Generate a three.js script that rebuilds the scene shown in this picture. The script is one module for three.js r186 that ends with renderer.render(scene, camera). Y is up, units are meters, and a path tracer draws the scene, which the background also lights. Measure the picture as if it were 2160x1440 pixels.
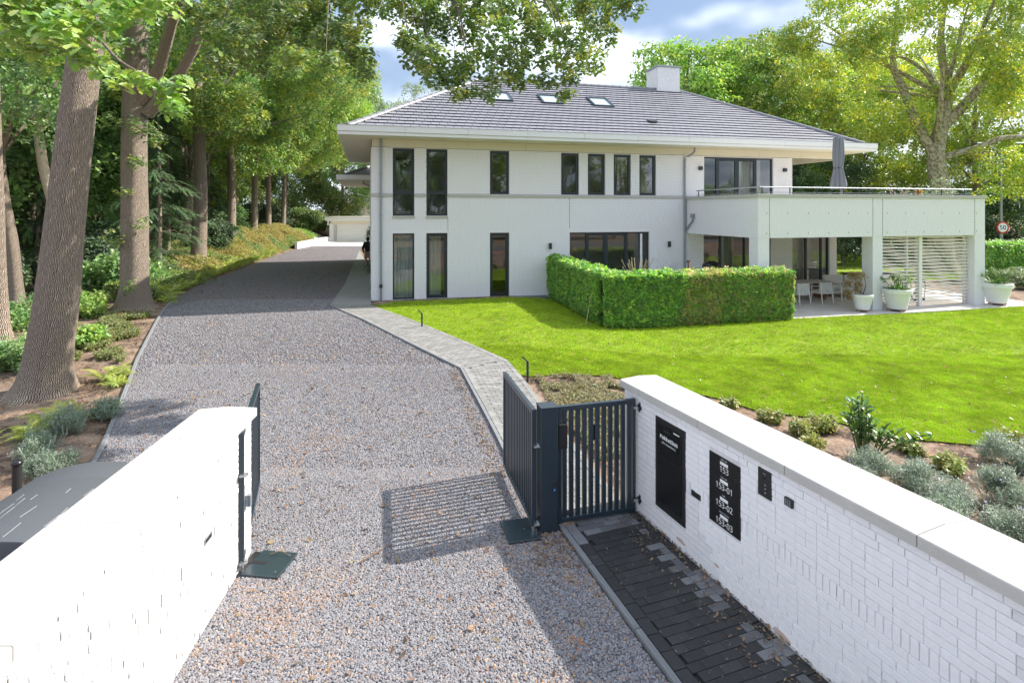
import * as THREE from 'three';
import { mergeGeometries, toCreasedNormals } from 'three/addons/utils/BufferGeometryUtils.js';
import { TessellateModifier } from 'three/addons/modifiers/TessellateModifier.js';
import { RoundedBoxGeometry } from 'three/addons/geometries/RoundedBoxGeometry.js';
import { MarchingCubes } from 'three/addons/objects/MarchingCubes.js';
import { ImprovedNoise } from 'three/addons/math/ImprovedNoise.js';

// ------------------------------------------------------------------ camera, sky, sun, exposure
const scene = new THREE.Scene();
const camera = new THREE.PerspectiveCamera(61.93, 1.5, 0.1, 1500);
camera.position.set(0, 3.9, 0);
camera.lookAt(0, 3.9, -10);
camera.setViewOffset(2160, 1440, 0, 275, 2160, 1440);
camera.updateMatrixWorld(); camera.updateProjectionMatrix();

const renderer = new THREE.WebGLRenderer({ antialias: true });
renderer.setSize(1024, 682);
renderer.toneMapping = THREE.LinearToneMapping;
renderer.toneMappingExposure = 1.85;
renderer.shadowMap.enabled = true;

const SUN = new THREE.Vector3(1.75, 1.555, -0.62).normalize();
const sun = new THREE.DirectionalLight(new THREE.Color(1.0, 0.93, 0.83), 4.8);
sun.position.copy(SUN).multiplyScalar(120); sun.castShadow = true; sun.shadow.radius = 1.0;
sun.shadow.mapSize.set(4096, 4096);
Object.assign(sun.shadow.camera, { left: -60, right: 60, top: 60, bottom: -60, near: 1, far: 300 });
scene.add(sun, sun.target);

// ------------------------------------------------------------------ random numbers and noise
let seedState = 12345;
function rnd() { seedState |= 0; seedState = seedState + 0x6D2B79F5 | 0; let t = Math.imul(seedState ^ seedState >>> 15, 1 | seedState); t = t + Math.imul(t ^ t >>> 7, 61 | t) ^ t; return ((t ^ t >>> 14) >>> 0) / 4294967296; }
const R = (a, b) => a + (b - a) * rnd();
const seed = (n) => { seedState = n * 7919 + 17; };
const pick = (a) => a[Math.floor(rnd() * a.length)];
const N3 = new ImprovedNoise();
const noise = (x, y, z = 0.37) => N3.noise(x, y, z);
function fbm(x, y, z = 0.37, o = 4) { let s = 0, a = 0.5, f = 1; for (let i = 0; i < o; i++) { s += a * N3.noise(x * f + 11.3 * i, y * f + 4.7 * i, z * f); a *= 0.5; f *= 2.03; } return s; }
const clamp = (x, a = 0, b = 1) => Math.min(b, Math.max(a, x));
const S = (x, a, b) => { const t = clamp((x - a) / (b - a)); return t * t * (3 - 2 * t); };
const lerp = (a, b, t) => a + (b - a) * t;
const V = (x, y, z) => new THREE.Vector3(x, y, z);

// the sky: air and broken cloud
{
  const w = 1024, h = 512, data = new Float32Array(w * h * 4);
  for (let j = 0; j < h; j++) for (let i = 0; i < w; i++) {
    const el = ((j + 0.5) / h - 0.5) * Math.PI, az = ((i + 0.5) / w - 0.5) * 2 * Math.PI;
    const dx = Math.cos(el) * Math.cos(az), dy = Math.sin(el), dz = Math.cos(el) * Math.sin(az);
    const up = Math.max(0, dy), k = Math.pow(1 - up, 3);
    let r = lerp(0.15, 0.42, k), g = lerp(0.25, 0.52, k), b = lerp(0.46, 0.62, k);
    const q = 1 / (up + 0.16), n = fbm(dx * q * 1.5 + 8.22, dz * q * 1.5 + 21.01, 0.3, 6);
    const c = S(n, -0.22, 0.16) * 0.95;
    const lit = 0.85 + 0.5 * clamp(0.5 + fbm(dx * q * 3 + 9, dz * q * 3 + 2, 0.8, 4));
    r = lerp(r, 0.92 * lit, c); g = lerp(g, 0.99 * lit, c); b = lerp(b, 1.12 * lit, c);
    const sd = Math.max(0, dx * SUN.x + dy * SUN.y + dz * SUN.z), gl = 0.6 * Math.pow(sd, 24) + 0.15 * Math.pow(sd, 4);
    r += gl; g += gl * 0.95; b += gl * 0.85;
    if (dy < 0) { r = 0.36; g = 0.36; b = 0.33; }
    r *= 0.88; g *= 0.88; b *= 0.88; const o = (j * w + i) * 4; data[o] = r; data[o + 1] = g; data[o + 2] = b; data[o + 3] = 1;
  }
  const t = new THREE.DataTexture(data, w, h, THREE.RGBAFormat, THREE.FloatType);
  t.mapping = THREE.EquirectangularReflectionMapping; t.magFilter = t.minFilter = THREE.LinearFilter; t.needsUpdate = true;
  scene.background = t; scene.environment = t;
}

// ------------------------------------------------------------------ naming and building helpers
const taken = {};
function numbered(n) { if (!(n in taken)) { taken[n] = 0; return n; } taken[n]++; return n + '_' + String(taken[n]).padStart(3, '0'); }
function shade(o) { o.traverse((m) => { if (m.isMesh) { m.castShadow = true; m.receiveShadow = true; } }); return o; }
function tag(o, label, category, group, kind) { o.userData.label = label; o.userData.category = category; if (group) o.userData.group = group; if (kind) o.userData.kind = kind; return o; }
function thing(name, label, category, p = [0, 0, 0], ry = 0, group) { const g = new THREE.Group(); g.name = numbered(name); g.position.set(...p); g.rotation.y = ry; scene.add(g); return tag(g, label, category, group); }
function part(name, geo, mat, parent) { const m = new THREE.Mesh(Array.isArray(geo) ? mergeGeometries(geo.map(plain)) : geo, mat); m.name = name; m.castShadow = m.receiveShadow = true; parent.add(m); return m; }
function whole(name, geo, mat, label, category, p = [0, 0, 0], ry = 0, group) { const m = part(numbered(name), geo, mat, scene); m.position.set(...p); m.rotation.y = ry; return tag(m, label, category, group); }
function struct(name, geo, mat, label) { const m = part(numbered(name), geo, mat, scene); m.userData.kind = 'structure'; if (label) m.userData.label = label; return m; }
function plain(g) { const q = g.index ? g.toNonIndexed() : g; for (const k of Object.keys(q.attributes)) if (!['position', 'normal', 'uv'].includes(k)) q.deleteAttribute(k); if (!q.attributes.uv) q.setAttribute('uv', new THREE.BufferAttribute(new Float32Array(q.attributes.position.count * 2), 2)); if (!q.attributes.normal) q.computeVertexNormals(); return q; }
function stuff(name, geo, mat, list, parent, colored = true) {           // list: {m: Matrix4, c: Color}
  const im = new THREE.InstancedMesh(geo, mat, list.length); im.name = name;
  list.forEach((e, i) => { im.setMatrixAt(i, e.m); if (colored) im.setColorAt(i, e.c); });
  im.castShadow = im.receiveShadow = true; im.userData.kind = 'stuff'; parent.add(im); return im;
}
const _q = new THREE.Quaternion(), _e = new THREE.Euler();
function M4(x, y, z, rx = 0, ry = 0, rz = 0, sx = 1, sy = sx, sz = sx) { return new THREE.Matrix4().compose(V(x, y, z), new THREE.Quaternion().setFromEuler(new THREE.Euler(rx, ry, rz)), V(sx, sy, sz)); }
// box with uv in metres, from min to max corner
function bx(x0, y0, z0, x1, y1, z1) {
  const g = new THREE.BoxGeometry(x1 - x0, y1 - y0, z1 - z0), uv = g.attributes.uv, n = g.attributes.normal, p = g.attributes.position;
  for (let i = 0; i < uv.count; i++) { const ax = Math.abs(n.getX(i)), ay = Math.abs(n.getY(i)); const X = p.getX(i) + x0, Y = p.getY(i) + y0, Z = p.getZ(i) + z0; if (ax > 0.5) uv.setXY(i, Z, Y); else if (ay > 0.5) uv.setXY(i, X, Z); else uv.setXY(i, X, Y); }
  g.translate((x0 + x1) / 2, (y0 + y1) / 2, (z0 + z1) / 2); return g;
}
function rb(x0, y0, z0, x1, y1, z1, r = 0.01, seg = 1) { const g = new RoundedBoxGeometry(x1 - x0, y1 - y0, z1 - z0, seg, r); g.translate((x0 + x1) / 2, (y0 + y1) / 2, (z0 + z1) / 2); return g; }
function cyl(r0, r1, h, x = 0, y = 0, z = 0, n = 16) { const g = new THREE.CylinderGeometry(r1, r0, h, n); g.translate(x, y + h / 2, z); return g; }
function tube(pts, r, seg = 12, n = 8) { return new THREE.TubeGeometry(new THREE.CatmullRomCurve3(pts.map((p) => p.isVector3 ? p : V(...p)), false, 'catmullrom', 0.4), seg, r, n, false); }
// tapered tube along points, radius list, uv in metres
function limb(pts, radii, seg = 10, n = 8, rough = 0, flare = 0) {
  const c = new THREE.CatmullRomCurve3(pts), fr = c.computeFrenetFrames(seg, false), L = c.getLength();
  const pos = [], uv = [], idx = [];
  const ref = V(0, 0, 1);
  for (let i = 0; i <= seg; i++) {
    const t = i / seg, p = c.getPoint(t), tg = c.getTangent(t);
    let a = V().crossVectors(ref, tg); if (a.lengthSq() < 0.01) a = V(1, 0, 0); a.normalize(); const b = V().crossVectors(tg, a).normalize();
    const ri = t * (radii.length - 1), k = Math.min(radii.length - 2, Math.floor(ri)); const r0 = lerp(radii[k], radii[k + 1], ri - k);
    for (let j = 0; j <= n; j++) {
      const th = j / n * Math.PI * 2; let r = r0;
      if (rough) r *= 1 + rough * (noise(Math.cos(th) * 1.6 + pts[0].x, Math.sin(th) * 1.6, t * L * 0.5) + 0.5 * noise(Math.cos(th) * 4 + pts[0].x, Math.sin(th) * 4, t * L * 0.7));
      if (flare) r *= 1 + flare * Math.exp(-t * L / 0.45) * (1 + 0.45 * Math.sin(th * 5 + pts[0].x));
      pos.push(p.x + r * (Math.cos(th) * a.x + Math.sin(th) * b.x), p.y + r * (Math.cos(th) * a.y + Math.sin(th) * b.y), p.z + r * (Math.cos(th) * a.z + Math.sin(th) * b.z));
      uv.push(j / n * Math.max(1, Math.round(2 * Math.PI * radii[0] / 0.7)) * 0.7, t * L);
    }
  }
  for (let i = 0; i < seg; i++) for (let j = 0; j < n; j++) { const q = i * (n + 1) + j; idx.push(q, q + 1, q + n + 1, q + 1, q + n + 2, q + n + 1); }
  const g = new THREE.BufferGeometry(); g.setAttribute('position', new THREE.Float32BufferAttribute(pos, 3)); g.setAttribute('uv', new THREE.Float32BufferAttribute(uv, 2)); g.setIndex(idx); g.computeVertexNormals(); return g;
}
// which pieces show largest: sort by distance to the viewpoint, those inside the photograph first
function split(items, n, toWorld) {
  const rank = items.map((it) => { const w = toWorld(it), p = w.clone().project(camera); const out = Math.abs(p.x) > 1.02 || Math.abs(p.y) > 1.02 || p.z > 1; return [w.distanceTo(camera.position) + (out ? 1000 : 0), it]; }).sort((a, b) => a[0] - b[0]).map((a) => a[1]);
  return [rank.slice(0, n), rank.slice(n)];
}

// ------------------------------------------------------------------ textures
function tex(size, fn, { srgb = true, rep = 1 } = {}) {              // fn(u,v) -> [r,g,b] 0..1, linear data or sRGB colour; tiles
  const d = new Uint8Array(size * size * 4);
  for (let j = 0; j < size; j++) for (let i = 0; i < size; i++) { const c = fn(i / size, j / size), o = (j * size + i) * 4; d[o] = clamp(c[0]) * 255; d[o + 1] = clamp(c[1]) * 255; d[o + 2] = clamp(c[2]) * 255; d[o + 3] = 255; }
  const t = new THREE.DataTexture(d, size, size, THREE.RGBAFormat); t.wrapS = t.wrapT = THREE.RepeatWrapping; t.magFilter = THREE.LinearFilter; t.minFilter = THREE.LinearMipmapLinearFilter; t.generateMipmaps = true;
  t.repeat.set(rep, rep); if (srgb) t.colorSpace = THREE.SRGBColorSpace; t.needsUpdate = true; return t;
}
// periodic value noise on a lattice
const lat = (() => { const a = new Float32Array(65536); let s = 99; for (let i = 0; i < 65536; i++) { s = (s * 1664525 + 1013904223) >>> 0; a[i] = s / 4294967296; } return a; })();
function pn(u, v, f, k = 0) { const x = u * f, y = v * f, xi = Math.floor(x), yi = Math.floor(y), fx = x - xi, fy = y - yi, h = (a, b) => lat[(((a % f + f) % f) * 73 + ((b % f + f) % f) * 179 + k * 977) & 65535]; const sx = fx * fx * (3 - 2 * fx), sy = fy * fy * (3 - 2 * fy); return lerp(lerp(h(xi, yi), h(xi + 1, yi), sx), lerp(h(xi, yi + 1), h(xi + 1, yi + 1), sx), sy); }
function pf(u, v, f, o = 4, k = 0) { let s = 0, a = 0.5, t = 0; for (let i = 0; i < o; i++) { s += a * pn(u, v, f << i, k + i); t += a; a *= 0.5; } return s / t; }
const grey = (x) => [x, x, x];
const mix3 = (a, b, t) => [lerp(a[0], b[0], t), lerp(a[1], b[1], t), lerp(a[2], b[2], t)];
// worley stones: returns [edge distance, cell id]
function cells(u, v, f, k = 0) { const x = u * f, y = v * f, xi = Math.floor(x), yi = Math.floor(y); let d1 = 9, d2 = 9, id = 0; for (let a = -1; a <= 1; a++) for (let b = -1; b <= 1; b++) { const cx = ((xi + a) % f + f) % f, cy = ((yi + b) % f + f) % f, h = (cx * 157 + cy * 311 + k * 71) & 65535; const px = xi + a + lat[h], py = yi + b + lat[(h + 7919) & 65535]; const d = Math.hypot(px - x, py - y); if (d < d1) { d2 = d1; d1 = d; id = h; } else if (d < d2) d2 = d; } return [d2 - d1, lat[(id + 333) & 65535]]; }
const stoneTone = (r) => r < 0.30 ? [0.44, 0.44, 0.48] : r < 0.55 ? [0.51, 0.50, 0.54] : r < 0.70 ? [0.37, 0.36, 0.40] : r < 0.86 ? [0.56, 0.55, 0.57] : r < 0.94 ? [0.50, 0.43, 0.39] : [0.58, 0.46, 0.36];
const gravelMap = tex(1024, (u, v) => { const [e, id] = cells(u, v, 84), t = stoneTone(id), dirt = pf(u, v, 6, 4, 5), warm = S(dirt, 0.5, 0.72) * 0.4; return mix3(t, [0.50, 0.43, 0.39], warm); }, { rep: 0.5 });
const gravelBump = tex(1024, (u, v) => grey(S(cells(u, v, 84)[0], 0, 0.4)), { srgb: false, rep: 0.5 });
const soilMap = tex(1024, (u, v) => { const n = pf(u, v, 8, 6), m = pf(u, v, 5, 3, 9), [e, id] = cells(u, v, 70, 3); let c = mix3([0.25, 0.20, 0.17], [0.50, 0.42, 0.36], S(n, 0.3, 0.7)); if (id > 0.72) c = mix3(c, id > 0.93 ? [0.72, 0.56, 0.40] : id > 0.84 ? [0.52, 0.36, 0.24] : [0.46, 0.40, 0.34], S(e, 0.05, 0.25) * 0.8); return mix3(c, [0.62, 0.54, 0.47], S(m, 0.45, 0.75) * 0.55); }, { rep: 0.4 });
const soilBump = tex(512, (u, v) => grey(pf(u, v, 16, 5)), { srgb: false, rep: 0.8 });
const barkBump = tex(1024, (u, v) => { const w = u + 0.035 * (pf(u, v, 7, 3, 2) - 0.5), a = Math.abs(pn(w, v * 0.999, 26, 1) * 0.5 + pn(w, v, 13, 4) * 0.5 - 0.5) * 2; const rid = 1 - Math.pow(Math.abs(Math.sin(Math.PI * (w * 17 + 1.3 * pf(u, v, 8, 3, 7)))), 0.55); const cross = pf(u, v, 30, 3, 8); return grey(clamp(0.9 - 0.75 * rid * (0.5 + cross) - 0.25 * a)); }, { srgb: false, rep: 1.43 });
const barkMap = tex(1024, (u, v) => { const w = u + 0.035 * (pf(u, v, 7, 3, 2) - 0.5); const rid = 1 - Math.pow(Math.abs(Math.sin(Math.PI * (w * 17 + 1.3 * pf(u, v, 8, 3, 7)))), 0.55); const n = pf(u, v, 12, 4, 3); let c = mix3([0.66, 0.59, 0.53], [0.80, 0.74, 0.68], n); c = mix3(c, [0.30, 0.24, 0.20], clamp(rid * 1.2)); return mix3(c, [0.58, 0.57, 0.46], S(pf(u, v, 4, 3, 6), 0.6, 0.85) * 0.35); }, { rep: 1.43 });
const paintMap = tex(512, (u, v) => { const n = pf(u, v, 6, 5), s = pf(u, v, 40, 2, 3); const k = 0.93 + 0.045 * n + 0.03 * s; return [k, k * 0.998, k * 0.992]; }, { rep: 0.7 });
const paintBump = tex(512, (u, v) => grey(0.6 * pf(u, v, 48, 3) + 0.4 * pf(u, v, 10, 3, 4)), { srgb: false, rep: 1.5 });
const stoneMap = tex(512, (u, v) => { const n = pf(u, v, 5, 5), s = pf(u, v, 64, 2, 3); const k = 0.86 + 0.07 * n + 0.035 * s; const st = S(pf(u, v, 3, 4, 8), 0.6, 0.85) * 0.06; return [k - st, k * 0.992 - st, k * 0.97 - st]; }, { rep: 0.8 });
const grainBump = tex(512, (u, v) => grey(pf(u, v, 90, 2)), { srgb: false, rep: 3 });
const paverMap = tex(512, (u, v) => { const n = pf(u, v, 8, 4), s = pn(u, v, 128, 3); const k = 0.78 + 0.16 * n + 0.14 * s; return [k, k, k]; }, { rep: 1.2 });
const grassMap = tex(1024, (u, v) => { const n = pf(u, v, 6, 5), s = pn(u, v, 256, 2), m = pf(u, v, 40, 3, 5); let c = mix3([0.44, 0.56, 0.12], [0.62, 0.70, 0.16], 0.6 * n + 0.4 * s); return mix3(c, [0.62, 0.62, 0.24], S(m, 0.58, 0.8) * 0.5); }, { rep: 0.35 });
const grassBump = tex(512, (u, v) => grey(0.5 * pn(u, v, 128, 1) + 0.5 * pf(u, v, 32, 3)), { srgb: false, rep: 1.4 });
const concMap = tex(512, (u, v) => { const n = pf(u, v, 4, 5), s = pn(u, v, 128, 3); const k = 0.68 + 0.14 * n + 0.06 * s; return [k, k * 0.985, k * 0.96]; }, { rep: 0.3 });
const floorMap = tex(512, (u, v) => { const n = pf(u, v, 5, 5, 2), s = pn(u, v, 128, 3); const k = 0.66 + 0.12 * n + 0.05 * s; return [k * 1.01, k * 0.98, k * 0.95]; }, { rep: 0.35 });
const roadMap = tex(512, (u, v) => { const n = pf(u, v, 6, 4), s = pn(u, v, 200, 3); return grey(0.26 + 0.1 * n + 0.1 * s); }, { rep: 0.4 });
const weaveBump = tex(256, (u, v) => grey(0.5 + 0.25 * Math.sin(u * 50.265 * 4) * Math.sin(v * 50.265 * 4) + 0.2 * pn(u, v, 64)), { srgb: false, rep: 4 });

// ------------------------------------------------------------------ materials
const lin = (r, g, b) => new THREE.Color().setRGB(r, g, b);
const std = (o) => new THREE.MeshStandardMaterial({ roughness: 0.85, ...o });
const phy = (o) => new THREE.MeshPhysicalMaterial({ roughness: 0.8, ...o });
const MAT = {
  soil: std({ map: soilMap, bumpMap: soilBump, bumpScale: 0.03, roughness: 1 }),
  gravel: std({ map: gravelMap, bumpMap: gravelBump, bumpScale: 0.012, roughness: 0.9 }),
  grass: std({ map: grassMap, bumpMap: grassBump, bumpScale: 0.03, roughness: 1 }),
  conc: std({ map: concMap, bumpMap: grainBump, bumpScale: 0.002, roughness: 0.95 }),
  terrace: std({ map: floorMap, bumpMap: grainBump, bumpScale: 0.001, roughness: 0.8 }),
  road: std({ map: roadMap, bumpMap: grainBump, bumpScale: 0.004, roughness: 0.95 }),
  bikeLane: std({ map: roadMap, color: lin(3.2, 1.25, 1.0), roughness: 0.95 }),
  paint: std({ map: paintMap, color: lin(0.93, 0.925, 0.955), bumpMap: paintBump, bumpScale: 0.004, roughness: 0.75 }),
  mortar: std({ map: paintMap, color: lin(0.73, 0.725, 0.745), bumpMap: paintBump, bumpScale: 0.004, roughness: 0.9 }),
  coping: std({ map: stoneMap, color: lin(0.60, 0.592, 0.58), bumpMap: grainBump, bumpScale: 0.001, roughness: 0.85 }),
  joint: std({ color: lin(0.19, 0.185, 0.175) }),
  fascia: std({ color: lin(0.80, 0.80, 0.79), roughness: 0.5 }),
  cream: std({ color: lin(0.74, 0.69, 0.57), roughness: 0.6 }),
  sealant: std({ color: lin(0.16, 0.16, 0.165) }),
  frame: std({ color: lin(0.022, 0.032, 0.042), roughness: 0.38 }),
  gate: phy({ color: lin(0.021, 0.036, 0.050), roughness: 0.34, clearcoat: 0.25, clearcoatRoughness: 0.3 }),
  zinc: std({ color: lin(0.30, 0.33, 0.36), roughness: 0.42, metalness: 0.6 }),
  steel: std({ color: lin(0.5, 0.51, 0.52), roughness: 0.35, metalness: 0.9 }),
  glass: phy({ color: lin(0.86, 0.92, 0.90), transmission: 1, roughness: 0.0, thickness: 0, ior: 2.1 }),
  mirror: phy({ color: lin(0.9, 0.92, 0.95), transmission: 0.4, roughness: 0.02, thickness: 0, ior: 2.6 }),
  room: std({ color: lin(0.55, 0.53, 0.50) }),
  curtain: phy({ color: lin(0.62, 0.63, 0.60), roughness: 1, transmission: 0.35, thickness: 0 }),
  curtainGreen: phy({ color: lin(0.34, 0.34, 0.25), roughness: 1, transmission: 0.3, thickness: 0 }),
  blind: std({ color: lin(0.20, 0.19, 0.17), roughness: 0.6 }),
  tile: std({ color: lin(0.245, 0.245, 0.275), roughness: 0.45 }),
  tileB: std({ color: lin(0.253, 0.253, 0.283), roughness: 0.45 }),
  tileC: std({ color: lin(0.236, 0.236, 0.265), roughness: 0.42 }),
  underlay: std({ color: lin(0.012, 0.012, 0.014), roughness: 0.9 }),
  cap: std({ color: lin(0.20, 0.20, 0.22), roughness: 0.42 }),
  white: std({ color: lin(0.80, 0.80, 0.79), roughness: 0.45 }),
  slat: std({ color: lin(0.80, 0.77, 0.72), roughness: 0.55 }),
  black: std({ color: lin(0.018, 0.018, 0.02), roughness: 0.45 }),
  blackGloss: phy({ color: lin(0.012, 0.012, 0.014), roughness: 0.25 }),
  rubber: std({ color: lin(0.012, 0.012, 0.012), roughness: 0.7 }),
  wood: std({ color: lin(0.28, 0.12, 0.06), roughness: 0.6 }),
  binGrey: std({ color: lin(0.085, 0.093, 0.105), roughness: 0.55, bumpMap: grainBump, bumpScale: 0.0008 }),
  binGreen: std({ color: lin(0.10, 0.24, 0.13), roughness: 0.55 }),
  fabric: std({ color: lin(0.60, 0.59, 0.57), roughness: 1, bumpMap: weaveBump, bumpScale: 0.003 }),
  parasol: std({ color: lin(0.20, 0.215, 0.24), roughness: 1, bumpMap: weaveBump, bumpScale: 0.002 }),
  table: std({ color: lin(0.40, 0.39, 0.37), roughness: 0.6 }),
  bark: std({ map: barkMap, bumpMap: barkBump, bumpScale: 0.05, roughness: 1 }),
  barkSlim: std({ map: barkMap, bumpMap: barkBump, bumpScale: 0.025, roughness: 1 }),
  barkPale: std({ map: tex(512, (u, v) => { const [e, id] = cells(u, v, 12, 4), n = pf(u, v, 16, 3); return mix3(id > 0.55 ? [0.72, 0.70, 0.60] : id > 0.25 ? [0.60, 0.58, 0.46] : [0.50, 0.45, 0.36], [0.42, 0.38, 0.30], n * 0.4); }, { rep: 0.7 }), bumpMap: barkBump, bumpScale: 0.006, roughness: 1 }),
  birch: std({ map: barkMap, color: lin(1.9, 1.9, 1.8), bumpMap: barkBump, bumpScale: 0.008, roughness: 1 }),
  cutWood: std({ color: lin(0.62, 0.42, 0.22), roughness: 0.9 }),
  twig: std({ color: lin(0.10, 0.075, 0.055), roughness: 1 }),
};
// wet, mossy and dry paving tones
const PAVE = { wet: [0.030, 0.036, 0.034, 0.046].map((k) => std({ map: paverMap, color: lin(k * 1.0, k * 1.02, k * 1.05), bumpMap: grainBump, bumpScale: 0.002, roughness: 0.7 })), dry: [0.15, 0.19, 0.23].map((k) => std({ map: paverMap, color: lin(k * 0.97, k, k * 1.06), bumpMap: grainBump, bumpScale: 0.002, roughness: 0.9 })), path: [0.25, 0.29, 0.33, 0.27].map((k) => std({ map: paverMap, color: lin(k, k * 0.985, k * 0.95), bumpMap: grainBump, bumpScale: 0.002, roughness: 0.95 })), kerb: std({ map: paverMap, color: lin(0.25, 0.26, 0.275), bumpMap: grainBump, bumpScale: 0.002, roughness: 0.9 }), bed: std({ color: lin(0.028, 0.026, 0.024), roughness: 1 }) };
// ------------------------------------------------------------------ the ground
const EDGE = [[8, -6.3], [9.83, -6.96], [11.58, -7.89], [13.81, -9.09], [16.39, -10.38], [19.54, -11.97], [22.8, -13.45], [27.9, -14.9], [32.3, -15.7], [39.8, -17.3], [51.3, -19.6], [66, -20.2], [400, -24]];
function edgeX(d) { if (d <= EDGE[0][0]) return EDGE[0][1]; for (let i = 1; i < EDGE.length; i++) if (d <= EDGE[i][0]) return lerp(EDGE[i - 1][1], EDGE[i][1], (d - EDGE[i - 1][0]) / (EDGE[i][0] - EDGE[i - 1][0])); return -24; }
function H(x, z) {
  const d = -z; let h = S(d, 7.5, 19) * (0.48 - 0.36 * S(x, -0.5, 4.5));
  const out = edgeX(d) - x;
  if (out > 0) h += 1.15 * S(d, 30, 43) * S(out, 0.3, 3.6) + S(out, 0.4, 2) * 0.06 * fbm(x * 0.5, z * 0.5) + 1.2 * S(out, 10, 40);
  if (d > 40) h -= 0.1 * S(d, 40, 66) * S(x, -22, -19);
  if (x > 3 && d < 12) h += 0;
  return h;
}
function gridLines(lo, hi, a, b, step) { const r = []; let x = a; for (; x < b + 1e-6; x += step) r.push(x); let s = step * 1.5; let l = [], q = a; while (q > lo) { q -= s; s *= 1.35; l.unshift(Math.max(q, lo)); } s = step * 1.5; q = r[r.length - 1]; while (q < hi) { q += s; s *= 1.35; r.push(Math.min(q, hi)); } return [...l, ...r]; }
{
  const xs = gridLines(-500, 500, -32, 30, 0.5), ds = gridLines(-300, 600, -4, 68, 0.5), pos = [], uv = [], idx = [];
  for (const d of ds) for (const x of xs) { pos.push(x, H(x, -d) - 0.02, -d); uv.push(x, d); }
  const w = xs.length; for (let j = 0; j < ds.length - 1; j++) for (let i = 0; i < w - 1; i++) { const q = j * w + i; idx.push(q, q + 1, q + w, q + 1, q + w + 1, q + w); }
  const g = new THREE.BufferGeometry(); g.setAttribute('position', new THREE.Float32BufferAttribute(pos, 3)); g.setAttribute('uv', new THREE.Float32BufferAttribute(uv, 2)); g.setIndex(idx); g.computeVertexNormals();
  struct('ground', g, MAT.soil, 'brown soil and leaf litter under the trees and planting beds');
}
// a sheet laid on the ground: outline as [x, d] pairs
function sheet(name, outline, mat, lift, label, edge = 0.7, kind = 'structure') {
  const sh = new THREE.Shape(outline.map(([x, d]) => new THREE.Vector2(x, d)));
  let g = new THREE.ShapeGeometry(sh); g = new TessellateModifier(edge, 9).modify(g);
  const p = g.attributes.position, pos = new Float32Array(p.count * 3), uv = new Float32Array(p.count * 2);
  for (let i = 0; i < p.count; i++) { const x = p.getX(i), d = p.getY(i); pos.set([x, H(x, -d) + lift, -d], i * 3); uv.set([x, d], i * 2); }
  const q = new THREE.BufferGeometry(); q.setAttribute('position', new THREE.BufferAttribute(pos, 3)); q.setAttribute('uv', new THREE.BufferAttribute(uv, 2));
  // outward upwards
  q.computeVertexNormals(); if (q.attributes.normal.getY(0) < 0) { for (let i = 0; i < pos.length; i += 9) for (let k = 0; k < 3; k++) { const t = pos[i + 3 + k]; pos[i + 3 + k] = pos[i + 6 + k]; pos[i + 6 + k] = t; } for (let i = 0; i < uv.length; i += 6) for (let k = 0; k < 2; k++) { const t = uv[i + 2 + k]; uv[i + 2 + k] = uv[i + 4 + k]; uv[i + 4 + k] = t; } }
  const n = new Float32Array(pos.length); for (let i = 0; i < pos.length; i += 3) { const x = pos[i], z = pos[i + 2], e = 0.2; const v = V(H(x - e, z) - H(x + e, z), 2 * e, H(x, z - e) - H(x, z + e)).normalize(); n.set([v.x, v.y, v.z], i); } q.setAttribute('normal', new THREE.BufferAttribute(n, 3));
  return struct(name, q, mat, label);
}
const inPoly = (x, d, poly) => { let c = false; for (let i = 0, j = poly.length - 1; i < poly.length; j = i++) { const [xi, yi] = poly[i], [xj, yj] = poly[j]; if ((yi > d) !== (yj > d) && x < (xj - xi) * (d - yi) / (yj - yi) + xi) c = !c; } return c; };
const PATHL = [[0.42, 7.3], [0.1, 8.4], [-0.18, 9.6], [-0.36, 10.32], [-0.66, 11.45], [-1.12, 13.14], [-2.75, 15.25], [-4.62, 17.85], [-6.6, 20.6]];
const PATHR = [[1.5, 7.4], [1.23, 8.6], [0.99, 9.6], [0.71, 10.77], [0.48, 11.65], [0.2, 12.75], [-0.1, 13.75], [-1.4, 15.5], [-2.75, 17.3], [-5.0, 20.4]];
const DRIVE = [[1.9, 2.6], [1.29, 4.7], [0.99, 5.64], [0.54, 7.02], ...PATHL.slice(1), [-7.8, 26.5], [-10.0, 35.7], [-13.4, 50], [-14.4, 56], [-19.9, 56], [-19.6, 51.3], [-17.3, 39.8], [-15.7, 32.3], [-14.9, 27.9], [-13.45, 22.8], [-11.97, 19.54], [-10.38, 16.39], [-9.09, 13.81], [-7.89, 11.58], [-6.96, 9.83], [-6.45, 8.84], [-6.3, 8.3], [-5.2, 7.4], [-4.6, 6.2], [-4.2, 2.6], [-2.0, -3.2], [2.0, -3.2]];
sheet('gravel_drive', DRIVE, MAT.gravel, 0.0, 'grey gravel drive running from the gate past the house');
sheet('forecourt', [[-14.4, 56.0], [-15.6, 66], [-24, 66], [-20.1, 60], [-19.9, 56]], MAT.conc, 0.02, 'pale paved forecourt in front of the garage', 1.5);
const LAWN = [...PATHR.slice(5).map(([x, d]) => [x + 0.02, d + 0.02]), [-4.4, 21.3], [0, 22.5], [2.2, 23.1], [4.2, 18.6], [8.6, 19.7], [16, 21.2], [24, 23.6], [27, 30], [60, 40], [60, 9.0], [9.5, 9.6], [7.8, 9.45], [6.6, 9.75], [5.9, 10.55], [4.75, 11.05], [4.3, 11.7], [3.0, 12.6], [2.2, 13.0], [1.2, 13.0], [0.5, 12.75]];
sheet('lawn', LAWN, MAT.grass, 0.004, 'mown bright green lawn between the house and the garden wall', 0.8);
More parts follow.
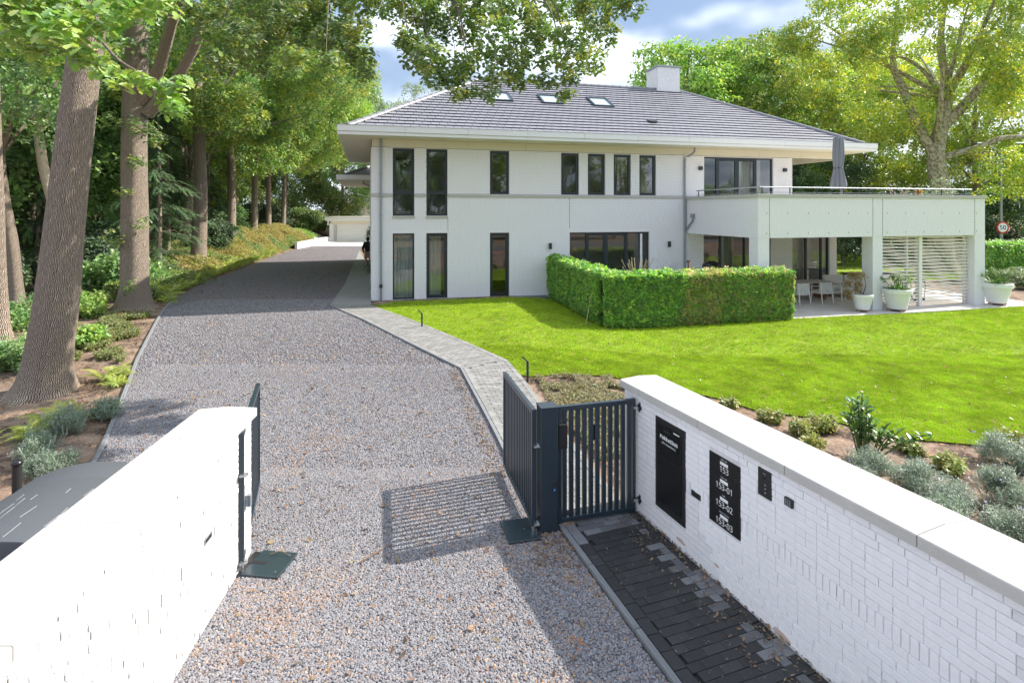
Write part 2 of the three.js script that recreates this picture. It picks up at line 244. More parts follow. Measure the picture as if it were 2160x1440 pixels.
sheet('back_lawn', [[17, 31], [27, 31], [60, 40.5], [60, 60], [18, 48]], MAT.grass, 0.01, 'strip of lawn behind the covered terrace', 3);
sheet('side_path', [[-6.6, 20.6], [-5.1, 20.5], [-5.45, 22], [-8.1, 32.6], [-9.2, 36], [-13.4, 50.0], [-10.0, 35.7], [-7.8, 26.5]], std({ map: paverMap, color: lin(0.30, 0.30, 0.29), roughness: 0.95 }), 0.02, 'grey paved path along the side of the house', 1.5);
sheet('road', [[-200, -5.5], [200, -5.5], [200, -13], [-200, -13]], MAT.road, 0.0, 'asphalt road outside the gate', 30);
sheet('cycle_lane', [[-200, -3.2], [200, -3.2], [200, -5.4], [-200, -5.4]], MAT.bikeLane, 0.0, 'red cycle lane outside the gate', 30);

// thin concrete edging between drive and bed, in lengths
{
  const e = thing('kerb_edging', 'thin grey concrete edging between the gravel drive and the planting bed', 'kerb');
  const pts = [[-5.15, 7.36], [-6.3, 8.34], [-6.47, 8.84], [-6.98, 9.83], [-7.91, 11.58], [-9.11, 13.81], [-10.4, 16.39], [-11.99, 19.54], [-13.47, 22.8]];
  for (let i = 0; i < pts.length - 1; i++) { const [x0, d0] = pts[i], [x1, d1] = pts[i + 1], L = Math.hypot(x1 - x0, d1 - d0), n = Math.max(1, Math.round(L / 1.0)); for (let k = 0; k < n; k++) { const t0 = k / n, t1 = (k + 1) / n, a = V(lerp(x0, x1, t0), 0, -lerp(d0, d1, t0)), b = V(lerp(x0, x1, t1), 0, -lerp(d0, d1, t1)); a.y = H(a.x, a.z); b.y = H(b.x, b.z); const m = part('edging_stone', rb(-0.035, -0.12, 0, 0.035, 0.045, a.distanceTo(b) - 0.006, 0.008), PAVE.kerb, e); m.position.copy(a); m.lookAt(b); } }
}

// ------------------------------------------------------------------ paving laid stone by stone
const paverGeo = {};
function paver(w, l, h = 0.06) { const k = w.toFixed(3) + '_' + l.toFixed(3); return paverGeo[k] ??= (() => { const g = rb(-w / 2, -h, -l / 2, w / 2, 0, l / 2, 0.005), u = g.attributes.uv, p = g.attributes.position; for (let i = 0; i < u.count; i++) u.setXY(i, p.getX(i), p.getZ(i)); return g; })(); }
const _up = V(0, 1, 0);
function groundQuat(x, z, ry) { const e = 0.3, n = V(H(x - e, z) - H(x + e, z), 2 * e, H(x, z - e) - H(x, z + e)).normalize(); return new THREE.Quaternion().setFromUnitVectors(_up, n).multiply(new THREE.Quaternion().setFromAxisAngle(_up, ry)); }
function layPavers(parent, list, max, lift) {
  const [near, rest] = split(list, max, (p) => V(p.x, 0, p.z));
  for (const p of near) { const m = part('paver', paver(p.w, p.l), p.mat, parent); m.position.set(p.x, H(p.x, p.z) + lift + p.dy, p.z); m.quaternion.copy(groundQuat(p.x, p.z, p.ry)); }
  const by = new Map(); for (const p of rest) { if (!by.has(p.mat)) by.set(p.mat, []); by.get(p.mat).push(p); }
  const all = [...by.entries()]; if (!all.length) return;
  const geos = [], mats = []; for (const [mat, ps] of all) { geos.push(mergeGeometries(ps.map((p) => plain(paver(p.w, p.l).clone()).applyMatrix4(new THREE.Matrix4().compose(V(p.x, H(p.x, p.z) + lift + p.dy, p.z), groundQuat(p.x, p.z, p.ry), V(1, 1, 1)))))); mats.push(mat); }
  const m = new THREE.Mesh(mergeGeometries(geos, true), mats); m.name = 'paving'; m.castShadow = m.receiveShadow = true; m.userData.kind = 'stuff'; parent.add(m);
}
// wall-side walkway in front of the pedestrian gate
const WD = V(-0.375, 0, -1).normalize();                         // along the garden wall, away from the viewer
const WRY = Math.atan2(-WD.x, -WD.z);                            // turn that maps -z to WD
{
  seed(5);
  const walk = thing('walkway', 'dark damp block paving beside the garden wall in front of the pedestrian gate', 'paving');
  const O = V(1.62, 0, -7.35), A = WD.clone().negate(), W = V(-A.z, 0, A.x).negate(); // A toward viewer, W toward the drive
  if (W.x > 0) W.negate();
  const list = [], P = (a, w) => O.clone().addScaledVector(A, a).addScaledVector(W, w);
  const width = (a) => 1.04 + 0.052 * a * 0.9;
  const bedPts = []; for (let a = -0.15; a <= 6; a += 0.5) bedPts.push([a, 0.02]);
  const back = []; for (let a = 6; a >= -0.15; a -= 0.5) back.push([a, width(a) + 0.01]);
  sheet('walkway_bedding', [...bedPts, ...back].map(([a, w]) => { const p = P(a, w); return [p.x, -p.z]; }), PAVE.bed, 0.006, 'dark sand bed under the walkway blocks');
  const ry = WRY;
  let row = 0;
  for (let a = -0.05; a < 5.8; a += 0.106, row++) {
    let w = 0.13 + (row % 2 ? 0.0 : -0.105); const end = width(a) - 0.135;
    for (; w < end; w += 0.211) {
      const w0 = Math.max(w, 0.13), w1 = Math.min(w + 0.207, end - 0.004); if (w1 - w0 < 0.05) continue;
      const p = P(a + 0.053, (w0 + w1) / 2), wc = (w0 + w1) / 2, dryEdge = 0.24 + 0.07 * noise(a * 2, 3.1) , gateDry = 0.22 + 0.1 * noise(wc * 3, 1.2);
      const dry = (wc < dryEdge && wc > 0.08 && rnd() < 0.6) || a < gateDry;
      list.push({ x: p.x, z: p.z, w: Math.round((w1 - w0) * 100) / 100, l: 0.100, ry, mat: pick(dry ? PAVE.dry : PAVE.wet), dy: R(-0.002, 0.003) });
    }
  }
  for (let a = 0; a < 5.8; a += 0.211) {                          // border stones along the kerb and the wall
    const p = P(a + 0.1, width(a) - 0.068); list.push({ x: p.x, z: p.z, w: 0.126, l: 0.203, ry: ry - 0.047, mat: pick(a < 0.3 ? PAVE.dry : PAVE.wet), dy: R(-0.002, 0.003) });
    const q = P(a + 0.1, 0.07); list.push({ x: q.x, z: q.z, w: 0.112, l: 0.203, ry, mat: pick(rnd() < 0.15 ? PAVE.dry : PAVE.wet), dy: R(-0.004, 0.002) });
  }
  layPavers(walk, list, 300, 0.03);
  const kerb = thing('walkway_kerb', 'light grey kerb stones between the gravel and the dark walkway', 'kerb');
  for (let a = -0.2; a < 5.8; a += 1.0) { const p0 = P(a, width(a) + 0.035), p1 = P(Math.min(a + 0.994, 5.8), width(a + 1) + 0.035); p0.y = p1.y = 0; const m = part('kerb_stone', rb(-0.03, -0.1, 0, 0.03, 0.045, p0.distanceTo(p1) - 0.004, 0.006), PAVE.kerb, kerb); m.position.copy(p0); m.lookAt(p1); }
}
// garden path from the pedestrian gate towards the house
{
  seed(6);
  const path = thing('garden_path', 'pale grey block paved path from the pedestrian gate towards the house corner', 'path');
  sheet('path_bedding', [...PATHL, ...[...PATHR].reverse()], PAVE.bed, 0.006, 'dark sand bed under the garden path blocks');
  const list = [];
  const shrink = (poly, c) => poly;
  const k = 5, polyA = [...PATHL.slice(0, k + 1), ...PATHR.slice(0, 7).reverse()], polyB = [...PATHL.slice(k), ...PATHR.slice(6).reverse()];
  for (const [poly, a0, a1] of [[polyA, [0.95, 7.3], [-0.6, 13.3]], [polyB, [-0.7, 13.4], [-5.8, 20.55]]]) {
    const A = V(a1[0] - a0[0], 0, -(a1[1] - a0[1])), L = A.length(); A.normalize(); const W = V(-A.z, 0, A.x), ry = Math.atan2(-A.x, -A.z); let row = 0;
    for (let a = -1.2; a < L + 1.2; a += 0.106, row++) for (let w = -1.2 + (row % 2) * 0.105; w < 1.2; w += 0.211) {
      const x = a0[0] + A.x * a + W.x * w, z = -a0[1] + A.z * a + W.z * w;
      const ok = [[-0.11, 0], [0.11, 0], [0, 0.05], [0, -0.05]].every(([q, r]) => inPoly(x + W.x * q + A.x * r, -(z + W.z * q + A.z * r), poly));
      if (ok) list.push({ x, z, w: 0.207, l: 0.101, ry, mat: pick(PAVE.path), dy: R(-0.003, 0.003) });
      else for (const k of [-1, 1]) { const hx = x + W.x * k * 0.0525, hz = z + W.z * k * 0.0525; if (inPoly(hx, -hz, poly) && inPoly(hx + W.x * k * 0.02, -(hz + W.z * k * 0.02), poly)) list.push({ x: hx, z: hz, w: 0.1, l: 0.101, ry, mat: pick(PAVE.path), dy: R(-0.006, -0.003) }); }
    }
  }
  for (const line of [PATHL, PATHR]) for (let i = 0; i < line.length - 1; i++) { const [x0, d0] = line[i], [x1, d1] = line[i + 1], L = Math.hypot(x1 - x0, d1 - d0), n = Math.max(1, Math.round(L / 0.21)), ry = Math.atan2(-(x1 - x0), d1 - d0), sgn = line === PATHL ? 1 : -1; const nx = (d1 - d0) / L * 0.055 * sgn, nd = -(x1 - x0) / L * 0.055 * sgn; for (let q = 0; q < n; q++) { const t = (q + 0.5) / n; list.push({ x: lerp(x0, x1, t) + nx, z: -(lerp(d0, d1, t) + nd), w: 0.105, l: Math.round((L / n - 0.004) * 50) / 50, ry, mat: pick(PAVE.path), dy: R(0.001, 0.006) }); } }
  layPavers(path, list, 300, 0.03);
  const ed = thing('path_kerb', 'pale concrete edging along the drive side of the garden path', 'kerb');
  for (let i = 0; i < PATHL.length - 1; i++) { const [x0, d0] = PATHL[i], [x1, d1] = PATHL[i + 1], a = V(x0 - 0.05, 0, -d0), b = V(x1 - 0.05, 0, -d1); a.y = H(a.x, a.z); b.y = H(b.x, b.z); const m = part('kerb_stone', rb(-0.03, -0.1, 0, 0.03, 0.055, a.distanceTo(b) - 0.005, 0.006), PAVE.kerb, ed); m.position.copy(a); m.lookAt(b); }
}

// ------------------------------------------------------------------ painted brick
const brickGeo = {};
function brickBox(w, h) { const k = w.toFixed(3) + '_' + h.toFixed(3); return brickGeo[k] ??= (() => { const g = rb(-w / 2, -h / 2, -0.03, w / 2, h / 2, 0.005, 0.004), u = g.attributes.uv, p = g.attributes.position; for (let i = 0; i < u.count; i++) u.setXY(i, p.getX(i) + k.length * 0.37, p.getY(i)); return g; })(); }
// courses of a wild bond on a face from (0,0) to (len,ht); holes are [x0,x1,y0,y1]; soldiers are [x0,x1,y0,y1] filled with upright bricks
function bond(len, ht, { holes = [], soldiers = [], course = 0.0655, x0 = 0, y0 = 0, joint = 0.007 } = {}) {
  const out = []; const n = Math.round(ht / course), ch = ht / n;
  soldiers = soldiers.map(([p, q, r, s]) => { const sn = (y) => y0 + Math.round((y - y0) / ch) * ch; let a = sn(r), b = sn(s); for (const h of holes) if (h[0] < q && h[1] > p && Math.abs(h[3] - a) < 0.07) a = h[3]; return [p, q, a, b]; });
  const blocked = (a, b, c, d) => [...holes, ...soldiers].some(([p, q, r, s]) => a < q - 0.002 && b > p + 0.002 && c < s - 0.01 && d > r + 0.01);
  for (let i = 0; i < n; i++) {
    const yb = y0 + i * ch, yt = yb + ch; let x = x0 - R(0, 0.2);
    const cuts = [...holes, ...soldiers].filter(([p, q, r, s]) => yb < s - 0.01 && yt > r + 0.01).flatMap(([p, q]) => [p, q]);
    while (x < x0 + len) {
      let e = x + (rnd() < 0.28 ? 0.11 : 0.22); const cut = cuts.filter((q) => q > x + 0.015 && q < e + 0.03).sort((a, b) => a - b)[0]; if (cut !== undefined) e = cut;
      if (e > x0 + len - 0.03) e = x0 + len;
      const a = Math.max(x, x0), b = e; if (b - a > 0.03 && !blocked(a, b, yb, yt)) out.push({ x: (a + b) / 2, y: (yb + yt) / 2, w: Math.round((b - a - joint) * 200) / 200, h: Math.round((ch - joint) * 2000) / 2000, dz: R(-0.0025, 0.0025) });
      x = e;
    }
  }
  for (const [p, q, r, s] of soldiers) { const m = Math.round((q - p) / 0.0655), w = (q - p) / m; for (let i = 0; i < m; i++) out.push({ x: p + (i + 0.5) * w, y: (r + s) / 2, w: Math.round((w - joint) * 500) / 500, h: Math.round((s - r - joint) * 500) / 500, dz: R(-0.002, 0.003) }); }
  return out;
}
const unitBrick = (() => { const g = rb(-0.5, -0.5, -0.5, 0.5, 0.5, 0.5, 0.02); return g; })();
// a brick face: frame is a Matrix4 that maps (x right, y up, z out) to the parent's axes
function brickFace(parent, frame, bricks, max, name = 'brickwork') {
  let rest = bricks;
  if (max) {
    parent.updateMatrixWorld(true); const W = parent.matrixWorld.clone().multiply(frame); let near;
    [near, rest] = split(bricks, max, (b) => V(b.x, b.y, 0).applyMatrix4(W));
    const q = new THREE.Quaternion().setFromRotationMatrix(frame);
    for (const b of near) { const m = part('brick', brickBox(b.w, b.h), MAT.paint, parent); m.position.copy(V(b.x, b.y, b.dz).applyMatrix4(frame)); m.quaternion.copy(q); }
  }
  if (!rest.length) return;
  stuff(name, unitBrick, MAT.paint, rest.map((b) => ({ m: frame.clone().multiply(M4(b.x, b.y, b.dz * 0.7 - 0.009, 0, 0, 0, b.w, b.h, 0.026)) })), parent, false);
}
// coping stone with a shallow ridge, length l along z
function copingGeo(w, l, h, ridge) { const s = new THREE.Shape(); s.moveTo(-w / 2, 0); s.lineTo(w / 2, 0); s.lineTo(w / 2, h - 0.006); s.lineTo(w / 2 - 0.006, h); s.lineTo(0, h + ridge); s.lineTo(-w / 2 + 0.006, h); s.lineTo(-w / 2, h - 0.006); s.closePath(); const g = new THREE.ExtrudeGeometry(s, { depth: l - 0.012, bevelEnabled: true, bevelThickness: 0.003, bevelSize: 0.003, bevelSegments: 1 }); g.translate(0, 0, 0.006); return g; }

// right garden wall: local +x runs towards the viewer, +z out of the visible face
const RW = thing('garden_wall', 'white painted brick garden wall with parcel box, house number plate and pale stone coping', 'wall', [1.62, 0, -7.35], 0);
{
  seed(11);
  const A = WD.clone().negate(); RW.rotation.y = Math.atan2(-A.z, A.x); // local x = toward the viewer
  const L = 6.6, x0 = -0.3;
  part('core', bx(x0, -0.2, -0.5, L, 1.535, -0.003), MAT.mortar, RW);
  const face = bond(L - x0, 1.535, { x0, y0: 0, holes: [[0.41, 0.985, 0.31, 1.41], [1.385, 1.84, 0.63, 1.36]], soldiers: [[x0, 0.38, 0.72, 0.85], [1.0, 1.36, 0.72, 0.85], [1.86, L, 0.72, 0.85]] });
  brickFace(RW, new THREE.Matrix4(), face, 300);
  part('open_joints', face.filter(() => rnd() < 0.08).map((b) => bx(b.x + b.w / 2 + 0.001, b.y - b.h * R(0.1, 0.45), -0.02, b.x + b.w / 2 + R(0.004, 0.007), b.y + b.h * R(0.1, 0.45), 0.001)), MAT.joint, RW).userData.kind = 'stuff';
  for (const [x, y, w, h] of [[0.9, 0.13, 0.14, 0.05], [2.35, 0.07, 0.2, 0.05], [1.5, 0.2, 0.07, 0.03]]) { const s = new THREE.Shape(); for (let i = 0; i < 14; i++) { const a = i / 14 * 6.283, r = 0.5 + 0.22 * noise(Math.cos(a) * 2 + x * 9, Math.sin(a) * 2); const p = [x + Math.cos(a) * r * w, y + Math.sin(a) * r * h]; i ? s.lineTo(...p) : s.moveTo(...p); } s.closePath(); part('worn_patch', new THREE.ExtrudeGeometry(s, { depth: 0.004, bevelEnabled: false }).translate(0, 0, 0.0045), std({ color: lin(0.52, 0.40, 0.36), roughness: 1 }), RW).userData.label = 'worn paint showing pinkish brick'; }
  const endF = new THREE.Matrix4().makeBasis(V(0, 0, 1), V(0, 1, 0), V(-1, 0, 0)).setPosition(x0, 0, -0.5);
  brickFace(RW, endF, bond(0.5, 1.535), 0, 'end_brickwork');
  let a = -0.36; for (const b of [0.1, 1.24, 2.42, 3.58, 4.75, 5.9, 6.65]) { const m = part('coping_stone', copingGeo(0.585, b - a, 0.085, 0.022), MAT.coping, RW); m.position.set(a, 1.545, -0.25); m.rotation.y = Math.PI / 2; if (b < 6.6) part('coping_joint', bx(b - 0.006, 1.55, -0.54, b + 0.006, 1.625, 0.036), MAT.joint, RW); a = b; }
}
// left garden wall: visible face looks towards the drive
const LW = thing('garden_wall', 'sunlit white painted brick wall at the left of the drive entrance', 'wall', [-2.985, 0, -6.5], 0);
{
  seed(12);
  // local x runs away from the viewer so that +z looks to the right
  const A = V(-0.095, 0, -1).normalize(); LW.rotation.y = Math.atan2(-A.z, A.x);
  const L = 5.6; // wall from local x=-L (near) to 0 (far)
  part('core', bx(-L, -0.2, -0.56, -0.02, 1.535, -0.02), MAT.mortar, LW);
  const lb = bond(L, 1.535, { joint: 0.011, x0: -L, holes: [[-1.22, -1.06, 0.79, 0.84]], soldiers: [[-L, -0.2, 0.72, 0.85]] }); brickFace(LW, new THREE.Matrix4(), lb, 300);
  part('open_joints', lb.filter(() => rnd() < 0.3).map((b) => bx(b.x + b.w / 2 - 0.003, b.y - b.h * R(0.2, 0.48), -0.02, b.x + b.w / 2 + R(0.006, 0.01), b.y + b.h * R(0.2, 0.48), 0.0085)), MAT.joint, LW).userData.kind = 'stuff';
  brickFace(LW, new THREE.Matrix4().makeBasis(V(0, 0, -1), V(0, 1, 0), V(1, 0, 0)).setPosition(0, 0, 0), bond(0.56, 1.535), 0, 'end_brickwork');
  let a = -L - 0.05; for (const b of [-4.75, -3.55, -2.37, -1.18, 0.07]) { const m = part('coping_stone', copingGeo(0.64, b - a, 0.085, 0.022), MAT.coping, LW); m.position.set(a, 1.545, -0.28); m.rotation.y = Math.PI / 2; if (b < 0) part('coping_joint', bx(b - 0.006, 1.55, -0.597, b + 0.006, 1.625, 0.036), MAT.joint, LW); a = b; }
  part('wall_light', [rb(-1.225, 0.785, -0.02, -1.055, 0.845, 0.012, 0.004)], MAT.zinc, LW); part('light_recess', bx(-1.2, 0.80, 0.012, -1.075, 0.828, 0.0135), MAT.black, LW);
}
// ------------------------------------------------------------------ what is fixed to the right wall
function canvasTex(w, h, draw) { const c = document.createElement('canvas'); c.width = w; c.height = h; const x = c.getContext('2d'); draw(x, w, h); const t = new THREE.CanvasTexture(c); t.colorSpace = THREE.SRGBColorSpace; return t; }
function onWall(o) { o.position.copy(RW.position); o.rotation.copy(RW.rotation); return o; }
{
  const g = onWall(thing('parcel_box', 'tall black parcel box flap marked Pakketbus set in the white garden wall', 'parcel box'));
  part('surround', rb(0.412, 0.312, -0.02, 0.984, 1.408, 0.014, 0.012, 2), MAT.black, g);
  part('lower_door', rb(0.462, 0.40, 0.0, 0.93, 0.985, 0.024, 0.006), MAT.blackGloss, g);
  const up = part('flap', rb(0.462, 0.992, 0.0, 0.93, 1.345, 0.024, 0.006), MAT.blackGloss, g);
  part('flap_recess', rb(0.60, 1.268, 0.022, 0.73, 1.30, 0.026, 0.002), MAT.rubber, g);
  const t = canvasTex(512, 256, (x, w, h) => { x.fillStyle = '#101113'; x.fillRect(0, 0, w, h); x.fillStyle = '#f4f4f4'; x.textAlign = 'center'; x.font = 'bold 112px sans-serif'; x.fillText('Pakketbus', w / 2, 112, 490); x.font = '62px sans-serif'; x.fillText('alle bewoners', w / 2, 200, 380); });
  const p = part('lettering', new THREE.PlaneGeometry(0.36, 0.15), std({ map: t, roughness: 0.4 }), g); p.position.set(0.70, 1.17, 0.0262);
  part('name_tag', rb(0.79, 1.315, 0.022, 0.90, 1.328, 0.027, 0.002), MAT.white, g);
}
{
  const g = onWall(thing('number_plate', 'black house number plate reading 153 to 153-03 on the white wall', 'number plate'));
  const rows = [['Fam. van', '153'], ['Fam. van', '153-01'], ['Fam.', '153-02'], ["Art in 't Groen", '153-03']];
  const hgt = 0.73 / 4;
  rows.forEach(([a, b], i) => {
    const y1 = 1.36 - i * hgt, y0 = y1 - hgt + 0.004; const pl = part('plate', rb(1.386, y0, -0.02, 1.838, y1, 0.008, 0.003), MAT.black, g);
    const t = canvasTex(512, 200, (x, w, h) => { x.fillStyle = '#131417'; x.fillRect(0, 0, w, h); x.fillStyle = '#f4f4f4'; x.textAlign = 'center'; x.font = '26px sans-serif'; x.fillText(a, w / 2, 30); x.font = '96px sans-serif'; x.fillText(b, w / 2, 172); });
    const p = part('numerals', new THREE.PlaneGeometry(0.44, 0.172), std({ map: t, roughness: 0.45 }), pl); p.position.set(1.612, (y0 + y1) / 2, 0.0092);
    part('letter_slot_label', rb(1.555, y1 - 0.078, 0.008, 1.67, y1 - 0.045, 0.0125, 0.002), MAT.white, pl);
  });
}
{
  const g = onWall(thing('wall_light', 'small black recessed step light between the parcel box and the number plate', 'light'));
  part('housing', rb(1.09, 0.745, -0.02, 1.25, 0.81, 0.012, 0.006), MAT.black, g); part('lens', rb(1.11, 0.765, 0.008, 1.23, 0.79, 0.0135, 0.002), MAT.rubber, g);
  const k = onWall(thing('door_intercom', 'black intercom panel with camera and push buttons on the white wall', 'intercom'));
  part('panel', rb(2.078, 1.22, -0.01, 2.238, 1.48, 0.016, 0.004), MAT.black, k);
  const lens = part('camera_lens', new THREE.SphereGeometry(0.022, 16, 10), MAT.blackGloss, k); lens.position.set(2.158, 1.415, 0.014); lens.scale.z = 0.5;
  part('camera_hood', rb(2.14, 1.438, 0.014, 2.176, 1.443, 0.02, 0.001), MAT.steel, k);
  for (const y of [1.34, 1.305, 1.268]) { const b = part('button', cyl(0.008, 0.008, 0.006, 0, 0, 0, 12), MAT.steel, k); b.position.set(2.172, y, 0.014); b.rotation.x = Math.PI / 2; }
  const n = onWall(thing('keypad', 'small black numeric keypad box on the white wall beside the intercom', 'keypad'));
  part('case', rb(2.40, 1.275, 0, 2.49, 1.35, 0.03, 0.006), MAT.black, n);
  for (let i = 0; i < 3; i++) for (let j = 0; j < 4; j++) part('key', rb(2.412 + i * 0.024, 1.286 + j * 0.0145, 0.028, 2.428 + i * 0.024, 1.295 + j * 0.0145, 0.033, 0.0015), MAT.zinc, n);
}
// ------------------------------------------------------------------ gates
function bracketGeo() { const g = []; const s = new THREE.Shape(); for (let i = 0; i < 12; i++) { const a = i / 12 * Math.PI * 2, r = [0.055, 0.03, 0.05][i % 3]; const p = [Math.cos(a) * r * 0.8, Math.sin(a) * r * 1.2]; i ? s.lineTo(...p) : s.moveTo(...p); } s.closePath(); return new THREE.ExtrudeGeometry(s, { depth: 0.008, bevelEnabled: false }); }
function gateLeaf(g, len, y0, y1, bars, barW, barD, stile = 0.06) {            // leaf along local x from 0 to len
  part('stile', rb(0, y0, -0.03, stile, y1, 0.03, 0.004), MAT.gate, g); part('stile', rb(len - 0.04, y0, -0.025, len, y1, 0.025, 0.004), MAT.gate, g);
  part('top_rail', rb(stile, y1 - 0.06, -0.028, len - 0.04, y1 - 0.002, 0.028, 0.004), MAT.gate, g); part('bottom_rail', rb(stile, y0 + 0.002, -0.028, len - 0.04, y0 + 0.06, 0.028, 0.004), MAT.gate, g);
  const a = stile, b = len - 0.04, st = (b - a) / bars;
  for (let i = 0; i < bars; i++) part('bar', bx(a + (i + 0.5) * st - barW / 2, y0 + 0.058, -barD / 2, a + (i + 0.5) * st + barW / 2, y1 - 0.058, barD / 2), MAT.gate, g);
}
{
  // pedestrian gate
  const a = V(0.56, 0, -7.03), b = V(1.585, 0, -7.33), g = thing('pedestrian_gate', 'dark blue grey steel pedestrian gate with upright bars beside the white wall', 'gate', [a.x, 0, a.z], Math.atan2(-(b.z - a.z), b.x - a.x));
  gateLeaf(g, a.distanceTo(b), 0.05, 1.49, 11, 0.055, 0.03, 0.05);
  part('lock_box', rb(0.0, 0.98, 0.028, 0.11, 1.28, 0.07, 0.006), MAT.black, g);
  part('handle_plate', rb(0.50, 1.0, -0.05, 0.53, 1.2, -0.03, 0.004), MAT.black, g);
  for (const y of [0.2, 1.38]) { const h = part('hinge', [cyl(0.014, 0.014, 0.07, 0, 0, 0, 10).rotateZ(-Math.PI / 2)], MAT.black, g); h.position.set(a.distanceTo(b) - 0.01, y, 0.01); const br = onWall(thing('hinge_bracket', y < 1 ? 'lower dark star shaped hinge bracket on the white wall' : 'upper dark star shaped hinge bracket on the white wall', 'bracket')); part('bracket_plate', bracketGeo().translate(0.07, y + 0.01, 0.009), MAT.frame, br); part('bracket_pin', cyl(0.016, 0.016, 0.06, 0, 0, 0, 10).rotateX(Math.PI / 2).translate(0.07, y + 0.01, 0.04), MAT.steel, br); }
  // square gate post
  const p = thing('gate_post', 'square dark blue grey steel gate post between the drive gate and pedestrian gate', 'post', [0.43, 0, -6.98], 0.22);
  part('shaft', rb(-0.105, -0.1, -0.105, 0.105, 1.51, 0.105, 0.006), MAT.gate, p); part('cap', rb(-0.109, 1.505, -0.109, 0.109, 1.525, 0.109, 0.004), MAT.gate, p);
  const ph = part('photocell', rb(0.04, 0.5, 0.103, 0.08, 0.64, 0.125, 0.012, 2), MAT.black, p); part('photocell_lens', rb(0.048, 0.515, 0.122, 0.072, 0.545, 0.128, 0.003), std({ color: lin(0.05, 0.22, 0.5), roughness: 0.2 }), ph);
  // drive gate leaves, both folded open
  for (const [hx, hd, ex, ed, label] of [[0.27, 6.88, -0.11, 8.5, 'right leaf of the drive gate standing open beside the square post'], [-2.92, 6.12, -3.55, 7.95, 'left leaf of the drive gate folded open against the white wall']]) {
    const A = V(hx, 0, -hd), B = V(ex, 0, -ed), q = thing('drive_gate_leaf', 'dark blue grey steel ' + label, 'gate', [hx, 0, -hd], Math.atan2(-(B.z - A.z), B.x - A.x));
    const L = A.distanceTo(B); gateLeaf(q, L, 0.09, 1.5, 17, 0.045, 0.025, 0.06);
    for (const y of [0.11, 1.05]) part('hinge', [cyl(0.022, 0.022, 0.03, 0.0, y, 0.05, 12), rb(-0.05, y, -0.01, 0.05, y + 0.02, 0.06, 0.004)], MAT.steel, q);
    part('pivot', cyl(0.025, 0.03, 0.09, 0.03, 0.0, 0, 14), MAT.steel, q);
  }
  const plateM = phy({ color: lin(0.035, 0.055, 0.066), roughness: 0.3, metalness: 0.3, clearcoat: 0.3 });
  const pr = thing('motor_cover', 'steel gate motor cover plate in the gravel by the square post', 'cover plate', [0.1, 0.01, -6.92], 0.25); part('plate', rb(-0.2, -0.05, -0.24, 0.2, 0.022, 0.24, 0.008), plateM, pr); part('lip', rb(-0.2, 0.0, 0.236, 0.2, 0.012, 0.25, 0.003), MAT.black, pr);
  const pl = thing('motor_cover', 'steel gate motor cover plate in the gravel under the left white wall', 'cover plate', [-2.72, 0.01, -6.26], -0.12); part('plate', rb(-0.15, -0.05, -0.22, 0.27, 0.024, 0.22, 0.008), plateM, pl); part('slot', rb(-0.15, 0.02, -0.02, 0.02, 0.027, 0.03, 0.002), MAT.rubber, pl); part('tray', rb(-0.24, -0.03, -0.2, -0.15, 0.012, 0.24, 0.004), MAT.black, pl); for (const [x, z] of [[0.2, 0.14], [0.2, -0.16]]) part('bolt', cyl(0.008, 0.008, 0.006, x, 0.022, z, 8), MAT.steel, pl);
  const cell = thing('photocell', 'small grey gate photocell box on the end of the left white wall', 'sensor', [-2.955, 0.62, -6.33], 0.1); part('case', rb(0, 0, -0.03, 0.05, 0.13, 0.03, 0.008, 2), MAT.zinc, cell); part('lens', rb(0.03, 0.02, 0.026, 0.046, 0.05, 0.033, 0.004), std({ color: lin(0.05, 0.22, 0.5), roughness: 0.2 }), cell);
}
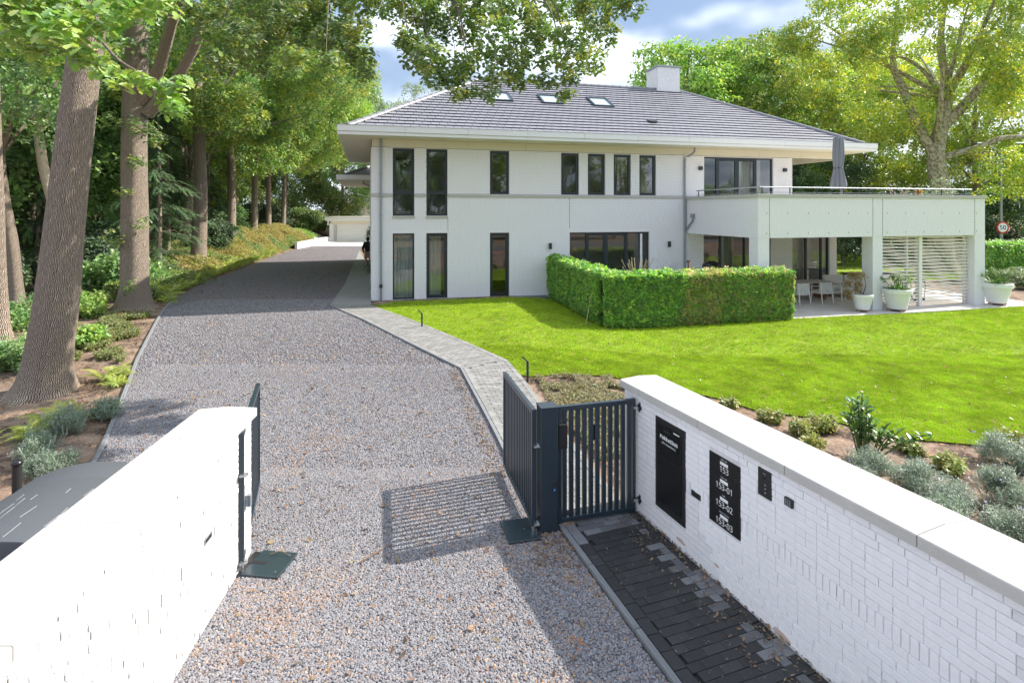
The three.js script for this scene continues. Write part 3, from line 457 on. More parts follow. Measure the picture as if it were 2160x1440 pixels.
// ------------------------------------------------------------------ bins and lamp posts by the left wall
{
  const c = thing('waste_container', 'big grey plastic waste container with scratched domed lid behind the left wall', 'container', [-4.1, 0, -5.1], 0.15);
  const arc = (w, d0, d1, y, rise) => { const s = new THREE.Shape(); s.moveTo(-w / 2, y); s.lineTo(w / 2, y); s.lineTo(w / 2, y + 0.06); for (let i = 0; i <= 12; i++) { const t = 1 - i / 12 * 2; s.lineTo(t * w / 2, y + 0.06 + rise * (1 - t * t)); } s.closePath(); const g = new THREE.ExtrudeGeometry(s, { depth: d1 - d0, bevelEnabled: true, bevelSize: 0.01, bevelThickness: 0.01, bevelSegments: 2 }); g.translate(0, 0, d0); return toCreasedNormals(g, 0.6); };
  part('body', (() => { const g = new THREE.CylinderGeometry(0.72, 0.55, 1.05, 4, 1); g.rotateY(Math.PI / 4); g.scale(1, 1, 1.25); g.translate(0, 0.68, 0); return g; })(), MAT.binGrey, c);
  part('lid', arc(1.14, -0.30, 0.75, 1.17, 0.13), MAT.binGrey, c); part('lid_hood', arc(1.12, -0.68, -0.335, 1.165, 0.125), MAT.binGrey, c); part('lid_seam', arc(1.10, -0.36, -0.28, 1.16, 0.12), MAT.rubber, c);
  for (const [x, z] of [[-0.4, -0.5], [0.4, -0.5], [-0.4, 0.5], [0.4, 0.5]]) part('castor', cyl(0.09, 0.09, 0.05, 0, -0.025, 0, 14).rotateZ(Math.PI / 2).translate(x, 0.09, z), MAT.rubber, c);
  const scr = std({ color: lin(0.34, 0.35, 0.37), roughness: 0.8 });
  seed(41); for (let i = 0; i < 16; i++) { const x = R(-0.45, 0.3), z0 = R(-0.2, 0.5), l = R(0.06, 0.4), t = x / 0.57, y = 1.23 + 0.13 * (1 - t * t) + 0.0105; const m = part('scratch', bx(-0.0022, -0.001, 0, 0.0022, 0.001, Math.min(l, 0.7 - z0)), scr, c); m.position.set(x, y, z0); m.rotation.z = -Math.atan(0.13 * 2 * t / 0.57); m.rotation.y = R(-0.1, 0.1); }
  const g = thing('wheelie_bin', 'green wheelie bin lid peeping out behind the left white wall', 'bin', [-3.92, 0, -6.45], 0.1);
  part('body', (() => { const q = new THREE.CylinderGeometry(0.38, 0.30, 0.95, 4, 1); q.rotateY(Math.PI / 4); q.translate(0, 0.53, 0); return q; })(), MAT.binGreen, g); part('lid', (() => { const q = new THREE.SphereGeometry(0.36, 20, 8, 0, Math.PI * 2, 0, Math.PI / 2); q.scale(0.85, 0.3, 0.95); q.translate(0, 1.0, 0); return q; })(), MAT.binGreen, g); part('handle', tube([[-0.2, 0.96, 0.3], [-0.2, 0.99, 0.38], [0.2, 0.99, 0.38], [0.2, 0.96, 0.3]], 0.014), MAT.binGreen, g);
  const b = thing('bollard_light', 'black cylindrical bollard lamp in the bed behind the waste container', 'lamp', [-6.62, 0, -7.6]); part('shaft', cyl(0.055, 0.055, 0.52, 0, -0.02, 0, 18), MAT.black, b); part('head', (() => { const q = new THREE.SphereGeometry(0.068, 18, 12); q.scale(1, 0.75, 1); q.translate(0, 0.53, 0); return q; })(), MAT.blackGloss, b);
  const sp = thing('garden_spotlight', 'small grey metal spotlight among the ferns under the leaning oak', 'spotlight', [-8.05, 0.08, -10.35]); part('body', cyl(0.045, 0.05, 0.16, 0, 0.12, 0, 14), MAT.zinc, sp); part('spike', cyl(0.012, 0.012, 0.2, 0, -0.05, 0, 8), MAT.black, sp);
  for (const [x, d, label] of [[-2.68, 16.9, 'black garden path light with tilted head on the lawn edge nearer the house'], [0.34, 12.45, 'black garden path light with tilted head at the ground cover bed']]) {
    const l = thing('path_light', label, 'lamp', [x, H(x, -d), -d], 0.35, 'angled path lights'); part('post', rb(-0.022, -0.1, -0.018, 0.022, 0.43, 0.018, 0.003), MAT.frame, l); const h = part('head', rb(-0.17, -0.014, -0.02, 0.02, 0.014, 0.02, 0.003), MAT.frame, l); h.position.set(0.0, 0.425, 0); h.rotation.z = -0.75; part('lens', bx(-0.15, -0.0165, -0.014, -0.03, -0.0145, 0.014), MAT.white, h);
  }
}
// ------------------------------------------------------------------ the house: local x along the front, local z towards the viewer (negative = into the house)
const HRY = 0.2492, HP = V(-5.4, 0, -21.8);
const house = thing('villa', 'large white painted brick villa with dark hipped roof and covered corner terrace', 'house', HP.toArray(), HRY);
function houseWorld(s, y, t) { return V(s, y, -t).applyAxisAngle(_up, HRY).add(HP); }
const UPW = [[0.81, 1.635, 3.72, 6.34], [2.105, 2.935, 3.72, 6.34], [4.655, 5.46, 4.58, 6.34], [7.69, 8.48, 4.58, 6.32], [8.88, 9.67, 4.58, 6.32], [10.06, 10.86, 4.58, 6.32], [11.26, 12.05, 4.58, 6.32]];
const GDW = [[0.81, 1.635, 0.46, 3.03], [2.105, 2.935, 0.46, 3.03], [4.655, 5.46, 0.45, 3.02]];
const WIDE = [[8.07, 11.73, 0.35, 3.0], [14.42, 18.03, 4.32, 6.32], [14.4, 17.9, 0.14, 2.93], [19.07, 21.15, 0.14, 2.93]];
{
  seed(21);
  const sh = new THREE.Shape([[0, 0.1], [21.56, 0.0], [21.56, 2.95], [19.06, 2.95], [19.06, 6.36], [0, 6.36]].map((p) => new THREE.Vector2(...p)));
  const openings = [...UPW, ...GDW, ...WIDE];
  for (const [a, b, c, d] of openings) sh.holes.push(new THREE.Path([[a, c], [a, d], [b, d], [b, c]].map((p) => new THREE.Vector2(...p))));
  const wg = new THREE.ExtrudeGeometry(sh, { depth: 0.3, bevelEnabled: false }); wg.translate(0, 0, -0.312);
  const front = part('front_wall', wg, MAT.mortar, house);
  const lint = [...GDW, WIDE[0]].map(([a, b, c, d]) => [a - 0.04, b + 0.04, d + 0.005, d + 0.2]);
  const lower = bond(13.5, 4.36, { x0: 0, y0: 0.1, holes: openings, soldiers: [...lint, [3.05, 4.55, 0.85, 0.98], [5.6, 6.9, 0.85, 0.98]] });
  const upper = bond(19.06, 1.76, { x0: 0, y0: 4.6, holes: openings });
  const under = bond(8.06, 2.9, { x0: 13.5, y0: 0.05, holes: openings });
  brickFace(front, new THREE.Matrix4().setPosition(0, 0, -0.006), [...lower, ...upper, ...under], 0);
  // the other outer walls
  part('left_wall', bx(0, 0.1, -10.4, 0.3, 6.36, -0.312), MAT.paint, house);
  brickFace(house.children[house.children.length - 1], new THREE.Matrix4().makeBasis(V(0, 0, 1), V(0, 1, 0), V(-1, 0, 0)).setPosition(-0.0, 0, -10.4), bond(10.38, 6.2, { y0: 0.12 }), 0);
  part('back_wall', bx(0.3, 0.1, -10.4, 21.56, 2.95, -10.1), MAT.paint, house); part('back_wall', bx(0.3, 2.95, -10.4, 19.06, 6.36, -10.1), MAT.paint, house);
  part('right_wall', bx(21.26, 0.0, -10.1, 21.56, 2.95, -0.312), MAT.paint, house); part('right_wall', bx(18.76, 2.95, -10.1, 19.06, 6.36, -0.312), MAT.paint, house);
  // rooms behind the glass
  part('floor_slab', [bx(0.3, 0.1, -10.1, 21.26, 0.42, -0.312), bx(0.3, 3.25, -10.1, 18.76, 3.62, -0.312), bx(18.76, 2.72, -10.1, 21.26, 2.95, -0.312), bx(0.3, 6.34, -10.1, 18.76, 6.5, -0.312)], MAT.room, house);
  part('inner_wall', [bx(0.3, 0.42, -5.2, 21.2, 3.25, -5.1), bx(0.3, 3.62, -5.2, 18.7, 6.34, -5.1), bx(3.6, 0.42, -5.1, 3.7, 3.25, -0.32), bx(6.6, 0.42, -5.1, 6.7, 3.25, -0.32), bx(13.2, 0.42, -5.1, 13.3, 3.25, -0.32), bx(3.6, 3.62, -5.1, 3.7, 6.34, -0.32), bx(6.6, 3.62, -5.1, 6.7, 6.34, -0.32), bx(13, 3.62, -5.1, 13.1, 6.34, -0.32), bx(18.2, 0.42, -5.1, 18.3, 2.9, -0.32)], MAT.room, house);
  // windows
  const slats = (a, b, y0, y1) => { const r = []; for (let y = y1 - 0.03; y > y0; y -= 0.05) r.push(bx(a, y - 0.002, -0.34, b, y + 0.002, -0.305).rotateX(0)); return r; };
  const curtain = (a, b, y0, y1, z, amp = 0.035) => { const n = Math.round((b - a) / 0.02), g = new THREE.PlaneGeometry(b - a, y1 - y0, n, 1), p = g.attributes.position; const ph = R(0, 9); for (let i = 0; i < p.count; i++) { const x = p.getX(i); p.setZ(i, amp * Math.sin(x * 42 + ph + 1.5 * Math.sin(x * 7)) * (0.75 + 0.4 * Math.sin(x * 5 + ph))); } g.computeVertexNormals(); g.translate((a + b) / 2, (y0 + y1) / 2, z); return g; };
  function windowIn([a, b, c, d], panes, { fw = 0.06, z = -0.13, name = 'window' } = {}) {
    const r = [bx(a, c, z - 0.05, a + fw, d, z + 0.03), bx(b - fw, c, z - 0.05, b, d, z + 0.03), bx(a + fw, d - fw, z - 0.05, b - fw, d, z + 0.03), bx(a + fw, c, z - 0.05, b - fw, c + fw, z + 0.03)];
    const w = part(name, r, MAT.frame, house);
    for (const [pa, pb, pc, pd, sash] of panes) {
      if (sash) part('sash', [bx(pa, pc, z - 0.02, pa + sash, pd, z + 0.045), bx(pb - sash, pc, z - 0.02, pb, pd, z + 0.045), bx(pa + sash, pd - sash, z - 0.02, pb - sash, pd, z + 0.045), bx(pa + sash, pc, z - 0.02, pb - sash, pc + sash, z + 0.045)], MAT.frame, w);
      const k = sash || 0; const g = new THREE.PlaneGeometry(pb - pa - 2 * k, pd - pc - 2 * k); g.translate((pa + pb) / 2, (pc + pd) / 2, z + 0.005); part('pane', g, MAT.glass, w);
    }
    return w;
  }
  UPW.forEach((o, i) => {
    const [a, b, c, d] = o, f = 0.055;
    if (i < 2) { const w = windowIn(o, [[a + f, b - f, 4.64, d - f, i ? 0.05 : 0.06], [a + f, b - f, c + f, 4.56]]); part('transom', bx(a + f, 4.56, -0.18, b - f, 4.64, -0.095), MAT.frame, w); const sill = part('window_sill', rb(a - 0.02, c - 0.1, -0.1, b + 0.02, c - 0.005, 0.05, 0.008), MAT.coping, house); }
    else { const w = windowIn(o, [[a + f, b - f, c + f, d - f, 0.05]]); part('blind', slats(a + 0.06, b - 0.06, c + 0.05, d - 0.05), MAT.blind, w); }
  });
  GDW.forEach((o, i) => { const [a, b, c, d] = o, f = 0.06; const w = windowIn(o, [[a + f, b - f, c + f, d - f, i === 0 ? 0 : 0.07]]); if (i < 2) part('curtain', curtain(a, i ? a + 0.62 : b, c, d - 0.05, -0.5, 0.04), MAT.curtain, w); });
  // french doors in wide openings
  const wide = (o, cuts, kinds) => { const [a, b, c, d] = o, f = 0.05; const xs = [a + f, ...cuts, b - f]; const w = windowIn(o, xs.slice(0, -1).map((x, i) => [x, xs[i + 1], c + f, d - f, kinds[i]]), { name: 'french_door' }); part('mullion', cuts.map((x) => bx(x - 0.04, c + f, -0.175, x + 0.04, d - f, -0.08)), MAT.frame, w); return w; };
  const w0 = wide(WIDE[0], [8.85, 9.72, 10.7], [0, 0.1, 0.1, 0]); part('screen_door', bx(11.32, 0.4, -0.08, 11.42, 2.92, -0.05), MAT.white, w0);
  const w1 = wide(WIDE[1], [15.12, 16.15, 17.15], [0, 0.11, 0.11, 0]); part('curtain', [curtain(16.2, 17.1, 4.4, 6.25, -0.45), curtain(17.3, 17.7, 4.4, 6.25, -0.45)], MAT.curtain, w1);
  const w2 = wide(WIDE[2], [15.3, 16.55], [0, 0, 0]); part('curtain', [curtain(15.35, 16.2, 0.2, 2.85, -0.4)], MAT.curtainGreen, w2);
  const w3 = wide(WIDE[3], [19.9, 20.75], [0, 0, 0]); part('curtain', [curtain(19.15, 19.85, 0.2, 2.85, -0.4)], MAT.curtainGreen, w3);
  // string course, joints, downpipes, lamps
  for (const [a, b] of [[-0.03, 0.8], [1.645, 2.095], [2.945, 13.46]]) part('string_course', rb(a, 4.46, -0.1, b, 4.565, 0.055, 0.008), MAT.coping, house);
  for (const [s, a, b] of [[8.06, 3.2, 4.45], [2.95, 3.1, 3.7]]) part('expansion_joint', bx(s - 0.006, a, -0.02, s + 0.006, b, 0.0055), MAT.sealant, house);
  part('plinth_strip', bx(0.72, 0.35, 0.02, 7.0, 0.44, 0.32), PAVE.kerb, house);
  const dp = part('downpipe', tube([[0.36, 0.42, 0.07], [0.36, 3, 0.07], [0.36, 6.68, 0.07]], 0.045, 20, 12), MAT.zinc, house);
  part('pipe_clip', [1.1, 2.3, 3.7, 5.3].map((y) => cyl(0.054, 0.054, 0.05, 0.36, y, 0.07, 12)), MAT.zinc, dp); part('pipe_shoe', cyl(0.06, 0.06, 0.14, 0.36, 0.95, 0.07, 12), MAT.black, dp);
  const dp2 = part('downpipe', tube([[13.42, 0.2, 0.07], [13.42, 3, 0.07], [13.42, 6.1, 0.07], [13.45, 6.25, 0.09], [13.72, 6.45, 0.3], [13.74, 6.67, 0.33]], 0.045, 40, 12), MAT.zinc, house);
  part('pipe_clip', [1.6, 3.3, 4.7, 5.8].map((y) => cyl(0.054, 0.054, 0.05, 13.42, y, 0.07, 12)), MAT.zinc, dp2); part('pipe_branch', tube([[13.42, 2.9, 0.07], [13.42, 3.05, 0.1], [13.42, 3.45, 0.62], [13.42, 3.62, 0.66]], 0.035, 16, 10), MAT.zinc, dp2); part('overflow_hopper', rb(13.36, 3.6, 0.58, 13.48, 3.78, 0.74, 0.01), MAT.zinc, dp2);
  for (const [s, y, w, h] of [[7.19, 2.33, 0.1, 0.25], [12.66, 2.33, 0.1, 0.25], [14.2, 5.72, 0.16, 0.16], [18.6, 5.72, 0.16, 0.16]]) { const l = part('wall_lamp', rb(s - w / 2, y, 0.02, s + w / 2, y + h, 0.13, 0.006), MAT.frame, house); part('lamp_bracket', bx(s - 0.03, y + 0.05, -0.005, s + 0.03, y + h - 0.05, 0.021), MAT.frame, l); }
  // eaves: frieze, soffit slab, two-step fascia in panels
  for (let s = 0.02, k = 0; s < 22.0; k++) { const e = Math.min(22.0, [1.35, 3.75, 6.15, 8.3, 10.5, 12.75, 15.05, 17.3, 19.6, 22.0][k] ?? 22); part('frieze_panel', rb(s + 0.004, 6.375, -0.2, e - 0.004, 6.675, -0.02, 0.003), MAT.cream, house); s = e; }
  part('frieze_backing', bx(0, 6.365, -0.3, 22, 6.68, -0.19), MAT.sealant, house);
  part('frieze_side', [bx(0.0, 6.37, -10.4, 0.2, 6.675, -0.31), bx(21.8, 6.37, -10.4, 22.0, 6.675, -0.31)], MAT.cream, house);
  part('soffit', bx(-1.14, 6.68, -11.54, 22.64, 6.72, 1.14), MAT.cream, house);
  part('eave_core', bx(-1.15, 6.721, -11.55, 22.65, 6.99, 1.15), MAT.sealant, house);
  let s = -1.2; for (const e of [1.2, 3.55, 5.9, 8.25, 10.6, 12.95, 15.3, 17.65, 20.0, 22.7]) { part('fascia_panel', rb(s + 0.003, 6.79, 1.14, e - 0.003, 7.01, 1.2, 0.005), MAT.fascia, house); part('fascia_lip', rb(s + 0.003, 6.665, 1.10, e - 0.003, 6.782, 1.165, 0.005), MAT.fascia, house); s = e; }
  for (const [x0, x1] of [[-1.2, -1.14], [22.64, 22.7]]) { part('side_fascia', rb(x0, 6.79, -11.6, x1, 7.01, 1.138, 0.005), MAT.fascia, house); part('side_fascia_lip', rb(x0 + 0.02, 6.665, -11.6, x1 + 0.0, 6.782, 1.098, 0.005), MAT.fascia, house); }
  part('fascia_trim', [bx(-1.21, 7.012, 1.1, 22.71, 7.026, 1.212)], MAT.zinc, house);
  part('eave_cover', bx(-1.15, 6.992, -11.55, 22.65, 7.0, 1.12), MAT.zinc, house);
}
// roof
{
  seed(22);
  const e0 = -0.7, e1 = 22.2, t1 = 11.1, y0 = 7.03, rt = 5.2, r0 = 5.2, r1 = 16.3, y1 = 10.36;
  const P = [[e0, y0, 0.7], [e1, y0, 0.7], [r1, y1, -rt], [r0, y1, -rt], [e1, y0, -t1], [e0, y0, -t1]];
  const tri = [[0, 1, 2], [0, 2, 3], [1, 4, 2], [4, 5, 3], [4, 3, 2], [5, 0, 3]], pos = []; for (const t of tri) for (const i of t) pos.push(...P[i]);
  const g = new THREE.BufferGeometry(); g.setAttribute('position', new THREE.Float32BufferAttribute(pos, 3)); g.setAttribute('uv', new THREE.Float32BufferAttribute(new Float32Array(pos.length / 3 * 2), 2)); g.computeVertexNormals();
  const roof = part('roof', g, MAT.underlay, house);
  const run = rt + 0.7, rise = y1 - y0, pitch = Math.atan2(rise, run), slope = Math.hypot(run, rise), rows = 20, ex = slope / rows;
  const lights = [[10.13, 11.17, 2.33, 3.38], [7.64, 8.64, 2.36, 3.39], [5.22, 6.26, 2.4, 3.4]];
  const tiles = [];
  for (let r = 0; r < rows; r++) {
    const q = r * ex, a = e0 + (q + ex * 0.6) * Math.cos(pitch) * (r0 - e0) / run, b = e1 - (q + ex * 0.6) * Math.cos(pitch) * (e1 - r1) / run;
    for (let x = a - (r % 2) * 0.165; x < b - 0.02; x += 0.33) { const xa = Math.max(x, a), xb = Math.min(x + 0.327, b); if (xb - xa < 0.06) continue; tiles.push({ s: (xa + xb) / 2, w: Math.round((xb - xa) * 25) / 25, q, m: pick([MAT.tile, MAT.tile, MAT.tileB, MAT.tileC]), lift: R(0, 0.003) }); }
  }
  const tg = {}; const tileGeo = (w) => tg[w] ??= rb(-w / 2 + 0.001, 0, -(ex + 0.07), w / 2 - 0.001, 0.014, 0, 0.004);
  const tm = (t) => { const qq = t.q - 0.02; return new THREE.Matrix4().compose(V(t.s, y0 + qq * Math.sin(pitch) + 0.056, 0.7 - qq * Math.cos(pitch)), new THREE.Quaternion().setFromEuler(new THREE.Euler(pitch - 0.13, 0, 0)), V(1, 1, 1)); };
  house.updateMatrixWorld(true);
  const [near, rest] = split(tiles, 300, (t) => V().setFromMatrixPosition(tm(t)).applyMatrix4(house.matrixWorld));
  for (const t of near) { const m = part('roof_tile', tileGeo(t.w), t.m, roof); tm(t).decompose(m.position, m.quaternion, m.scale); }
  const by = new Map(); for (const t of rest) { if (!by.has(t.m)) by.set(t.m, []); by.get(t.m).push(t); }
  const mm = new THREE.Mesh(mergeGeometries([...by.values()].map((l) => mergeGeometries(l.map((t) => plain(tileGeo(t.w).clone()).applyMatrix4(tm(t))))), true), [...by.keys()]); mm.name = 'roof_tiling'; mm.userData.kind = 'stuff'; mm.castShadow = mm.receiveShadow = true; roof.add(mm);
  // other slopes: tile courses as long strips
  const strips = []; const side = (pa, pb, pc, pd) => { for (let r = 0; r < rows; r++) { const f0 = r / rows, f1 = Math.min(1, (r + 1.15) / rows), A = pa.clone().lerp(pd, f0), B = pb.clone().lerp(pc, f0), C = pb.clone().lerp(pc, f1), D = pa.clone().lerp(pd, f1); const n = V().crossVectors(B.clone().sub(A), D.clone().sub(A)).normalize(); const lo = 0.05, hi = 0.012; const q = [A.clone().addScaledVector(n, lo), B.clone().addScaledVector(n, lo), C.clone().addScaledVector(n, hi), D.clone().addScaledVector(n, hi), A.clone().addScaledVector(n, 0.01), B.clone().addScaledVector(n, 0.01)]; const gg = new THREE.BufferGeometry(); gg.setAttribute('position', new THREE.Float32BufferAttribute([0, 1, 2, 0, 2, 3, 4, 5, 1, 4, 1, 0].flatMap((i) => q[i].toArray()), 3)); gg.computeVertexNormals(); strips.push(gg); } };
  const pv = P.map((p) => V(...p)); side(pv[5], pv[0], pv[3], pv[3].clone().add(V(0, 0, -0.01))); side(pv[1], pv[4], pv[2].clone().add(V(0, 0, -0.01)), pv[2]); side(pv[4], pv[5], pv[3], pv[2]);
  part('tile_course', strips, MAT.tile, roof);
  // hip and ridge caps
  const capRow = (a, b) => { const L = a.distanceTo(b), n = Math.ceil(L / 0.4), dir = b.clone().sub(a).normalize(); const geo = []; for (let i = 0; i < n; i++) { const c = new THREE.CylinderGeometry(0.095, 0.115, 0.43, 10, 1, false, 0, Math.PI * 2); c.scale(1, 1, 0.62); const m = new THREE.Matrix4().compose(a.clone().addScaledVector(dir, (i + 0.5) * L / n).add(V(0, 0.045, 0)), new THREE.Quaternion().setFromUnitVectors(_up, dir), V(1, L / n / 0.4, 1)); c.applyMatrix4(m); geo.push(c); } part('ridge_cap', geo, MAT.cap, roof); };
  capRow(pv[0].clone().add(V(-0.12, -0.02, 0.12)), pv[3]); capRow(pv[1].clone().add(V(0.12, -0.02, 0.12)), pv[2]); capRow(pv[3], pv[2]);
  part('gutter', [tube([[e0 - 0.1, 7.04, 0.78], [10, 7.04, 0.78], [e1 + 0.1, 7.04, 0.78]], 0.05, 30, 8)], MAT.frame, house);
  // skylights
  const onRoof = (s, t, up) => { const k = t + 0.7; return V(s, y0 + k * Math.tan(pitch) + up / Math.cos(pitch), -t); };
  for (const [a, b, c, d] of lights) {
    const w = b - a, l = (d - c) / Math.cos(pitch), sk = new THREE.Matrix4().compose(onRoof((a + b) / 2, (c + d) / 2, 0.06), new THREE.Quaternion().setFromEuler(new THREE.Euler(pitch, 0, 0)), V(1, 1, 1));
    const f = part('skylight', [bx(-w / 2, -0.06, -l / 2, -w / 2 + 0.09, 0.05, l / 2), bx(w / 2 - 0.09, -0.06, -l / 2, w / 2, 0.05, l / 2), bx(-w / 2 + 0.09, -0.06, -l / 2, w / 2 - 0.09, 0.05, -l / 2 + 0.09), bx(-w / 2 + 0.09, -0.06, l / 2 - 0.09, w / 2 - 0.09, 0.05, l / 2)], MAT.frame, roof); sk.decompose(f.position, f.quaternion, f.scale);
    part('skylight_blind', bx(-w / 2 + 0.09, -0.02, -l / 2 + 0.09, w / 2 - 0.09, 0.0, l / 2 - 0.09), MAT.white, f); const p = new THREE.PlaneGeometry(w - 0.18, l - 0.18); p.rotateX(-Math.PI / 2); p.translate(0, 0.035, 0); part('skylight_pane', p, MAT.glass, f);
  }
  { const v = part('roof_vent', [rb(-0.22, 0, -0.14, 0.22, 0.07, 0.14, 0.02), rb(-0.16, 0.02, 0.1, 0.16, 0.09, 0.18, 0.01)], MAT.black, roof); v.position.copy(onRoof(12.3, 0.82, 0.03)); v.rotation.x = pitch; }
  // chimney
  const ch = part('chimney', bx(14.88, 9.6, -6.26, 16.16, 11.6, -5.01), MAT.mortar, house);
  brickFace(ch, new THREE.Matrix4().setPosition(0, 0, -5.0), bond(1.3, 2.0, { x0: 14.87, y0: 9.6 }), 0); brickFace(ch, new THREE.Matrix4().makeBasis(V(0, 0, 1), V(0, 1, 0), V(-1, 0, 0)).setPosition(14.87, 0, -6.27), bond(1.27, 2.0, { y0: 9.6 }), 0);
  part('chimney_cap', rb(14.80, 11.6, -6.34, 16.24, 11.68, -4.93, 0.01), MAT.zinc, ch); part('chimney_flashing', [rb(14.78, 9.9, -5.0, 16.26, 10.28, -4.88, 0.02)], MAT.black, ch);
  part('roof_mast', [cyl(0.16, 0.16, 0.5, 5.9, 10.3, -5.2, 12), cyl(0.2, 0.2, 0.05, 5.9, 10.8, -5.2, 12)], MAT.zinc, house);
}
// wing with the lower eave at the side of the house
{
  part('wing_wall', bx(0.16, 0.1, -19, 6, 5.55, -10.42), MAT.paint, house);
  part('wing_soffit', bx(-1.75, 5.60, -19.1, 6, 5.64, -9.99), MAT.cream, house); part('wing_fascia', [rb(-1.8, 5.645, -9.99, 0.0, 5.89, -9.93, 0.005), rb(-1.8, 5.645, -19.2, -1.74, 5.89, -9.99, 0.005)], MAT.fascia, house);
  const g = new THREE.BufferGeometry(); const a = [-1.4, 5.9, -10.3], b = [6, 5.9, -10.3], c = [6, 7.6, -14.5], d = [2.6, 7.6, -14.5], e = [-1.4, 5.9, -19]; g.setAttribute('position', new THREE.Float32BufferAttribute([...a, ...b, ...c, ...a, ...c, ...d, ...a, ...d, ...e], 3)); g.computeVertexNormals(); part('wing_roof', [g, tube([a, [0.6, 6.75, -12.4], d], 0.09, 8, 8)], MAT.tileC, house);
  part('wing_pipe', tube([[-0.35, 5.6, -10.6], [-0.35, 5.45, -10.62], [0.15, 5.25, -10.5]], 0.045, 10, 8), MAT.zinc, house);
}
// covered terrace and balcony
{
  seed(23);
  const Z0 = 4.8, a = 13.5, b = 24.2, yb = 2.94, yt = 4.40;
  part('balcony_slab', bx(a + 0.32, yb + 0.02, -0.0, b - 0.32, 4.25, Z0 - 0.32), MAT.cream, house);
  part('balcony_extension', bx(21.57, yb + 0.02, -6, b - 0.32, 4.25, -0.001), MAT.cream, house);
  const fr = part('balcony_parapet', bx(a + 0.006, yb, Z0 - 0.31, b - 0.006, yt, Z0 - 0.008), MAT.mortar, house); brickFace(fr, new THREE.Matrix4().setPosition(0, 0, Z0), bond(b - a, yt - yb, { x0: a, y0: yb }), 0);
  const le = part('balcony_side', bx(a + 0.008, yb, 0.02, a + 0.31, yt, Z0 - 0.312), MAT.mortar, house); brickFace(le, new THREE.Matrix4().makeBasis(V(0, 0, 1), V(0, 1, 0), V(-1, 0, 0)).setPosition(a, 0, 0.02), bond(Z0 - 0.02, yt - yb, { y0: yb }), 0);
  part('balcony_side', bx(b - 0.31, yb, -6, b - 0.006, yt, Z0 - 0.312), MAT.paint, house);
  part('parapet_trim', [bx(a - 0.012, yb - 0.018, Z0 - 0.3, b + 0.03, yb - 0.002, Z0 + 0.012), bx(a - 0.012, yb - 0.018, 0.02, a + 0.3, yb - 0.002, Z0 - 0.302)], MAT.fascia, house);
  let x = a - 0.05; for (const e of [14.6, 16.2, 17.8, 19.4, 21, 22.6, 24.25]) { part('parapet_coping', rb(x + 0.003, yt, Z0 - 0.37, e - 0.003, yt + 0.125, Z0 + 0.05, 0.008), MAT.coping, house); x = e; }
  let z = 0.06; for (const e of [1.5, 3.0, Z0 - 0.372]) { part('parapet_coping', rb(a - 0.05, yt, z + 0.003, a + 0.37, yt + 0.125, e - 0.003, 0.008), MAT.coping, house); z = e; }
  for (const s of [13.97 + 0.006, 18.585, 19.05, 23.655]) part('expansion_joint', bx(s - 0.005, yb, Z0 - 0.02, s + 0.005, yt, Z0 + 0.0105), MAT.sealant, house);
  const weeps = []; for (let s = a + 0.35; s < b; s += 0.9) for (const y of [yb + 0.12, yb + 0.85]) weeps.push(bx(s, y, Z0, s + 0.012, y + 0.06, Z0 + 0.0105)); part('weep_hole', weeps, MAT.sealant, house);
  // pillars
  for (const [s0, s1, z0, z1] of [[13.5, 13.97, 4.3, 4.8], [18.59, 19.05, 4.3, 4.8], [23.66, 24.2, 4.3, 4.8], [23.7, 24.2, -0.6, -0.1]]) {
    const p = part('pillar', bx(s0 + 0.008, 0.02, z0, s1 - 0.008, yb - 0.019, z1 - 0.008), MAT.mortar, house);
    brickFace(p, new THREE.Matrix4().setPosition(0, 0, z1), bond(s1 - s0, 2.85, { x0: s0, y0: 0.07 }), 0); brickFace(p, new THREE.Matrix4().makeBasis(V(0, 0, 1), V(0, 1, 0), V(-1, 0, 0)).setPosition(s0, 0, z0), bond(z1 - z0, 2.85, { y0: 0.07 }), 0);
  }
  // railing
  const rail = part('railing', [tube([[a + 0.25, 4.78, 0.45], [a + 0.25, 4.78, 2.5], [a + 0.25, 4.78, Z0 - 0.25]], 0.022, 8, 8), tube([[a + 0.25, 4.78, Z0 - 0.25], [19, 4.78, Z0 - 0.25], [b - 0.35, 4.78, Z0 - 0.25]], 0.022, 8, 8), bx(a + 0.3, 4.585, Z0 - 0.262, b - 0.35, 4.60, Z0 - 0.24), bx(a + 0.24, 4.585, 0.45, a + 0.262, 4.60, Z0 - 0.27)], MAT.zinc, house);
  for (let s = a + 0.35; s < b - 0.3; s += 1.2) part('rail_post', bx(s, 4.5, Z0 - 0.265, s + 0.03, 4.77, Z0 - 0.235), MAT.frame, rail); for (const q of [0.6, 2.0, 3.3]) part('rail_post', bx(a + 0.235, 4.5, q, a + 0.265, 4.77, q + 0.03), MAT.frame, rail);
  // terrace floor with gravel strip
  part('terrace_floor', bx(a + 0.5, -0.1, -0.01, 26.5, 0.12, 5.55), MAT.terrace, house); part('terrace_floor', bx(6.4, -0.1, 0.35, a + 0.499, 0.118, 5.5), MAT.terrace, house); part('terrace_floor', bx(21.57, -0.1, -6, 26.5, 0.119, -0.011), MAT.terrace, house);
  part('gravel_strip', bx(a + 0.6, -0.1, 5.551, 26.5, 0.105, 5.8), std({ map: gravelMap, color: lin(0.22, 0.23, 0.25), bumpMap: gravelBump, bumpScale: 0.02 }), house);
  // slatted screens
  const screens = thing('slat_screen', 'white horizontal slat screen between the terrace pillars facing the lawn', 'screen', HP.toArray(), HRY);
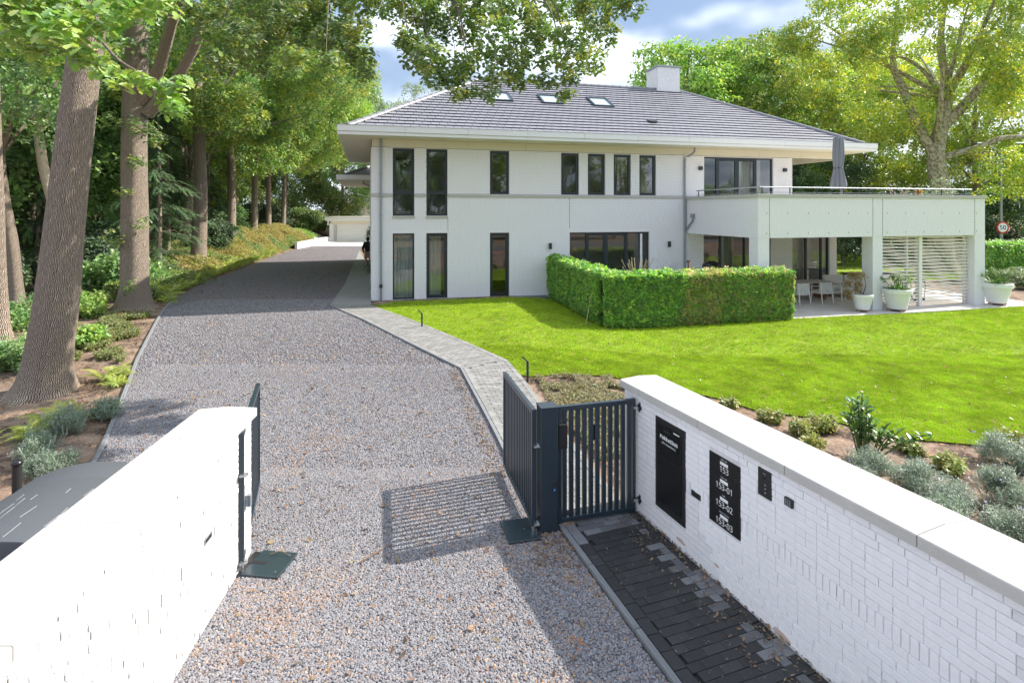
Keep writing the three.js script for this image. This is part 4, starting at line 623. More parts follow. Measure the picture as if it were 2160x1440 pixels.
  for (let i = 0; i < 20; i++) { const y = 0.3 + i * 0.134; part('slat', rb(19.06, y, 4.52, 21.06, y + 0.045, 4.56, 0.006), MAT.slat, screens); part('slat', rb(21.24, y, 4.52, 23.64, y + 0.045, 4.56, 0.006), MAT.slat, screens); }
  part('screen_post', rb(21.07, 0.12, 4.46, 21.23, yb - 0.02, 4.6, 0.006), MAT.slat, screens); part('screen_post', rb(20.55, 0.12, 4.40, 20.63, yb - 0.02, 4.5, 0.006), MAT.slat, screens); part('screen_post', rb(23.52, 0.12, 4.42, 23.6, yb - 0.02, 4.5, 0.006), MAT.slat, screens);
  const side = thing('slat_screen', 'white slat screen closing the far right side of the covered terrace', 'screen', HP.toArray(), HRY);
  for (let i = 0; i < 20; i++) { const y = 0.3 + i * 0.134; part('slat', rb(23.9, y, -0.08, 23.94, y + 0.045, 2.05, 0.006), MAT.slat, side); part('slat', rb(23.9, y, 2.2, 23.94, y + 0.045, 4.28, 0.006), MAT.slat, side); }
  part('screen_post', rb(23.84, 0.12, 2.06, 24.0, yb - 0.02, 2.19, 0.006), MAT.slat, side);
}
// ------------------------------------------------------------------ on the terrace and balcony
function atHouse(name, label, category, s, y, t, ry = 0, group) { const p = houseWorld(s, y, t); return thing(name, label, category, p.toArray(), HRY + ry, group); }
{
  seed(31);
  const chair = (label, s, t, ry) => {
    const c = atHouse('dining_chair', label, 'chair', s, 0.12, t, ry, 'woven dining chairs on the terrace');   // backrest at local +z
    part('seat', rb(-0.27, 0.38, -0.28, 0.27, 0.43, 0.22, 0.02, 2), MAT.white, c); part('cushion', rb(-0.25, 0.43, -0.26, 0.25, 0.52, 0.2, 0.04, 3), MAT.fabric, c);
    for (let i = 0; i < 7; i++) { const y = 0.42 + i * 0.066; const pts = []; for (let k = 0; k <= 8; k++) { const a = -1 + k / 4; pts.push([a * 0.29, y, 0.29 - 0.1 * a * a * a * a + (k % 2 ? 0.012 : -0.012)]); } const b = part('woven_band', tube(pts, 0.037, 24, 8), MAT.fabric, c); }
    for (const x of [-0.26, 0.26]) { part('leg', limb([V(x, 0.86, 0.24), V(x, 0.45, 0.27), V(x * 1.06, 0, 0.33)], [0.018, 0.02, 0.014], 6, 8), MAT.white, c); part('leg', limb([V(x, 0.64, -0.26), V(x, 0.3, -0.27), V(x * 1.03, 0, -0.3)], [0.018, 0.018, 0.014], 6, 8), MAT.white, c); part('armrest', tube([[x, 0.66, -0.26], [x, 0.68, 0], [x, 0.74, 0.26]], 0.018, 8, 8), MAT.white, c); }
  };
  chair('woven white dining chair half hidden by the hedge end', 16.95, -2.85, 0.06); chair('woven white dining chair second from the hedge with back to the lawn', 18.1, -2.8, 0.02); chair('woven white dining chair nearest the small white pot', 19.25, -2.75, -0.2);
  const tb = atHouse('dining_table', 'long pale dining table on the covered terrace behind the woven chairs', 'table', 17.6, 0.12, -1.75); part('table_top', rb(-1.7, 0.71, -0.5, 1.7, 0.75, 0.5, 0.012), MAT.table, tb); for (const x of [-1.4, 1.4]) part('leg', rb(x - 0.05, 0, -0.35, x + 0.05, 0.71, 0.35, 0.01), MAT.wood, tb);
  for (const [s, t, l] of [[17.4, -0.65, 'pale lounge sofa with cushions against the terrace windows'], [20.5, -1.6, 'pale lounge sofa with cushions behind the third dining chair']]) { const so = atHouse('lounge_sofa', l, 'sofa', s, 0.12, t, l.includes('third') ? -0.4 : 0); part('base', rb(-0.9, 0.15, -0.4, 0.9, 0.36, 0.4, 0.03, 2), MAT.fabric, so); part('seat_cushion', rb(-0.86, 0.36, -0.34, 0.86, 0.5, 0.38, 0.05, 3), MAT.fabric, so); part('back_cushion', rb(-0.85, 0.5, -0.4, -0.02, 0.9, -0.2, 0.07, 3), MAT.fabric, so); part('back_cushion', rb(0.02, 0.5, -0.4, 0.85, 0.9, -0.2, 0.07, 3), MAT.fabric, so); for (const x of [-0.8, 0.8]) for (const z of [-0.33, 0.33]) part('leg', cyl(0.02, 0.02, 0.16, x, 0, z, 8), MAT.black, so); }
  const k = atHouse('outdoor_kitchen', 'pale outdoor kitchen cabinet with dark worktop behind the slat screen', 'cabinet', 22.3, 0.12, -0.9); part('cabinet', rb(-1.0, 0, -0.35, 1.0, 0.86, 0.35, 0.01), MAT.white, k); part('worktop', rb(-1.05, 0.86, -0.4, 1.05, 0.91, 0.4, 0.006), MAT.black, k); for (const x of [-0.66, 0, 0.66]) part('cabinet_door', rb(x - 0.31, 0.06, 0.35, x + 0.31, 0.82, 0.368, 0.004), MAT.fascia, k);
  const gr = atHouse('garden_trolley', 'black tubular garden trolley behind the right half of the slat screen', 'trolley', 22.2, 0.12, -3.4, 0.2); part('frame', [-0.3, 0.3].flatMap((x) => [tube([[x, 0.1, 0.25], [x, 0.85, 0.25], [x, 0.9, -0.25], [x, 0.1, -0.25]], 0.016, 20, 8)]), MAT.black, gr); part('shelf', [rb(-0.3, 0.8, -0.24, 0.3, 0.83, 0.24, 0.006), rb(-0.3, 0.3, -0.24, 0.3, 0.33, 0.24, 0.006)], MAT.black, gr); for (const x of [-0.3, 0.3]) for (const z of [-0.22, 0.22]) part('wheel', cyl(0.06, 0.06, 0.03, 0, 0, 0, 12).rotateZ(Math.PI / 2).translate(x, 0.06, z), MAT.rubber, gr);
  // parasol, folded
  const pa = atHouse('parasol', 'closed grey cantilever parasol standing on the balcony', 'parasol', 18.95, 4.25, -2.85);
  part('pole', rb(0.05, 0, -0.04, 0.13, 2.75, 0.04, 0.01), MAT.parasol, pa); part('base', rb(-0.4, 0, -0.4, 0.5, 0.06, 0.4, 0.01), MAT.black, pa);
  const prof = [[0.62, 0.02], [0.62, 0.22], [0.75, 0.25], [1.2, 0.19], [1.42, 0.16], [1.46, 0.155], [1.9, 0.2], [2.4, 0.18], [2.7, 0.16], [2.74, 0.02]], ng = 48, pos = [], idx = [];
  prof.forEach(([y, r], i) => { for (let j = 0; j <= ng; j++) { const a = j / ng * Math.PI * 2, f = 1 + (y < 1.4 ? 0.30 : 0.2) * Math.sin(a * 8 + 0.6 * Math.sin(y * 3)) ; pos.push(-0.06 + Math.cos(a) * r * f, y - (i < 2 ? 0.07 * Math.sin(a * 8) : 0), Math.sin(a) * r * f); } });
  for (let i = 0; i < prof.length - 1; i++) for (let j = 0; j < ng; j++) { const q = i * (ng + 1) + j; idx.push(q, q + ng + 1, q + 1, q + 1, q + ng + 1, q + ng + 2); }
  const cg = new THREE.BufferGeometry(); cg.setAttribute('position', new THREE.Float32BufferAttribute(pos, 3)); cg.setIndex(idx); cg.computeVertexNormals(); part('folded_canopy', cg, MAT.parasol, pa);
  const st = part('tie_strap', new THREE.TorusGeometry(0.17, 0.014, 8, 24), MAT.black, pa); st.rotation.x = Math.PI / 2; st.position.set(-0.06, 1.44, 0); part('arm', rb(-0.06, 2.7, -0.03, 0.13, 2.76, 0.03, 0.008), MAT.parasol, pa);
  // things in front of the wall behind the hedge
  const tor = atHouse('watering_post', 'slim rusty garden tap post beside the downpipe behind the hedge', 'post', 12.95, 0.2, -1.1); part('post', cyl(0.03, 0.03, 1.55, 0, 0, 0, 10), MAT.wood, tor); part('head', cyl(0.06, 0.08, 0.07, 0, 1.55, 0, 12), MAT.wood, tor);
  const bb = atHouse('kettle_barbecue', 'black lidded barbecue with upright handle behind the hedge', 'barbecue', 13.9, 0.12, -1.3); part('bowl', (() => { const q = new THREE.SphereGeometry(0.34, 24, 14); q.scale(1.1, 0.7, 1); q.translate(0, 1.45, 0); return q; })(), MAT.blackGloss, bb); part('stand', [cyl(0.03, 0.03, 1.3, -0.2, 0, 0.1, 8), cyl(0.03, 0.03, 1.3, 0.2, 0, 0.1, 8), cyl(0.03, 0.03, 1.3, 0, 0, -0.2, 8)], MAT.black, bb); part('handle', tube([[0.3, 1.4, 0], [0.38, 1.7, 0], [0.36, 2.1, 0], [0.4, 2.25, 0]], 0.025, 14, 8), MAT.black, bb);
  const woodp = atHouse('timber_post', 'reddish brown timber post beside the first terrace pillar', 'post', 13.35 + 3.3, 0.12, -1.0); part('shaft', rb(-0.06, 0, -0.06, 0.06, 1.9, 0.06, 0.01), MAT.wood, woodp); part('cap', rb(-0.07, 1.9, -0.07, 0.07, 1.93, 0.07, 0.006), MAT.wood, woodp);
}
// ------------------------------------------------------------------ garage, distant house
{
  const p = [-17.6, H(-17.6, -65), -65], g = thing('garage', 'white flat roofed garage with sectional door at the end of the drive', 'garage', p, 0.1);
  part('wall', [bx(-3.2, -0.2, -6, -2.75, 2.1, 0), bx(-2.75, 2.02, -6, 4.5, 2.32, 0), bx(4.2, -0.2, -6, 4.6, 2.1, 0), bx(-2.75, -0.2, -6, 4.2, 2.02, -5.8)], MAT.paint, g);
  part('lintel', bx(-3.0, 2.0, -0.1, 4.3, 2.42, 0.02), MAT.cream, g); const rf = part('roof', rb(-3.6, 2.42, -6.4, 5, 2.8, 0.35, 0.02), MAT.fascia, g); part('roof_edge', bx(-3.62, 2.8, -6.4, 5, 2.88, 0.37), std({ color: lin(0.5, 0.5, 0.44) }), rf); part('downpipe', bx(-3.4, 1.9, 0.05, -3.25, 2.42, 0.2), MAT.fascia, g);
  for (let i = 0; i < 5; i++) part('door_panel', rb(-2.4, 0.02 + i * 0.4, -0.22, 4.2, 0.41 + i * 0.4, -0.16, 0.01), MAT.fascia, g); part('door_frame', [bx(-2.75, 0, -0.25, -2.42, 2.0, -0.12)], MAT.conc, g);
  const w = thing('retaining_wall', 'low white rendered retaining wall beside the garage forecourt', 'wall', [0, 0, 0]); const a = V(-19.75, H(-19.5, -51.5), -52), b = V(-20.9, H(-20, -65), -64.8); const L = a.distanceTo(b), m = part('wall_body', rb(-0.12, -0.3, 0, 0.12, 0.55, L, 0.01), MAT.paint, w); m.position.copy(a); m.lookAt(b); const cp = part('wall_coping', rb(-0.15, 0.55, 0, 0.15, 0.6, L, 0.01), MAT.conc, w); cp.position.copy(a); cp.lookAt(b);
  const h = thing('distant_house', 'small far house with pale gable beyond the garage', 'house', [-29.5, 0.2, -110], 0.1); part('wall', (() => { const s = new THREE.Shape([[-4.5, 0], [4.5, 0], [4.5, 3.2], [0, 6.2], [-4.5, 3.2]].map((q) => new THREE.Vector2(...q))); return new THREE.ExtrudeGeometry(s, { depth: 9, bevelEnabled: false }).translate(0, 0, -9); })(), MAT.cream, h); const hr = part('roof', [-1, 1].map((k) => { const q = bx(-3, -0.1, -9.5, 3, 0.1, 0.3); q.rotateZ(-k * 0.588); q.translate(k * 2.45, 4.75, 0); return q; }), MAT.tileC, h); part('barge_board', [-1, 1].map((k) => { const q = bx(-3, -0.28, 0.3, 3, 0.12, 0.42); q.rotateZ(-k * 0.588); q.translate(k * 2.45, 4.75, 0); return q; }), MAT.white, hr); const wn = part('window', bx(-0.8, 1.0, 0, 0.8, 2.4, 0.05), MAT.white, h); part('pane', bx(-0.7, 1.1, 0.05, 0.7, 2.3, 0.06), MAT.frame, wn);
  // street sign and lamp
  const lp = thing('street_lamp', 'tall grey street lamp with two arms beyond the terrace', 'lamp post', [34.4, 0.1, -40]); part('mast', limb([V(0, 0, 0), V(0, 4, 0), V(0, 8.0, 0)], [0.13, 0.09, 0.06], 6, 10), MAT.zinc, lp); for (const k of [-1, 1]) { part('arm', tube([[0, 7.95, 0], [k * 0.6, 8.3, 0], [k * 1.1, 8.55, 0]], 0.035, 8, 8), MAT.zinc, lp); part('lantern', rb(k * 1.35 - 0.4, 8.5, -0.12, k * 1.35 + 0.4, 8.62, 0.12, 0.04, 2), MAT.zinc, lp); }
  const sg = thing('speed_sign', 'round red rimmed speed limit sign reading 50 on the lamp post', 'sign', [34.4, 2.75, -39.85]); const disc = (r, z0, z1) => new THREE.CylinderGeometry(r, r, z1 - z0, 40).rotateX(Math.PI / 2).translate(0, 0, (z0 + z1) / 2);
  part('disc', disc(0.43, -0.02, 0.02), std({ color: lin(0.5, 0.03, 0.02), roughness: 0.5 }), sg); const t = canvasTex(256, 256, (x, w2, h2) => { x.fillStyle = '#f2f2f2'; x.fillRect(0, 0, w2, h2); x.fillStyle = '#2a4f9a'; x.font = 'bold 170px sans-serif'; x.textAlign = 'center'; x.fillText('50', w2 / 2, 188); }); const f = part('face', new THREE.CircleGeometry(0.32, 40), std({ map: t, roughness: 0.5 }), sg); f.position.z = 0.025; part('clamp', bx(-0.1, -0.06, -0.12, 0.1, 0.06, -0.02), MAT.zinc, sg);
  const s2 = thing('street_sign', 'small white rectangular street sign with red line below the speed sign', 'sign', [34.4, 1.62, -39.8]); part('board', rb(-0.75, -0.25, -0.02, 0.75, 0.3, 0.02, 0.01), MAT.black, s2); part('face', bx(-0.68, -0.2, 0.02, 0.68, 0.25, 0.026), MAT.white, s2); part('red_line', bx(-0.4, 0.0, 0.026, 0.5, 0.08, 0.03), std({ color: lin(0.5, 0.03, 0.02) }), s2); for (const x of [-0.6, 0.6]) part('leg', bx(x - 0.04, -1.6, -0.08, x + 0.04, -0.2, -0.02), MAT.zinc, s2);
}
// ------------------------------------------------------------------ leaves
function leafMesh(list) { // list of {o, dir, up, len, wid, lobes}
  const pos = [], idx = [];
  for (const { o, dir, up, len, wid, lobes, curl = 0.15 } of list) {
    const D = dir.clone().normalize(), X = V().crossVectors(D, up).normalize(), U = V().crossVectors(X, D).normalize(), b = pos.length / 3;
    const prof = lobes ? [[0, 0.03], [0.16, 0.16], [0.26, 0.34], [0.36, 0.2], [0.48, 0.46], [0.6, 0.27], [0.74, 0.44], [0.86, 0.24], [1, 0.0]] : lobes === 0 ? [[0, 0.0], [0.45, 0.5], [1, 0]] : [[0, 0.03], [0.25, 0.4], [0.55, 0.48], [1, 0]];
    for (const [t, w] of prof) { const c = o.clone().addScaledVector(D, t * len).addScaledVector(U, -curl * len * t * t); pos.push(c.x, c.y, c.z); for (const s of [-1, 1]) { const q = c.clone().addScaledVector(X, s * w * wid).addScaledVector(U, w * wid * 0.28); pos.push(q.x, q.y, q.z); } }
    for (let i = 0; i < prof.length - 1; i++) { const p = b + i * 3; idx.push(p, p + 3, p + 1, p + 3, p + 4, p + 1, p, p + 2, p + 3, p + 3, p + 2, p + 5); }
  }
  const g = new THREE.BufferGeometry(); g.setAttribute('position', new THREE.Float32BufferAttribute(pos, 3)); g.setIndex(idx); g.computeVertexNormals(); g.setAttribute('uv', new THREE.Float32BufferAttribute(new Float32Array(pos.length / 3 * 2), 2)); return g;
}
const rdir = () => { const z = R(-1, 1), a = R(0, 6.2832), r = Math.sqrt(1 - z * z); return V(r * Math.cos(a), z, r * Math.sin(a)); };
function cluster(n, rad, len, wid, lobes, droop = 0.25) { const l = []; for (let i = 0; i < n; i++) { const d = rdir(); d.y = d.y * 0.6 - droop * 0.3; d.normalize(); const o = rdir().multiplyScalar(rad * Math.cbrt(rnd()) * 0.8); const up = rdir().multiplyScalar(0.55).add(V(0, 1, 0)).normalize(); const s = R(0.75, 1.2); l.push({ o, dir: d, up, len: len * s, wid: wid * s, lobes }); } return leafMesh(l); }
seed(50);
const CL = {
  oak: [cluster(8, 0.16, 0.125, 0.085, 1), cluster(7, 0.15, 0.13, 0.085, 1), cluster(9, 0.18, 0.12, 0.08, 1)],
  mid: [cluster(12, 0.32, 0.15, 0.10), cluster(12, 0.34, 0.16, 0.10), cluster(13, 0.3, 0.15, 0.09)],
  far: [cluster(16, 0.6, 0.26, 0.17, 0), cluster(16, 0.62, 0.27, 0.17, 0), cluster(15, 0.55, 0.28, 0.16, 0)],
  hedge: [cluster(9, 0.10, 0.085, 0.06), cluster(9, 0.11, 0.08, 0.058)],
  tiny: [cluster(20, 0.07, 0.045, 0.010, 0, -1.5), cluster(20, 0.08, 0.04, 0.010, 0, -1.5)],
  small: [cluster(9, 0.09, 0.06, 0.035), cluster(8, 0.08, 0.06, 0.035)],
};
const leafMat = (rough = 0.92, tr = 0.5) => phy({ color: lin(1, 1, 1), roughness: rough, transmission: tr, thickness: 0, clearcoat: 0.8, clearcoatRoughness: 0.35, side: THREE.DoubleSide });
const LEAF = leafMat(), LEAFG = phy({ color: lin(1, 1, 1), roughness: 0.42, side: THREE.DoubleSide });
const PAL = {
  oak: [[0.085, 0.16, 0.022], [0.11, 0.19, 0.028], [0.065, 0.125, 0.02], [0.15, 0.21, 0.03], [0.20, 0.22, 0.03], [0.10, 0.15, 0.05]],
  oakDark: [[0.06, 0.115, 0.02], [0.08, 0.14, 0.022], [0.05, 0.10, 0.018], [0.10, 0.155, 0.025], [0.16, 0.16, 0.03]],
  bright: [[0.14, 0.25, 0.03], [0.18, 0.28, 0.035], [0.11, 0.21, 0.03], [0.24, 0.30, 0.045]],
  forest: [[0.075, 0.145, 0.03], [0.10, 0.18, 0.035], [0.06, 0.12, 0.028], [0.13, 0.19, 0.05], [0.085, 0.15, 0.06]],
  dark: [[0.03, 0.065, 0.022], [0.04, 0.08, 0.025], [0.025, 0.055, 0.02], [0.06, 0.10, 0.03]],
  yellow: [[0.24, 0.26, 0.02], [0.17, 0.23, 0.025], [0.30, 0.29, 0.02], [0.12, 0.19, 0.025], [0.20, 0.25, 0.03], [0.14, 0.2, 0.03]],
  mixed: [[0.13, 0.20, 0.03], [0.10, 0.18, 0.03], [0.18, 0.23, 0.03], [0.07, 0.14, 0.025], [0.24, 0.25, 0.03]],
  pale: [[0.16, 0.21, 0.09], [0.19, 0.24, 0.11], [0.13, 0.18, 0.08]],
  hedge: [[0.06, 0.145, 0.018], [0.08, 0.18, 0.02], [0.05, 0.12, 0.015], [0.13, 0.24, 0.025], [0.20, 0.26, 0.04]],
  hedgeBrown: [[0.13, 0.16, 0.03], [0.10, 0.17, 0.025], [0.20, 0.16, 0.06], [0.16, 0.20, 0.04], [0.24, 0.19, 0.08]],
  grey: [[0.22, 0.28, 0.20], [0.27, 0.33, 0.25], [0.17, 0.23, 0.16], [0.20, 0.29, 0.17]],
};
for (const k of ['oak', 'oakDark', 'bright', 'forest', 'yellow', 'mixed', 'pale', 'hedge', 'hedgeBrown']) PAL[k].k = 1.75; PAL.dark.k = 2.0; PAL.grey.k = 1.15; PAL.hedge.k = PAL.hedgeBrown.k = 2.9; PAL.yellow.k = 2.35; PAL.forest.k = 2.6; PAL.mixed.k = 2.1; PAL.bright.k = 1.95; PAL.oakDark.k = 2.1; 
const tint = (p, v = 0.14) => { const c = pick(p), k = R(1 - v, 1 + v) * (p.k || 1); return lin(c[0] * k, c[1] * k, c[2] * k); };
// leaf clumps inside balls: blobs are [x, y, z, r, count]
function foliage(name, blobs, kind, pal, parent, { mat = LEAF, scale = [0.8, 1.25], flat = 0.85, toneBy = 0.18 } = {}) {
  const geo = pick(CL[kind]), set = [];
  for (const [x, y, z, r, n] of blobs) { const k = R(1 - toneBy, 1 + toneBy); for (let i = 0; i < n; i++) { const d = rdir(), q = r * (0.35 + 0.65 * Math.sqrt(rnd())); const c = tint(pal); c.multiplyScalar(k); set.push({ m: M4(x + d.x * q, y + d.y * q * flat, z + d.z * q, R(-0.5, 0.5), R(0, 6.28), R(-0.5, 0.5), R(...scale)), c }); } }
  stuff(name, geo, mat, set, parent);
}
// one tree at (x, d): trunk points given relative or built; crown = clumps in an ellipsoid on limbs
function tree(o) {
  seed(o.seed); const y0 = H(o.x, -o.d) - 0.1;
  const t = thing(o.name || 'oak_tree', o.label, 'tree', [o.x, y0, -o.d], 0, o.group);
  const hgt = o.h, tp = o.trunk ? o.trunk.map((p) => V(p[0] - o.x, p[1] - y0, p[2] !== undefined && p[3] !== undefined ? -(p[2] - o.d) : 0)) : [V(0, 0, 0), V(R(-0.15, 0.15), hgt * 0.3, R(-0.15, 0.15)), V(R(-0.4, 0.4), hgt * 0.6, R(-0.3, 0.3)), V(R(-0.5, 0.5), hgt * 0.92, R(-0.4, 0.4))];
  const tr = o.trunk ? o.trunk.map((p) => p[p.length - 1]) : [o.r, o.r * 0.8, o.r * 0.55, o.r * 0.12];
  if (o.top) { tp.push(V(tp[tp.length - 1].x + (o.top[0] || 0), o.top[1], 0)); tr.push(0.06); }
  const trunk = part('trunk', limb(tp, tr, o.seg || 14, o.sides || 12, o.rough ?? 0.06, o.flare ?? 0.35), o.bark || MAT.bark, t);
  const curve = new THREE.CatmullRomCurve3(tp); const c = o.crown, blobs = [...(o.blobs || []).map(([x, y, d, r, n]) => [x - o.x, y - y0, -(d - o.d), r, n])];
  const geo = [];
  for (const L of o.limbs || []) geo.push(limb(L.map((p) => V(p[0] - o.x, p[1] - y0, -(p[2] - o.d))), L.map((p) => p[3]), 12, 8, 0.05));
  if (c) for (let i = 0; i < c.n; i++) {
    const d = rdir(), q = Math.cbrt(R(0.25, 1)), bxx = (c.dx || 0) + d.x * q * c.rx, by = c.y - y0 + d.y * q * c.ry, bz = -(c.dd || 0) + d.z * q * c.rz; const br = R(...c.br);
    blobs.push([bxx, by, bz, br, Math.round(c.per * br * br)]);
    if (i < (c.limbs ?? 14)) { const st = curve.getPoint(clamp((by * R(0.5, 0.8)) / tp[tp.length - 1].y, c.from ?? 0.3, 0.96)); const mid = st.clone().lerp(V(bxx, by, bz), 0.5); mid.y += R(-0.2, 0.6); const r0 = Math.min(tr[0] * 0.3, 0.03 + 0.016 * st.distanceTo(V(bxx, by, bz))); geo.push(limb([st, mid, V(bxx, by, bz)], [r0, r0 * 0.6, 0.02], 6, 6)); }
  }
  if (geo.length) part('branches', geo, o.barkLimb || o.bark || MAT.bark, t);
  foliage('crown', blobs, o.kind || 'mid', o.pal || PAL.oak, t, o.leafOpt || {});
  return t;
}
// ------------------------------------------------------------------ the oaks along the drive
const OVER = [[-7.2, 8.7, 13.2, 0.47], [-7.4, 9.2, 14.8, 0.65], [-6.1, 8.9, 13.6, 0.50], [-5.2, 8.5, 12.6, 0.58], [-5.1, 9.0, 14.4, 0.52], [-4.5, 9.0, 14.2, 0.63], [-3.6, 9.0, 13.8, 0.58], [-3.0, 8.8, 13.4, 0.46], [-2.3, 8.7, 13.6, 0.51], [-1.8, 9.1, 14.6, 0.65], [-1.1, 8.9, 13.8, 0.54], [-0.6, 9.1, 14.4, 0.49], [-0.0, 8.5, 12.8, 0.52], [0.8, 9.3, 15.0, 0.54], [1.4, 9.0, 13.9, 0.51], [1.9, 8.5, 13.0, 0.53], [2.4, 8.4, 12.2, 0.44], [-6.4, 7.7, 12.4, 0.39], [-5.7, 7.6, 11.9, 0.42], [-5.7, 8.0, 13.6, 0.51], [-5.3, 8.4, 14.1, 0.51], [-4.2, 7.9, 13.3, 0.49], [-3.5, 8.0, 12.9, 0.38], [-2.3, 7.7, 12.6, 0.36], [-1.8, 8.3, 13.7, 0.44], [-1.0, 8.4, 14.2, 0.46], [-0.3, 7.7, 11.9, 0.36], [0.5, 7.7, 11.9, 0.40], [1.2, 7.6, 12.1, 0.41], [2.2, 8.4, 14.2, 0.47], [-6.0, 7.1, 11.7, 0.32], [-6.0, 7.4, 13.3, 0.38], [-4.7, 7.2, 12.1, 0.31], [-3.9, 7.0, 11.9, 0.28], [-3.6, 7.6, 13.6, 0.37], [-2.1, 7.4, 13.2, 0.41], [-1.7, 7.2, 12.0, 0.39], [-1.2, 7.1, 12.3, 0.37], [-0.7, 7.5, 13.2, 0.38], [-0.0, 7.1, 12.1, 0.40], [0.2, 7.7, 13.5, 0.45], [0.8, 7.6, 13.4, 0.33], [1.2, 7.0, 11.7, 0.29], [1.8, 7.4, 13.1, 0.43], [-3.4, 7.0, 13.0, 0.25], [-1.8, 7.0, 12.8, 0.31], [-1.4, 6.9, 12.9, 0.26], [-1.0, 7.0, 12.9, 0.31], [-0.4, 6.6, 11.5, 0.22], [0.2, 6.9, 12.9, 0.30], [0.8, 6.9, 12.7, 0.29], [1.3, 6.9, 12.8, 0.25], [-1.2, 6.5, 12.5, 0.18], [-0.9, 6.6, 12.7, 0.16], [-0.5, 6.5, 12.6, 0.19], [1.2, 6.5, 12.5, 0.16], [-2.2, 7.6, 12.5, 0.19]];
const SPRAY = [[-4.8, 5.8, 5.4, 0.20], [-4.8, 5.8, 5.8, 0.20], [-4.2, 5.6, 5.3, 0.18], [-4.1, 5.8, 5.5, 0.19], [-4.0, 6.0, 5.8, 0.19], [-4.5, 6.0, 5.6, 0.21], [-4.7, 5.6, 5.6, 0.13], [-4.5, 5.6, 5.9, 0.15], [-3.9, 6.1, 6.0, 0.16], [-3.5, 6.0, 5.7, 0.13], [-4.1, 5.4, 5.6, 0.08], [-5.2, 5.8, 5.9, 0.15], [-5.3, 5.8, 7.3, 0.10], [-5.1, 5.7, 7.2, 0.07], [-4.8, 5.6, 7.2, 0.09], [-4.5, 5.5, 7.1, 0.09], [-4.4, 5.5, 7.3, 0.09], [-4.2, 5.5, 7.1, 0.07], [-4.4, 5.3, 7.3, 0.10], [-4.2, 5.2, 7.1, 0.08], [-4.9, 5.5, 7.0, 0.06]];
const dense = (l, k, m = 0) => l.map(([x, y, d, r]) => [x, y, d, r, Math.max(4, Math.round(m + k * r * r))]);
